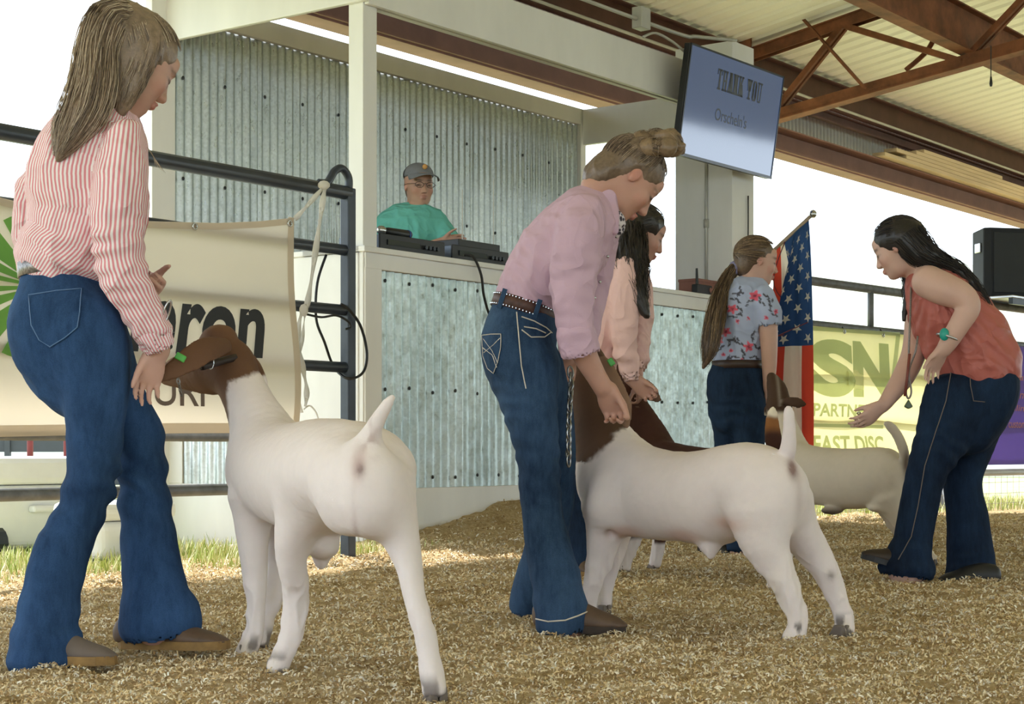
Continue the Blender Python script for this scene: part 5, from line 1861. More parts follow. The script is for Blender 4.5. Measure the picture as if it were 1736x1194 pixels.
def scalp(hd, tie, n, seed, zone, lift=1.04, r=(.080, .101, .090), c0=(0, -.012, .030)):
    """strands combed over the skull from the hairline towards one point; zone(x,y,z) keeps a start direction"""
    rn = np.random.default_rng(seed); out = []
    tie = np.array(tie, float); tie /= np.linalg.norm(tie)
    while len(out) < n:
        v = rn.normal(size=3); v /= np.linalg.norm(v)
        if not zone(*v): continue
        pts = []
        for t in np.linspace(0, 1, 10):
            w = v * (1 - t) + tie * t
            w = w / np.linalg.norm(w)
            k = lift + .012 * math.sin(3.1 * t) + rn.uniform(-.004, .004)
            pts.append(hd.w(*(np.array(c0) + w * np.array(r) * k)))
        out.append(pts)
    return out

def shoe(name, parent, heel, toe, w, h, mat, solemat=None, heel_h=.02, tipup=0.0, point=.5):
    """shoe from heel to toe: upper with flat bottom, and a sole slab"""
    heel, toe = Vector(heel), Vector(toe)
    d = toe - heel; sd = d.cross(Vector((0, 0, 1))).normalized(); up = sd.cross(d).normalized()
    f = Field(.0066)
    L = d.length
    rg = []
    for t, ww, hh in ((0.04, .72, .95), (.22, .82, 1.0), (.45, .80, .86), (.68, 1.0, .62), (.86, .88, .46), (.98, point, .30)):
        rg.append((heel + d * t + up * (h * hh * .42), w * ww, h * hh * .58))
    f.tube(rg, k=.01, ref=sd)
    f.cut(heel + up * .012, -up)
    V, F = f.mesh(2)
    mk(name, V, F, mat, parent, True)
    # sole
    pts = []
    n = 20
    prof = [(0.0, .35), (.04, .62), (.2, .80), (.42, .74), (.66, .98), (.84, .90), (.95, point * 1.05), (1.0, point * .4)]
    ts = np.linspace(0, 1, n)
    ww = np.interp(ts, [p[0] for p in prof], [p[1] for p in prof]) * w * 1.03
    vs = []
    for z in (-.004, .018):
        for sgn, rng_ in ((1, range(n)), (-1, range(n - 1, -1, -1))):
            for i in rng_: vs.append(heel + d * (ts[i] * 1.03 - .01) + sd * (sgn * ww[i]) + up * z)
    m = 2 * n
    fs = [tuple(range(m - 1, -1, -1)), tuple(range(m, 2 * m))] + [(i, (i + 1) % m, m + (i + 1) % m, m + i) for i in range(m)]
    mk(name + '_sole', [tuple(v) for v in vs], fs, solemat or M['sole'], parent)

def belt(name, parent, c, tdir, a, ra, rb, hgt, mat, thick=.004, buckle=None):
    """leather band round the waist"""
    t = Vector(tdir).normalized(); a = Vector(a); a = (a - t * a.dot(t)).normalized(); b = t.cross(a)
    n = 40; vs = []
    for z, g in ((-.5, 0), (.5, 0), (.5, thick), (-.5, thick)):
        for i in range(n):
            th = 2 * math.pi * i / n
            vs.append(Vector(c) + a * ((ra + g) * math.cos(th)) + b * ((rb + g) * math.sin(th)) + t * (z * hgt))
    fs = []
    for r_ in range(4):
        r2 = (r_ + 1) % 4
        for i in range(n): fs.append((r_ * n + i, r_ * n + (i + 1) % n, r2 * n + (i + 1) % n, r2 * n + i))
    o = mk(name, [tuple(v) for v in vs], fs, mat, parent, True)
    return lambda th, off=0.0, z=0.0: Vector(c) + a * ((ra + thick + off) * math.cos(th)) + b * ((rb + thick + off) * math.sin(th)) + t * (z * hgt)

def slim(rg, k=.8, mx=9.0, dk=None):
    return [(c, min(ra * k, mx), min(rb * (dk or k), mx)) for c, ra, rb in rg]

def skin_col(base, hd, **kw):
    def f(V):
        C = np.tile(np.array(lin(base)), (len(V), 1)) * (.94 + .1 * vnoise(V * 12, 2)[:, None])
        return hd.paint(C, V, **kw) if hd else C
    return f

HAIRB = [lin(h) for h in ('#8c7560', '#6d5a4a', '#a89079', '#5a4a3e', '#baa48b')]
HAIRL = [lin(h) for h in ('#a9927a', '#8e7964', '#c6b097', '#766557', '#d8c6ad')]
HAIRD = [lin(h) for h in ('#2e2622', '#221c1a', '#3a302b', '#191514', '#453a34')]
HAIRM = [lin(h) for h in ('#7a6249', '#5d4a38', '#94795a', '#4a3a2d', '#a58a6a')]

HZ = lambda x, y, z: z > -.5 and not (y > .30 and z < .42) and not (y > .75)
def facecut(f, hd):
    f.ell(hd.w(0, -.062, -.03), (.062, .045, .062), hd.R, .03)
    f.ell(hd.w(0, .105, -.05), (.115, .078, .113), hd.R, .006, True)

def flatcol(h):
    return lambda V: np.tile(np.array(lin(h)), (len(V), 1)) * (.8 + .4 * vnoise(V * 30, 3)[:, None])

# ------------------------------------------------------------------ woman in the striped shirt
def woman_stripes():
    Y = 4.4
    r = thing('person', 'woman in pink striped shirt and blue flared jeans stepping forward, hand at goat ear', 'person', P(150, 762, Y).xy.to_3d())
    torso = rings(Y, [(188, 196, .02, 26, .05), (178, 222, .01, 58, .10), (160, 256, .0, 84, .15), (148, 305, 0, 99, .165), (150, 360, 0, 97, .155), (136, 412, 0, 90, .148), (116, 433, 0, 84, .145), (109, 446, 0, 70, .122)])
    arm = rings(Y, [(214, 236, -.12, 30, .06), (208, 290, -.15, 42, .07), (203, 350, -.17, 46, .07), (199, 410, -.17, 43, .066), (206, 460, -.16, 40, .062), (230, 510, -.13, 36, .056), (254, 552, -.10, 32, .05), (266, 582, -.08, 28, .044)])
    farm = rings(Y, [(112, 262, .14, 34, .06), (66, 318, .19, 34, .06), (52, 372, .20, 30, .055), (58, 412, .20, 28, .05), (130, 440, .24, 28, .05), (205, 462, .18, 26, .045), (246, 482, .08, 22, .038)])
    pel = rings(Y, [(106, 458, 0, 67, .118), (112, 500, 0, 76, .135), (121, 545, 0, 87, .15), (128, 600, 0, 89, .15), (135, 640, 0, 72, .12)])
    nleg = rings(Y, [(150, 590, -.06, 66, .10), (161, 650, -.07, 57, .095), (161, 730, -.07, 46, .08), (157, 800, -.06, 43, .072), (138, 868, -.06, 40, .068), (101, 947, -.09, 47, .070), (83, 1035, -.11, 50, .075), (79, 1085, -.12, 58, .085), (78, 1120, -.12, 66, .095)])
    fleg = rings(Y, [(165, 610, .07, 60, .10), (200, 680, .09, 50, .09), (234, 746, .10, 44, .078), (243, 836, .10, 42, .068), (254, 930, .10, 48, .070), (263, 1005, .09, 56, .078), (269, 1040, .09, 66, .088), (271, 1056, .09, 71, .092)])
    hd = Head(P(234, 106, Y), look(40, 32))
    # body
    f = Field(.005)
    hd.add(f)
    f.tube([(hd.w(0, -.02, -.05), .05, .055), (hd.w(0, -.045, -.10), .047, .05), (P(195, 200, Y + .01), .055, .06)], k=.03)
    f.tube(slim(torso[2:], .82), k=.03); f.tube(slim(pel, .86), k=.03)
    f.tube(slim(arm, .62), k=.02); f.tube(slim(farm, .62), k=.02)
    f.tube(slim(nleg, .75, .075), k=.03); f.tube(slim(fleg, .75, .075), k=.03)
    f.tube(rings(Y, [(262, 570, -.085, 18, .026), (270, 596, -.07, 18, .024)]), k=.01)
    hand(f, P(268, 594, Y - .07), P(252, 640, Y - .06) - P(268, 594, Y - .07), Vector((-.85, -.45, -.25)), .165, curl=(.35, .45, .3), thumb=(.85, .35, .35), left=True)
    hand(f, P(243, 480, Y + .06), P(270, 498, Y - .02) - P(243, 480, Y + .06), Vector((.3, .5, .8)), .165, curl=(.5, .8, .5))
    body_mesh('body', f, M['skin'], r, skin_col('#caa08f', hd), 2)
    # shirt
    f = Field(.0066)
    f.tube(torso, k=.03, flat=(True, True)); f.tube(arm, k=.022, flat=(False, True)); f.tube(farm, k=.022, flat=(False, True)); f.hollow(arm); f.hollow(farm)
    nt = NT('pink_striped_cotton')
    at = nt.n('ShaderNodeAttribute', attribute_name='Par'); sp = nt.n('ShaderNodeSeparateColor'); nt.l(at.outputs[0], sp.inputs[0])
    isarm = math_(nt, 'GREATER_THAN', sp.outputs[2], .5)
    frq = math_(nt, 'ADD', 98.0, math_(nt, 'MULTIPLY', isarm, -62.0))
    st = math_(nt, 'SINE', math_(nt, 'MULTIPLY', sp.outputs[1], frq))
    fac = ramp(nt, math_(nt, 'ADD', math_(nt, 'MULTIPLY', st, .5), .5), [(.40, (0, 0, 0)), (.62, (1, 1, 1))])
    nt.l(mixc(nt, fac, L4('#f1e8e8'), L4('#dc8f98')), nt.b.inputs['Base Color'])
    nt.b.inputs['Roughness'].default_value = .8; nt.b.inputs['Specular IOR Level'].default_value = .2
    bump(nt, math_(nt, 'ADD', creases(nt, 5.0, .7), math_(nt, 'MULTIPLY', creases(nt, 11.0, .5), .2)), .5, .02)
    el = P(200, 440, Y - .17)
    dsp = fold_bands([(el, (-.1, 0, 1), .12, 130, .0045), (P(255, 555, Y - .1), (-.5, 0, 1), .08, 160, .003), (P(110, 430, Y - .1), (.3, 0, 1), .16, 110, .004), (P(60, 400, Y + .15), (.2, 0, 1), .08, 130, .003)], wrinkle(.010, (11, 11, 7), 4))
    body_mesh('shirt', f, nt.m, r, None, 2, dsp, True)
    # cuff and collar
    f = Field(.005)
    cf = rings(Y, [(254, 556, -.10, 33, .048), (270, 588, -.08, 28, .044)])
    f.tube(cf, k=.01, flat=(True, True)); f.hollow(cf)
    body_mesh('cuff', f, nt.m, r, None, 2, None, True, 1)
    # jeans
    dm = denim('blue_denim', '#203757', '#3c5d88')
    f = Field(.0066)
    f.tube(pel, k=.03, flat=(True, False)); f.tube(nleg, k=.03, flat=(False, True)); f.tube(fleg, k=.03, flat=(False, True)); f.hollow(nleg, .035, .84); f.hollow(fleg, .035, .84)
    f.ell(P(75, 560, Y - .04), (.085, .11, .115), k=.05); f.ell(P(150, 570, Y - .10), (.08, .07, .11), k=.05)
    dsp = fold_bands([(P(150, 815, Y - .06), (.35, .2, 1), .14, 95, .006), (P(235, 800, Y + .1), (.5, .2, 1), .16, 80, .008), (P(120, 640, Y), (.5, 0, 1), .11, 110, .004), (P(85, 1060, Y - .1), (0, 0, 1), .12, 70, .006), (P(262, 1030, Y + .1), (-.2, 0, 1), .1, 80, .005)], wrinkle(.005, (9, 9, 4), 8))
    j = body_mesh('jeans', f, dm, r, None, 2, dsp, True)
    thread = simple('blue_stitching', '#5f7ea6', .8)
    def on(px, py, yy): return P(px, py, yy)
    # back pocket: a raised patch with a stitched outline
    rim = [(48, 500), (96, 492), (140, 489), (137, 530), (133, 556), (112, 574), (86, 590), (66, 578), (52, 552), (50, 525)]
    pocket_patch('back_pocket', j, r, rim, Y - .2, dm, thread)
    belt('belt', r, P(106, 456, Y), P(104, 440, Y) - P(107, 475, Y), (1, 0, .12), 71 * Y / FPX, .126, .036, simple('silver_studded_belt', '#8c8a8c', .4, metal=.6, var=.6, vscale=160))
    # shoes
    shoe('shoe', r, P(50, 1122, Y - .12), P(194, 1124, Y - .17), .042, .085, simple('grey_suede', '#6b5f56', .85), M['sole'])
    shoe('shoe', r, P(208, 1096, Y + .12), P(384, 1098, Y + .03), .050, .085, M['boot'], M['sole'], point=.55)
    # bracelet and ring of the far hand
    ring = [P(282, 530, Y - .12) + Vector((.012 * math.cos(t), .01 * math.sin(t), .03 * math.cos(t + .5))) for t in [k * math.pi / 8 for k in range(16)]]
    MB().tube(ring, .003, 5, closed=True).build('bracelet', M['silver'], r, True, True)
    # hair: cap and high ponytail
    f = Field(.0074)
    R = hd.R
    f.ell(hd.w(0, -.020, .040), (.086, .102, .090), R, .02)
    facecut(f, hd)
    f.ell(hd.w(0, -.085, .075), (.045, .05, .04), R, .03)
    pony = rings(Y, [(212, 26, -.05, 22, .04), (186, 34, -.08, 36, .05), (168, 80, -.10, 36, .05), (160, 135, -.12, 38, .052), (145, 185, -.135, 38, .05), (122, 225, -.15, 30, .035), (106, 255, -.16, 16, .02), (98, 272, -.16, 6, .01)])
    side = rings(Y, [(250, 52, -.045, 26, .02), (238, 86, -.062, 34, .024), (222, 124, -.07, 33, .026), (210, 160, -.075, 26, .024), (204, 190, -.07, 12, .014)])
    f.tube(slim(pony, .86), k=.03); f.tube(slim(side, .95), k=.02)
    hp = body_mesh('hair', f, M['hair'], r, flatcol('#917c67'), 2, wrinkle(.006, (30, 30, 6), 3))
    cv = bundle(pony, 700, 3, wob=.004, rmin=.5, wisp=.4) + bundle(side, 260, 4, wob=.003, rmin=.6) + scalp(hd, (0, -.75, .75), 700, 5, HZ, 1.13)
    cv += [spline([P(250, 250, Y - .18), P(260, 265, Y - .19), P(272 + k * 3, 288 + k * 2, Y - .19)], 4) for k in range(-3, 4)]
    strands('hair_strands', r, cv, HAIRL, .0010)
    strand_tie = MB().tube([P(205 + 8 * math.cos(t), 26 + 16 * math.sin(t), Y - .05 - .03 * math.cos(t)) for t in [k * math.pi / 8 for k in range(16)]], .004, 6, closed=True)
    strand_tie.build('hair_tie', simple('tan_hair_tie', '#7d664e', .7), r, True, True)

def pocket_patch(name, jeans, root, rim, ycam, mat, thread, off=.004):
    """project a pocket outline onto the jeans surface: a thin raised patch with stitched border"""
    me = jeans.data
    from mathutils.bvhtree import BVHTree
    Mw = wmat(jeans)
    bv = BVHTree.FromPolygons([Mw @ v.co for v in me.vertices], [tuple(p.vertices) for p in me.polygons])
    o = Vector((0, 0, CAMH))
    def hit(px, py):
        d = (P(px, py, 1.0) - o).normalized()
        h = bv.ray_cast(o, d)
        return (h[0] + h[1] * off) if h[0] is not None else None
    pts = [hit(*q) for q in rim]
    if any(p is None for p in pts): return None
    n = len(rim)
    cx, cy = sum(p[0] for p in rim) / n, sum(p[1] for p in rim) / n
    vs, fs = [], []
    m = 5
    for i in range(n):
        for k in range(m + 1):
            t = k / m
            q = hit(cx + (rim[i][0] - cx) * t, cy + (rim[i][1] - cy) * t)
            vs.append(q if q is not None else pts[i])
    for i in range(n):
        j = (i + 1) % n
        for k in range(m): fs.append((i * (m + 1) + k, i * (m + 1) + k + 1, j * (m + 1) + k + 1, j * (m + 1) + k))
    p = mk(name, wv(vs), np.array(fs), mat, root, True)
    edge = []
    for i in range(n):
        a, b = rim[i], rim[(i + 1) % n]
        for k in range(4):
            h = hit(cx + (a[0] + (b[0] - a[0]) * k / 4 - cx) * .96, cy + (a[1] + (b[1] - a[1]) * k / 4 - cy) * .96)
            if h is not None: edge.append(h)
    MB().tube(edge, .0013, 4, closed=True).build(name + '_stitching', thread, p, False, True)
    return hit

def surf_lines(root, parent, obj, lines, r, mat, name, off=.003):
    from mathutils.bvhtree import BVHTree
    Mw = wmat(obj)
    bv = BVHTree.FromPolygons([Mw @ v.co for v in obj.data.vertices], [tuple(p.vertices) for p in obj.data.polygons])
    o = Vector((0, 0, CAMH))
    for ln in lines:
        pts = []
        for a, b in zip(ln[:-1], ln[1:]):
            for k in range(8):
                d = (P(a[0] + (b[0] - a[0]) * k / 8, a[1] + (b[1] - a[1]) * k / 8, 1.0) - o).normalized()
                h = bv.ray_cast(o, d)
                if h[0] is not None: pts.append(h[0] + h[1] * off)
        if len(pts) > 2: MB().tube(pts, r, 4).build(name, mat, parent, False, True)
woman_stripes()

# ------------------------------------------------------------------ woman bending in the lilac shirt
def woman_lilac():
    Y = 5.15
    r = thing('person', 'woman in lilac shirt with a hair bun bending over to hold a goat', 'person', P(930, 762, Y).xy.to_3d())
    torso = rings(Y, [(1024, 338, .0, 27, .05), (1008, 358, 0, 46, .09), (985, 388, 0, 62, .15), (955, 425, 0, 70, .165), (925, 463, 0, 68, .155), (900, 492, 0, 58, .138), (893, 511, 0, 53, .130)])
    arm = rings(Y, [(990, 366, -.14, 34, .065), (982, 410, -.18, 41, .075), (974, 460, -.19, 38, .068), (972, 510, -.20, 34, .062), (976, 555, -.20, 31, .055), (984, 590, -.19, 31, .052)])
    farm = rings(Y, [(1015, 385, .14, 32, .06), (1008, 440, .17, 33, .06), (1000, 500, .17, 29, .055), (988, 555, .14, 27, .05), (975, 590, .10, 24, .045)])
    pel = rings(Y, [(889, 522, 0, 52, .128), (884, 560, 0, 61, .145), (880, 605, 0, 62, .155), (890, 655, 0, 52, .13)])
    nleg = rings(Y, [(893, 625, -.07, 58, .10), (897, 680, -.08, 49, .095), (911, 760, -.08, 38, .078), (917, 850, -.08, 34, .066), (926, 912, -.08, 38, .067), (941, 980, -.09, 42, .072), (952, 1030, -.10, 46, .08), (955, 1056, -.10, 48, .085)])
    fleg = rings(Y, [(905, 630, .08, 52, .10), (930, 705, .10, 42, .09), (942, 780, .12, 34, .075), (938, 865, .15, 32, .065), (918, 945, .21, 33, .066), (902, 1000, .25, 33, .07), (896, 1030, .27, 33, .074)])
    hd = Head(P(1066, 303, Y), look(18, 46))
    f = Field(.0045)
    hd.add(f)
    f.tube([(hd.w(0, -.02, -.05), .048, .055), (hd.w(0, -.05, -.10), .046, .05), (P(1020, 352, Y), .048, .055)], k=.03)
    f.tube(slim(torso[2:], .82), k=.03); f.tube(slim(pel, .86), k=.03)
    f.tube(slim(arm, .64), k=.02); f.tube(slim(farm, .62), k=.02)
    f.tube(slim(nleg, .78, .075), k=.03); f.tube(slim(fleg, .78, .075), k=.03)
    f.tube(rings(Y, [(980, 570, -.195, 24, .042), (993, 605, -.17, 21, .038), (1008, 633, -.15, 18, .031), (1021, 655, -.14, 15, .026)]), k=.015)
    hand(f, P(1021, 655, Y - .14), P(1047, 702, Y - .10) - P(1021, 655, Y - .14), Vector((.8, -.35, .35)), .175, curl=(.9, .95, .6), thumb=(.9, .2, .55), each=((.7, 1.0, .6), (.85, 1.05, .6), (.95, 1.05, .6), (.75, .8, .5)))
    f.tube(rings(Y, [(978, 585, .10, 20, .035), (966, 605, .09, 16, .028)]), k=.015)
    hand(f, P(966, 604, Y + .09), P(960, 640, Y + .11) - P(966, 604, Y + .09), Vector((-.6, -.6, 0)), .165, curl=(.5, .8, .6))
    body_mesh('body', f, M['skin'], r, skin_col('#bf9280', hd, brow='#6b5442', lip='#a85f58'), 2)
    # shirt
    f = Field(.0062)
    f.tube(torso, k=.03, flat=(True, True)); f.tube(arm, k=.022, flat=(False, True)); f.tube(farm, k=.022, flat=(False, True)); f.hollow(arm); f.hollow(farm)
    lm = fabric('lilac_cotton', '#c9a9bb')
    dsp = fold_bands([(P(905, 480, Y - .1), (.7, 0, .5), .14, 150, .004), (P(972, 520, Y - .2), (.3, .2, 1), .16, 120, .0025), (P(960, 400, Y - .15), (.8, 0, .3), .1, 100, .0035)], wrinkle(.011, (10, 10, 8), 14))
    body_mesh('shirt', f, lm, r, None, 2, dsp)
    f = Field(.005)
    cf = rings(Y, [(976, 562, -.20, 33, .058), (985, 598, -.19, 33, .056)])
    f.tube(cf, k=.01, flat=(True, True)); f.hollow(cf)
    body_mesh('rolled_cuff', f, lm, r, None, 2, wrinkle(.004, (16, 16, 12), 2))
    f = Field(.0045)
    f.tube(rings(Y, [(1029, 317, .0, 33, .068), (1022, 338, .0, 37, .076), (1014, 357, 0, 42, .084)]), k=.01, flat=(True, True))
    f.tube(rings(Y, [(1022, 340, -.07, 22, .012), (1032, 372, -.08, 20, .014), (1042, 392, -.07, 8, .012)]), k=.012)
    f.ell(P(1036, 306, Y), (.052, .058, .03), None, .008, True)
    body_mesh('collar', f, lm, r, None, 2)
    for px, py in ((1017, 478), (1030, 435), (1008, 505)):
        MB().sphere(P(px, py, Y - .07), (.005, .004, .005), 8).build('button', M['silver'], r, True, True)
    # patterned neck scarf
    sm = NT('patterned_scarf'); vo = sm.n('ShaderNodeTexVoronoi', inp={'Scale': 90.0}); tc = sm.n('ShaderNodeTexCoord'); sm.l(tc.outputs['Object'], vo.inputs['Vector'])
    sm.l(ramp(sm, vo.outputs['Distance'], [(.42, L4('#332b38')), (.62, L4('#d8cfd2'))]), sm.b.inputs['Base Color']); sm.b.inputs['Roughness'].default_value = .8
    f = Field(.0045)
    f.tube(rings(Y, [(1034, 362, -.05, 12, .03), (1044, 372, -.04, 14, .034), (1046, 388, -.035, 12, .02), (1044, 398, -.03, 5, .012)]), k=.01)
    f.ell(P(1042, 370, Y - .055), (.025, .02, .02), None, .01)
    body_mesh('neck_scarf', f, sm.m, r, None, 2, wrinkle(.004, (40, 40, 40), 2))
    # jeans
    dm = denim('mid_denim', '#1d2f49', '#435e7d')
    f = Field(.0064)
    f.tube(pel, k=.03, flat=(True, False)); f.tube(nleg, k=.03, flat=(False, True)); f.tube(fleg, k=.03, flat=(False, True)); f.hollow(nleg, .035, .84); f.hollow(fleg, .035, .84)
    f.ell(P(868, 590, Y - .05), (.075, .11, .10), k=.05)
    dsp = fold_bands([(P(880, 665, Y - .1), (.3, 0, 1), .10, 150, .0045), (P(912, 780, Y - .08), (.1, 0, 1), .13, 110, .004), (P(945, 1010, Y - .1), (0, 0, 1), .12, 75, .005), (P(880, 560, Y - .1), (0, 0, 1), .07, 140, .002)], wrinkle(.005, (9, 9, 4), 18))
    j = body_mesh('jeans', f, dm, r, None, 2, dsp, True)
    thr = simple('white_stitching', '#cfc8bc', .8)
    rim = [(818, 568), (834, 566), (851, 566), (850, 590), (846, 612), (838, 634), (828, 626), (820, 604)]
    pocket_patch('back_pocket', j, r, rim, 0, dm, thr)
    surf_lines(r, j, j, [[(822, 598), (838, 585), (850, 572)], [(821, 575), (836, 595), (846, 618)], [(820, 590), (836, 602), (844, 626)], [(876, 530), (880, 580), (884, 620), (893, 665)], [(884, 538), (905, 545), (925, 556), (936, 566)], [(884, 560), (900, 572), (922, 572), (935, 562)], [(888, 555), (908, 558), (926, 566)]], .0018, thr, 'decorative_stitching')
    surf_lines(r, j, j, [[(907, 1049), (930, 1054), (958, 1052), (980, 1044), (998, 1036)]], .0022, thr, 'hem_stitching')
    bl = simple('brown_tooled_belt', '#4a2f28', .55, var=.4, vscale=60)
    q = belt('belt', r, P(889, 524, Y), P(893, 512, Y) - P(885, 536, Y), (1, 0, -.35), 55 * Y / FPX, .134, .040, bl)
    studs = MB()
    for k in range(60):
        th = 2 * math.pi * k / 60
        for z in (-.4, .4): studs.sphere(q(th, .001, z), .0028, 5)
    tag(studs.build('belt_studs', M['silver'], r, False, True), kind='stuff')
    for th in (-2.3, -1.2):
        MB().beam(q(th, .004, -.75), q(th, .004, .75), .014, .006, up=Vector((0, 1, 0))).build('belt_loop', dm, r, False, True)
    # boots
    shoe('boot', r, P(915, 1068, Y - .08), P(1058, 1072, Y - .14), .046, .105, M['boot'], simple('dark_sole', '#3b3029', .8), point=.5)
    shoe('boot', r, P(884, 1042, Y + .26), P(985, 1046, Y + .18), .045, .10, M['boot'], simple('dark_sole_far', '#3b3029', .8))
    # hair pulled up into a bun
    f = Field(.005)
    f.ell(hd.w(0, -.016, .036), (.083, .103, .094), hd.R, .02)
    facecut(f, hd)
    for q_ in (-1, 1): f.ell(hd.w(q_ * .085, -.0, -.03), (.03, .030, .045), hd.R, .01, True)
    f.ell(hd.w(0, -.075, -.062), (.056, .040, .058), hd.R, .03)
    body_mesh('hair', f, M['hair'], r, flatcol('#7a6756'), 2, wrinkle(.005, (30, 30, 12), 3))
    f = Field(.005)
    for px, py, dy, rr in ((1086, 240, -.02, 20), (1100, 252, -.05, 19), (1112, 238, 0, 22), (1132, 236, -.02, 21), (1142, 250, -.01, 19), (1128, 250, -.05, 18), (1150, 256, .02, 10)):
        f.ell(P(px, py, Y + dy), (rr * Y / FPX, rr * .9 * Y / FPX, rr * .85 * Y / FPX), None, .012)
    body_mesh('hair_bun', f, M['hair'], r, flatcol('#8e765c'), 2, wrinkle(.007, (28, 28, 28), 5))
    cv = scalp(hd, (0, .12, 1.0), 900, 9, lambda x, y, z: HZ(x, y, z) and z < .75 and (abs(x) < .8 or z > -.1), 1.09)
    for c0, rad, sd_ in (((1090, 240, -.02), 20, 1), ((1113, 238, 0), 22, 2), ((1136, 242, -.02), 22, 3), ((1112, 250, -.05), 18, 4)):
        rn = np.random.default_rng(sd_)
        for k in range(60):
            ax = Vector(rn.normal(size=3)).normalized() if k % 6 == 0 else ax + Vector(rn.normal(size=3)) * .08
            axn = ax.normalized(); u = axn.orthogonal().normalized(); v = axn.cross(u)
            t0 = rn.uniform(0, 6.28); R_ = rad * Y / FPX * rn.uniform(.9, 1.05); off = axn * (R_ * rn.uniform(-.35, .35))
            cv.append([P(c0[0], c0[1], Y + c0[2]) + off + (u * math.cos(t0 + t) + v * math.sin(t0 + t)) * (R_ * .95) for t in np.linspace(0, 2.2, 10)])
    strands('hair_strands', r, cv, HAIRB, .0009)
woman_lilac()

# ------------------------------------------------------------------ girl in the pale pink shirt
def girl_pink():
    Y = 7.15
    r = thing('person', 'girl in pale pink shirt with long dark hair holding the dark brown goat', 'person', P(1010, 762, Y).xy.to_3d())
    torso = rings(Y, [(1074, 428, 0, 17, .05), (1060, 444, 0, 34, .10), (1045, 468, 0, 44, .15), (1032, 510, 0, 48, .16), (1018, 560, 0, 46, .15), (1006, 605, 0, 43, .14), (1000, 630, 0, 42, .13)])
    arm = rings(Y, [(1062, 458, -.13, 22, .06), (1060, 500, -.16, 26, .065), (1058, 550, -.17, 24, .06), (1060, 595, -.16, 21, .052), (1066, 625, -.14, 17, .045), (1070, 642, -.13, 14, .036)])
    farm = rings(Y, [(1078, 455, .13, 20, .055), (1085, 510, .15, 20, .055), (1085, 570, .15, 18, .05), (1082, 630, .12, 14, .04)])
    pel = rings(Y, [(1000, 628, 0, 42, .13), (996, 670, 0, 46, .15), (996, 715, 0, 42, .14)])
    nleg = rings(Y, [(985, 700, -.08, 34, .09), (980, 780, -.08, 27, .075), (978, 860, -.06, 25, .066), (978, 930, -.06, 28, .07), (978, 962, -.06, 32, .08)])
    fleg = rings(Y, [(1010, 700, .08, 32, .09), (1014, 780, .10, 26, .075), (1008, 860, .12, 24, .066), (1002, 920, .14, 26, .07), (1000, 945, .14, 29, .08)])
    hd = Head(P(1086, 396, Y), look(12, 22))
    f = Field(.0068)
    hd.add(f)
    f.tube([(hd.w(0, -.02, -.05), .048, .052), (hd.w(0, -.05, -.11), .046, .05), (P(1066, 438, Y), .055, .06)], k=.03)
    f.tube(slim(torso[2:], .82), k=.03); f.tube(slim(pel, .86), k=.03); f.tube(slim(arm, .62), k=.02); f.tube(slim(farm, .62), k=.02)
    f.tube(slim(nleg, .8, .075), k=.03); f.tube(slim(fleg, .8, .075), k=.03)
    hand(f, P(1071, 645, Y - .13), P(1098, 664, Y - .12) - P(1071, 645, Y - .13), Vector((.4, -.3, .8)), .17, curl=(.7, .9, .6), thumb=(.9, .2, .5))
    hand(f, P(1082, 640, Y + .12), P(1088, 668, Y + .16) - P(1082, 640, Y + .12), Vector((-.4, -.6, .2)), .17, curl=(.5, .7, .5))
    body_mesh('body', f, M['skin'], r, skin_col('#bd9282', hd), 2)
    f = Field(.0074)
    f.tube(torso, k=.03, flat=(True, True)); f.tube(arm, k=.022, flat=(False, True)); f.tube(farm, k=.022, flat=(False, True)); f.hollow(arm); f.hollow(farm)
    body_mesh('shirt', f, fabric('pale_pink_cotton', '#e6c0bb'), r, None, 2, fold_bands([(P(1058, 600, Y - .16), (0, 0, 1), .12, 110, .004), (P(1015, 590, Y - .1), (.3, 0, 1), .15, 90, .004)], wrinkle(.014, (8, 8, 6), 24)))
    f = Field(.0074)
    f.tube(pel, k=.03, flat=(True, False)); f.tube(nleg, k=.03, flat=(False, True)); f.tube(fleg, k=.03, flat=(False, True)); f.hollow(nleg, .035, .84); f.hollow(fleg, .035, .84)
    body_mesh('jeans', f, denim('dark_denim_pink_girl', '#141f31', '#2b4160'), r, None, 2, wrinkle(.006, (8, 8, 4), 3), True)
    shoe('boot', r, P(962, 972, Y - .06), P(1012, 978, Y - .14), .046, .09, M['boot'])
    shoe('boot', r, P(985, 952, Y + .14), P(1036, 958, Y + .08), .046, .09, M['boot'])
    f = Field(.0074)
    f.ell(hd.w(0, -.018, .035), (.086, .106, .093), hd.R, .02)
    facecut(f, hd)
    lock = rings(Y, [(1072, 385, -.06, 22, .06), (1068, 425, -.10, 30, .07), (1070, 465, -.14, 30, .06), (1080, 500, -.18, 20, .045), (1096, 535, -.20, 6, .02)])
    back = rings(Y, [(1060, 385, .0, 20, .07), (1048, 420, .0, 24, .08), (1038, 455, -.04, 18, .07), (1030, 480, -.06, 8, .03)])
    f.tube(slim(lock, .88), k=.02); f.tube(slim(back, .9), k=.02)
    body_mesh('hair', f, M['hair'], r, flatcol('#2a2320'), 2, wrinkle(.008, (26, 26, 5), 3))
    strands('hair_strands', r, bundle(lock, 300, 5, wob=.008, wisp=.3) + bundle(back, 120, 6) + scalp(hd, (0, -.7, -.5), 360, 7, HZ, 1.10), HAIRD, .0014)
girl_pink()

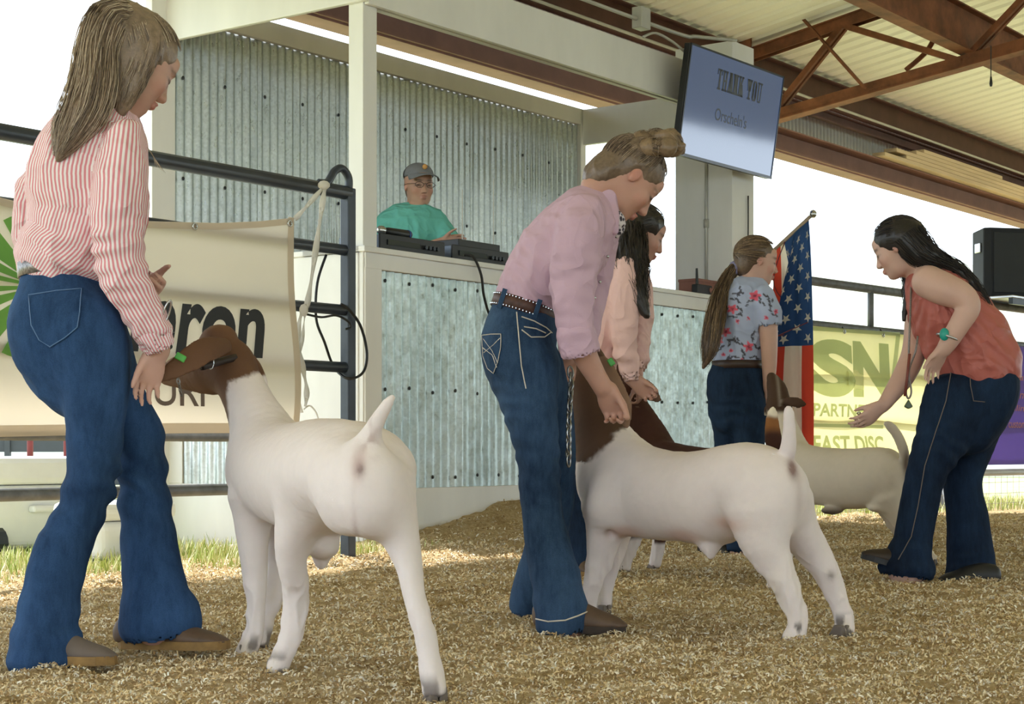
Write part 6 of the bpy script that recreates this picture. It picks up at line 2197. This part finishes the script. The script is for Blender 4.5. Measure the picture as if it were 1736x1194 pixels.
# ------------------------------------------------------------------ girl in the floral shirt
def girl_floral():
    Y = 8.85
    r = thing('person', 'girl in blue floral shirt with long ponytail standing beside the flag', 'person', P(1250, 762, Y).xy.to_3d())
    torso = rings(Y, [(1272, 484, 0, 15, .05), (1270, 496, 0, 30, .09), (1267, 515, 0, 46, .14), (1264, 550, 0, 47, .15), (1257, 585, 0, 43, .135), (1253, 602, 0, 41, .128), (1251, 611, 0, 40, .126)])
    arm = rings(Y, [(1296, 502, -.11, 18, .06), (1302, 525, -.13, 21, .066), (1304, 549, -.13, 22, .068)])
    farm = rings(Y, [(1238, 505, .12, 17, .06), (1240, 530, .16, 19, .062), (1246, 555, .19, 19, .062)])
    pel = rings(Y, [(1250, 620, 0, 40, .122), (1247, 655, 0, 49, .145), (1248, 695, 0, 46, .14)])
    nleg = rings(Y, [(1270, 690, -.07, 29, .09), (1272, 750, -.07, 25, .08), (1264, 830, -.06, 21, .066), (1256, 900, -.06, 21, .068), (1254, 932, -.06, 23, .075)])
    fleg = rings(Y, [(1232, 690, .06, 29, .09), (1236, 750, .06, 24, .08), (1226, 830, .06, 21, .066), (1216, 900, .05, 21, .068), (1213, 932, .05, 23, .075)])
    hd = Head(P(1283, 443, Y), look(10, 8), 1.03)
    f = Field(.0068)
    hd.add(f)
    f.tube([(hd.w(0, -.02, -.05), .048, .052), (hd.w(0, -.035, -.11), .046, .05), (P(1272, 492, Y), .055, .06)], k=.03)
    f.tube(slim(torso[2:], .84), k=.03); f.tube(slim(pel, .86), k=.03)
    f.tube(rings(Y, [(1296, 505, -.11, 14, .045), (1302, 550, -.13, 16, .05), (1304, 595, -.12, 14, .042), (1304, 630, -.10, 12, .035), (1303, 658, -.08, 9, .027)]), k=.02)
    f.tube(rings(Y, [(1238, 510, .12, 14, .045), (1246, 560, .19, 15, .046), (1260, 610, .26, 13, .04), (1285, 645, .26, 11, .034), (1302, 662, .2, 9, .027)]), k=.02)
    f.tube(slim(nleg, .8, .075), k=.03); f.tube(slim(fleg, .8, .075), k=.03)
    hand(f, P(1303, 658, Y - .08), P(1305, 690, Y - .05) - P(1303, 658, Y - .08), Vector((.5, .6, 0)), .17, curl=(.3, .5, .4))
    hand(f, P(1302, 662, Y + .2), P(1310, 680, Y + .15) - P(1302, 662, Y + .2), Vector((.5, -.6, .3)), .16, curl=(.4, .6, .5))
    body_mesh('body', f, M['skin'], r, skin_col('#caa392', hd, blush=.6), 2)
    # shirt with flowers
    f = Field(.0074)
    f.tube(torso, k=.03, flat=(True, True)); f.tube(arm, k=.022, flat=(False, True)); f.tube(farm, k=.022, flat=(False, True)); f.hollow(arm); f.hollow(farm)
    nt = NT('blue_floral_cotton')
    nt.l(nt.n('ShaderNodeAttribute', attribute_name='Col').outputs[0], nt.b.inputs['Base Color'])
    nt.b.inputs['Roughness'].default_value = .8
    bump(nt, creases(nt, 5.0, .7), .5, .02)
    rn = np.random.default_rng(5)
    fl = [P(px, py, Y - .13) for px, py in ((1279, 502), (1242, 524), (1232, 562), (1221, 576), (1269, 588), (1240, 594), (1296, 540), (1250, 545), (1290, 575), (1312, 530), (1258, 610), (1228, 600), (1268, 540))]
    fr_ = [.030, .026, .026, .024, .028, .012, .012, .012, .010, .014, .010, .012, .011]
    lv = [P(px, py, Y - .13) for px, py in ((1252, 500), (1256, 494), (1249, 507), (1268, 512), (1286, 513), (1246, 538), (1224, 556), (1244, 576), (1238, 578), (1252, 582), (1222, 592), (1262, 600), (1280, 604), (1302, 516), (1306, 535), (1230, 530), (1256, 526), (1244, 604), (1274, 570), (1284, 590), (1234, 612), (1300, 505))]
    def fcol(V):
        C = np.tile(np.array(lin('#a9b3cf')), (len(V), 1)) * (.95 + .08 * vnoise(V * 20, 2)[:, None])
        q = .55
        for i, c in enumerate(lv):
            d = V - np.array(c); a = i * 1.3
            u = d[:, 0] * math.cos(a) + d[:, 2] * math.sin(a); v = -d[:, 0] * math.sin(a) + d[:, 2] * math.cos(a)
            for o_ in (-.018, 0, .018):
                w = (((u - o_) / .013) ** 2 + ((v - abs(o_) * .5) / .005) ** 2 < 1) & (np.abs(d[:, 1]) < .2)
                C[w] = np.array(lin('#4b4a55'))
        for i, (c, rad) in enumerate(zip(fl, fr_)):
            d = V - np.array(c); th = np.arctan2(d[:, 2], d[:, 0]); rr = np.sqrt(d[:, 0] ** 2 + d[:, 2] ** 2)
            w = (rr < rad * (.78 + .22 * np.cos(5 * th + i))) & (np.abs(d[:, 1]) < .2)
            C[w] = np.array(lin('#c9566a')) * (.8 + .5 * (rr[w] / rad))[:, None]
            C[(rr < rad * .25) & (np.abs(d[:, 1]) < .2)] = lin('#7c2f44')
        return C
    f.h = .0062
    body_mesh('shirt', f, nt.m, r, fcol, 2, wrinkle(.010, (9, 9, 6), 34))
    f = Field(.0074)
    f.tube(pel, k=.03, flat=(True, False)); f.tube(nleg, k=.03, flat=(False, True)); f.tube(fleg, k=.03, flat=(False, True)); f.hollow(nleg, .035, .84); f.hollow(fleg, .035, .84)
    j = body_mesh('jeans', f, denim('dark_denim_floral_girl', '#141f30', '#273d58'), r, None, 2, fold_bands([(P(1250, 700, Y - .1), (.3, 0, 1), .16, 80, .006)], wrinkle(.007, (8, 8, 5), 3)), True)
    belt('belt', r, P(1250, 619, Y), (0, 0, 1), (1, 0, 0), 42 * Y / FPX, .131, .042, simple('dark_brown_belt', '#35251f', .5))
    shoe('shoe', r, P(1190, 944, Y + .05), P(1250, 946, Y - .06), .044, .10, M['black_shoe'], M['black_shoe'])
    shoe('shoe', r, P(1238, 940, Y - .02), P(1296, 940, Y - .12), .044, .10, M['black_shoe'], M['black_shoe'])
    f = Field(.0074)
    f.ell(hd.w(0, -.020, .036), (.084, .104, .091), hd.R, .02)
    facecut(f, hd)
    pony = rings(Y, [(1246, 455, .0, 9, .03), (1234, 470, -.02, 10, .035), (1221, 500, -.06, 13, .045), (1212, 540, -.12, 16, .045), (1205, 580, -.16, 15, .04), (1198, 610, -.16, 8, .025), (1192, 624, -.16, 3, .01)])
    f.tube(slim(pony, .88), k=.015)
    body_mesh('hair', f, M['hair'], r, flatcol('#6b5644'), 2, wrinkle(.006, (26, 26, 6), 3))
    strands('hair_strands', r, bundle(pony, 260, 5, wob=.006, wisp=.3) + scalp(hd, (0, -.95, -.05), 420, 7, HZ, 1.10), HAIRM, .0014)
    MB().tube([P(1244 + 5 * math.cos(t), 456 + 10 * math.sin(t), Y - .03 * math.cos(t)) for t in [k * math.pi / 6 for k in range(12)]], .012, 6, closed=True).build('scrunchie', simple('lilac_scrunchie', '#7f7c9c', .8), r, True, True)
    chain_links(r, [P(1304, 690, Y - .12), P(1303, 705, Y - .12), P(1305, 722, Y - .12)], .022, .009, .003)
girl_floral()

# ------------------------------------------------------------------ woman in the rust blouse
def woman_rust():
    Y = 7.05
    r = thing('person', 'woman in sleeveless rust blouse and dark flared jeans leaning forward, hand out', 'person', P(1610, 762, Y).xy.to_3d())
    torso = rings(Y, [(1556, 462, .02, 20, .06), (1566, 474, .02, 30, .10), (1586, 495, .0, 50, .145), (1607, 530, 0, 66, .155), (1630, 565, 0, 72, .16), (1650, 597, 0, 71, .165), (1663, 622, 0, 70, .17)])
    pel = rings(Y, [(1655, 606, 0, 58, .135), (1660, 640, 0, 63, .15), (1656, 680, 0, 63, .155), (1640, 720, 0, 52, .13)])
    nleg = rings(Y, [(1625, 680, -.07, 60, .105), (1598, 740, -.08, 46, .095), (1572, 798, -.09, 35, .08), (1558, 860, -.09, 33, .068), (1548, 915, -.09, 33, .068), (1541, 945, -.09, 40, .078), (1538, 968, -.09, 50, .088)])
    fleg = rings(Y, [(1660, 690, .07, 52, .105), (1645, 750, .08, 42, .09), (1632, 815, .09, 33, .075), (1640, 880, .08, 35, .068), (1645, 940, .07, 39, .074), (1646, 975, .06, 44, .085)])
    hd = Head(P(1523, 420, Y), look(28, 24, -1))
    f = Field(.0066)
    hd.add(f)
    f.tube([(hd.w(0, -.02, -.05), .048, .052), (hd.w(0, -.055, -.11), .048, .052), (P(1562, 468, Y), .06, .07)], k=.03)
    f.tube(slim(torso[2:], .84), k=.03); f.tube(slim(pel, .88), k=.03)
    f.tube(rings(Y, [(1574, 478, -.12, 28, .068), (1600, 490, -.16, 28, .066), (1630, 503, -.19, 24, .058), (1641, 522, -.20, 21, .05), (1628, 548, -.20, 18, .045), (1611, 576, -.19, 16, .038), (1601, 592, -.18, 13, .03)]), k=.03)
    f.tube(rings(Y, [(1560, 500, .12, 24, .06), (1556, 560, .12, 23, .055), (1549, 600, .09, 21, .05), (1532, 638, .04, 19, .046), (1512, 668, .0, 15, .036), (1497, 688, -.02, 11, .027)]), k=.03)
    f.tube(slim(nleg, .8, .08), k=.03); f.tube(slim(fleg, .8, .08), k=.03)
    hand(f, P(1601, 590, Y - .18), P(1586, 616, Y - .15) - P(1601, 590, Y - .18), Vector((-.7, -.2, -.2)), .175, curl=(.25, .35, .2), left=True)
    hand(f, P(1497, 688, Y - .02), P(1462, 716, Y - .05) - P(1497, 688, Y - .02), Vector((-.5, -.6, .5)), .185, curl=(.2, .35, .3), thumb=(.9, .25, .35), spread=.0)
    body_mesh('body', f, M['skin'], r, skin_col('#d3ad9d', hd, brow='#3a2c26'), 2)
    # blouse
    f = Field(.0066)
    f.tube(torso, k=.03, flat=(True, True))
    bm_ = fabric('rust_satin', '#b5655b', .48, scale=6.0, spec=.4)
    def dr(V, N):
        q = V - np.array(P(1560, 470, Y))
        ang = np.arctan2(q[:, 2], q[:, 0])
        return .0035 * np.sin(ang * 38 + 3 * vnoise(V * 6, 2)) * sstep(.06, .25, np.linalg.norm(q, axis=1)) + .006 * (ridged(V * np.array([9, 9, 7]), 4) - .5)
    body_mesh('blouse', f, bm_, r, None, 2, dr)
    f = Field(.0066)
    f.tube(pel, k=.03, flat=(True, False)); f.tube(nleg, k=.03, flat=(False, True)); f.tube(fleg, k=.03, flat=(False, True)); f.hollow(nleg, .035, .84); f.hollow(fleg, .035, .84)
    f.ell(P(1684, 660, Y - .02), (.085, .13, .10), k=.05)
    j = body_mesh('jeans', f, denim('dark_denim_rust_woman', '#101a2b', '#243853'), r, None, 2, fold_bands([(P(1585, 770, Y - .1), (.4, 0, 1), .14, 90, .005), (P(1540, 950, Y - .1), (0, 0, 1), .1, 80, .006), (P(1640, 960, Y), (0, 0, 1), .1, 80, .005)], wrinkle(.006, (8, 8, 4), 3)), True)
    thr = simple('faded_stitching', '#6f655f', .8)
    surf_lines(r, j, j, [[(1614, 622), (1604, 680), (1584, 740), (1568, 790), (1556, 860), (1545, 910), (1520, 955)]], .002, thr, 'side_seam')
    surf_lines(r, j, j, [[(1644, 625), (1645, 655), (1650, 680), (1672, 682)]], .0016, thr, 'pocket_seam')
    # shoes
    shoe('boot', r, P(1565, 976, Y - .08), P(1462, 946, Y - .10), .046, .10, simple('dark_brown_boot', '#35291f', .6), M['black_shoe'])
    shoe('boot', r, P(1685, 994, Y + .0), P(1594, 990, Y - .05), .05, .095, M['black_shoe'], M['black_shoe'])
    # jewellery
    ring = [P(1607, 573, Y - .185) + Vector((.042 * math.cos(t), .046 * math.sin(t), -.016 * math.cos(t))) for t in [k * math.pi / 10 for k in range(20)]]
    b = MB().tube(ring, .006, 6, closed=True).build('bracelet', M['silver'], r, True, True)
    MB().sphere(P(1601, 567, Y - .222), (.020, .010, .026), 10).build('turquoise_stone', simple('turquoise', '#1f9c8e', .35), b, True, True)
    nk = MB().tube(spline([P(1545, 480, Y - .04), P(1543, 540, Y - .12), P(1541, 590, Y - .14), P(1540, 640, Y - .15), P(1536, 664, Y - .15), P(1540, 676, Y - .15), P(1545, 664, Y - .15), P(1541, 630, Y - .15), P(1552, 596, Y - .17), P(1556, 570, Y - .16)], 8), .0042, 6).build('necklace', simple('grey_bead_necklace', '#7d746f', .4, metal=.4, var=.5, vscale=300), r, True, True)
    MB().tube([P(1542, 600, Y - .155), P(1538, 640, Y - .155), P(1534, 672, Y - .155)], .006, 6).build('leather_cord', simple('red_leather_cord', '#7a3a30', .6), nk, True, True)
    pd = [P(1540, 677, Y - .155), P(1548, 690, Y - .155), P(1540, 694, Y - .155), P(1532, 690, Y - .155)]
    MB().add([p + Vector((0, s_ * .008, 0)) for s_ in (-1, 1) for p in pd], [(0, 1, 2, 3), (7, 6, 5, 4), (0, 4, 5, 1), (1, 5, 6, 2), (2, 6, 7, 3), (3, 7, 4, 0)]).build('pendant', simple('green_stone', '#4c5a44', .4), nk, False, True, bevel=.005)
    MB().tube([P(1456 + 3 * math.cos(t), 701 + 2 * math.sin(t), Y - .06 + .01 * math.sin(t)) for t in [k * math.pi / 5 for k in range(10)]], .003, 5, closed=True).build('ring', M['silver'], r, True, True)
    # hair
    f = Field(.0074)
    f.ell(hd.w(0, -.020, .034), (.086, .106, .092), hd.R, .02)
    facecut(f, hd)
    lock = rings(Y, [(1538, 400, -.06, 30, .06), (1562, 428, -.08, 28, .055), (1592, 446, -.07, 19, .05), (1624, 466, -.05, 17, .06), (1652, 496, -.05, 15, .05), (1672, 520, -.06, 8, .03), (1682, 538, -.06, 3, .01)])
    front = rings(Y, [(1540, 430, .07, 12, .02), (1538, 470, .05, 9, .02), (1537, 505, .03, 7, .014), (1532, 545, .02, 3, .006)])
    f.tube(slim(lock, .9), k=.02); f.tube(slim(front, .8), k=.01)
    body_mesh('hair', f, M['hair'], r, flatcol('#221d1f'), 2, wrinkle(.006, (26, 26, 10), 3))
    strands('hair_strands', r, bundle(lock, 300, 5, wob=.006, wisp=.25) + bundle(front, 40, 8, wisp=.5) + scalp(hd, (0, -.85, -.35), 420, 7, HZ, 1.10), HAIRD, .0014)
woman_rust()

# ------------------------------------------------------------------ man in the booth
def man_booth():
    c0 = W3(1.10, .52, 0)
    Y = c0.y
    r = thing('person', 'man in teal shirt, grey cap and glasses standing in the booth with folded arms', 'person', (c0.x, c0.y, .60))
    torso = rings(Y, [(699, 368, .0, 28, .085), (700, 375, 0, 46, .11), (700, 388, 0, 60, .15), (700, 420, 0, 56, .16), (702, 470, 0, 52, .15), (703, 520, 0, 50, .15)])
    la = rings(Y, [(660, 378, -.02, 20, .07), (650, 405, -.10, 20, .07), (660, 425, -.18, 19, .065), (690, 428, -.25, 18, .06)])
    ra_ = rings(Y, [(742, 380, -.02, 19, .07), (757, 402, -.08, 19, .07), (762, 415, -.14, 18, .06)])
    hd = Head(P(710, 315, Y), look(-68, 4), 1.10)
    f = Field(.0068)
    hd.add(f, True)
    f.tube([(hd.w(0, -.02, -.05), .062, .065), (hd.w(0, -.03, -.12), .062, .065), (P(700, 364, Y), .075, .075)], k=.03)
    f.tube(slim(torso[1:], .86), k=.03)
    f.tube(slim(la, .75), k=.02); f.tube(slim(ra_, .75), k=.02)
    f.tube(rings(Y, [(690, 428, -.25, 13, .05), (730, 420, -.27, 12, .044), (748, 412, -.26, 9, .034)]), k=.02)
    f.tube(rings(Y, [(762, 415, -.14, 13, .05), (745, 424, -.24, 12, .044), (715, 430, -.28, 9, .034)]), k=.02)
    hand(f, P(748, 412, Y - .27), Vector((.9, .1, .15)), Vector((0, -.3, .9)), .18, curl=(.3, .6, .4))
    hand(f, P(715, 430, Y - .28), Vector((-.9, .1, .2)), Vector((0, -.3, .9)), .18, curl=(.3, .6, .4), left=True)
    legs = []
    for q in (-1, 1):
        f.tube([(P(703, 520, Y), .12, .12), (c0 + UX * (q * .10) + Vector((0, .0, 1.15)), .085, .09), (c0 + UX * (q * .11) + Vector((0, 0, .9)), .06, .06), (c0 + UX * (q * .11) + Vector((0, 0, .70)), .05, .05)], k=.03)
    body_mesh('body', f, M['skin'], r, skin_col('#c39884', hd, brow='#6a5648', lip='#a9756a', blush=.25), 2)
    f = Field(.0074)
    f.tube(torso, k=.03, flat=(True, True)); f.tube(la, k=.025, flat=(False, True)); f.tube(ra_, k=.025, flat=(False, True))
    body_mesh('t_shirt', f, fabric('teal_jersey', '#6bbab0'), r, None, 2, wrinkle(.014, (8, 8, 8), 44))
    f = Field(.007)
    for q in (-1, 1):
        f.tube([(P(703, 515, Y), .15, .13), (c0 + UX * (q * .11) + Vector((0, .0, 1.15)), .10, .11), (c0 + UX * (q * .12) + Vector((0, 0, .9)), .085, .085), (c0 + UX * (q * .12) + Vector((0, 0, .64)), .08, .08)], k=.02, flat=(False, True))
    body_mesh('trousers', f, simple('khaki_trousers', '#7d7360', .8), r, None, 2)
    for q in (-1, 1):
        a = c0 + UX * (q * .12) + UY * .06 + Vector((0, 0, .605))
        shoe('shoe', r, a, a - UY * .27, .045, .09, M['black_shoe'], M['black_shoe'])
    # cap: crown, panel, brim, patch
    cr, cg = simple('grey_cap_cloth', '#767880', .8), simple('black_cap_mesh', '#2b2c31', .85)
    f = Field(.0074)
    f.ell(hd.w(0, -.012, .055), (.092, .112, .080), hd.R, .01)
    f.cut(hd.w(0, 0, .045), hd.R @ np.array([0, .12, -1.0]))
    def ccol(V):
        L = hd.loc(V)
        return np.where((L[:, 1] < -.01)[:, None], np.array(lin('#26272c'))[None], np.array(lin('#7a7c84'))[None])
    cm = attr_mat('cap_cloth', .85, bscale=200, bstr=.2)
    body_mesh('cap', f, cm, r, ccol, 2)
    vs, fs = [], []
    n = 16
    for z in (0, .006):
        for i in range(n + 1):
            a = math.pi * i / n
            x = .085 * math.cos(a)
            vs.append(hd.w(x, .055 + .04 * math.sin(a), .058 - .010 * (x / .08) ** 2 + z))
            vs.append(hd.w(x * .98, .075 + .105 * math.sin(a) ** .8, .046 - .022 * (x / .08) ** 2 + z))
    o_ = 2 * (n + 1)
    for i in range(n):
        fs.append((2 * i, 2 * i + 1, 2 * i + 3, 2 * i + 2)); fs.append((o_ + 2 * i, o_ + 2 * i + 2, o_ + 2 * i + 3, o_ + 2 * i + 1))
        fs.append((2 * i + 1, o_ + 2 * i + 1, o_ + 2 * i + 3, 2 * i + 3))
    mk('cap_brim', wv(vs), np.array(fs), cr, r, True)
    bd = MB()
    bd.add([hd.w(x, .104 - abs(x) * .12, z) for x, z in ((-.018, .082), (.014, .082), (.014, .112), (-.018, .112))], [(0, 1, 2, 3)])
    MB().sphere(hd.w(0, .096, .096), (.016, .012, .016), 8).build('cap_badge', simple('orange_badge', '#cf9a58', .6), r, True, True)
    # short hair above the ears
    f = Field(.0074)
    f.ell(hd.w(0, -.022, .012), (.081, .098, .065), hd.R, .01)
    facecut(f, hd)
    body_mesh('hair', f, M['hair'], r, flatcol('#6d5f55'), 2)
    # glasses
    gm = simple('thin_metal_frame', '#5a4a45', .3, metal=.8)
    g = None
    for q in (-1, 1):
        ring = [hd.w(q * .032 + .024 * math.cos(t), .106, -.003 + .0155 * math.sin(t)) for t in [k * math.pi / 9 for k in range(18)]]
        o = MB().tube(ring, .0018, 5, closed=True).build('glasses_rim', gm, r, True, True)
        MB().tube([hd.w(q * .056, .104, .003), hd.w(q * .082, .05, .003), hd.w(q * .084, -.01, .0)], .0017, 5).build('glasses_temple', gm, r, True, True)
    MB().tube([hd.w(-.008, .107, .001), hd.w(0, .111, .004), hd.w(.008, .107, .001)], .0017, 5).build('glasses_bridge', gm, r, True, True)
man_booth()

# ================================================================== LOOSE STUFF: shavings and grass
def make_shavings():
    n = 222000
    rn = np.random.default_rng(3)
    Y = 3.25 * (14.2 / 3.25) ** rn.random(n)
    X = rn.uniform(-1, 1, n) * (.345 * Y + .6)
    s_, t_ = st_of(X, Y)
    ok = (left_line(X, Y) > -.35 + .5 * (rn.random(n) - .5)) & (right_line(X, Y) > -.4) & ~((t_ > -.02) & (s_ > -.03) & (s_ < BL))
    X, Y = X[ok], Y[ok]; n = len(X)
    Z = gz(X, Y)
    sc = (Y / 5.0) ** .45
    L = rn.uniform(.006, .018, n) * sc; W = rn.uniform(.0022, .0052, n) * sc
    yaw = rn.uniform(0, 2 * math.pi, n); pit = rn.normal(0, .45, n); rol = rn.normal(0, .6, n)
    cy, sy, cp, sp, cr, sr = np.cos(yaw), np.sin(yaw), np.cos(pit), np.sin(pit), np.cos(rol), np.sin(rol)
    u = np.stack([cy * cp, sy * cp, sp], 1)
    sd = np.stack([-sy, cy, np.zeros(n)], 1)
    nr = np.cross(u, sd)
    v = sd * cr[:, None] + nr * sr[:, None]
    w = np.cross(u, v)
    bend = rn.uniform(.1, .5, n) * L
    c = np.stack([X, Y, Z + .004 * sc + np.abs(sp) * L * .35], 1)
    P_ = []
    for a, b in ((-1, 0), (0, 1), (1, 0)):
        m = c + u * (a * L / 2)[:, None] + w * (b * bend)[:, None]
        P_ += [m - v * (W / 2)[:, None], m + v * (W / 2)[:, None]]
    V = np.stack(P_, 1).reshape(-1, 3)
    b = np.arange(n)[:, None] * 6
    F = np.concatenate([np.concatenate([b, b + 1, b + 3, b + 2], 1), np.concatenate([b + 2, b + 3, b + 5, b + 4], 1)])
    pal = np.array([lin(h) for h in ('#f2e6cc', '#e8d5ae', '#dabf90', '#f8f1e2', '#c0a074', '#e2cba2', '#a4845a')])
    cl = vnoise(np.stack([X * 2.4, Y * 2.4, X * 0], 1), 21)
    k = rn.choice(len(pal), n, p=(.2, .22, .19, .1, .12, .12, .05))
    C = pal[k] * (.78 + .34 * cl + .1 * rn.random(n))[:, None]
    m = attr_mat('wood_shaving_flakes', .85, spec=.2, var=.05)
    o = mk('wood_shavings', V, F, m, None, False)
    if len(o.data.vertices) == len(V): paint(o, np.clip(np.repeat(C, 6, 0), 0, 1))
    tag(o, 'loose pale wood shavings covering the show ring floor', 'wood shavings', kind='stuff')
make_shavings()

def make_grass():
    rn = np.random.default_rng(8)
    n = 34000
    a = rn.random(n) < .55
    s = rn.uniform(-1.0, 4.6, n); d = rn.uniform(.05, 3.2, n) ** 1.2
    X = np.where(a, FE.x + FD.x * s - FN.x * d, 0); Y = np.where(a, FE.y + FD.y * s - FN.y * d, 0)
    s2 = rn.uniform(-.3, 7, n); d2 = rn.uniform(.25, 4.0, n)
    X = np.where(a, X, RF.x + RD.x * s2 - RN.x * d2); Y = np.where(a, Y, RF.y + RD.y * s2 - RN.y * d2)
    st, tt = st_of(X, Y)
    ok = ~((tt > -.06) & (tt < BD + .05) & (st > -.05) & (st < BL + .05)) & ~((tt < -.1) & (st > -.1) & (left_line(X, Y) > -.1) & a)
    X, Y = X[ok], Y[ok]; n = len(X)
    H = rn.uniform(.03, .10, n) * (.6 + .8 * vnoise(np.stack([X * 1.5, Y * 1.5, X * 0], 1), 5)); W = rn.uniform(.003, .006, n)
    yaw = rn.uniform(0, 2 * math.pi, n)
    sd = np.stack([np.cos(yaw), np.sin(yaw), 0 * yaw], 1); ln = np.stack([-np.sin(yaw), np.cos(yaw), 0 * yaw], 1) * (H * rn.uniform(.1, .7, n))[:, None]
    base = np.stack([X, Y, np.full(n, -.055)], 1); up = np.stack([0 * H, 0 * H, H + .03], 1)
    P_ = [base - sd * W[:, None], base + sd * W[:, None], base + up * .6 + ln * .35 + sd * (W * .7)[:, None], base + up * .6 + ln * .35 - sd * (W * .7)[:, None], base + up + ln - sd * (W * .1)[:, None], base + up + ln + sd * (W * .1)[:, None]]
    V = np.stack(P_, 1).reshape(-1, 3)
    b = np.arange(n)[:, None] * 6
    F = np.concatenate([np.concatenate([b, b + 1, b + 2, b + 3], 1), np.concatenate([b + 3, b + 2, b + 5, b + 4], 1)])
    pal = np.array([lin(h) for h in ('#a9ba63', '#c0cc7f', '#d6d9a2', '#93a654', '#e6e2ba')])
    C = np.repeat(pal[rn.integers(0, 5, n)], 6, 0)
    o = mk('grass', V, F, attr_mat('grass_blades', .7, spec=.3), None, False)
    if len(o.data.vertices) == len(V): paint(o, C)
    tag(o, 'pale green grass growing along the outside of the ring fences', 'grass', kind='stuff')
make_grass()
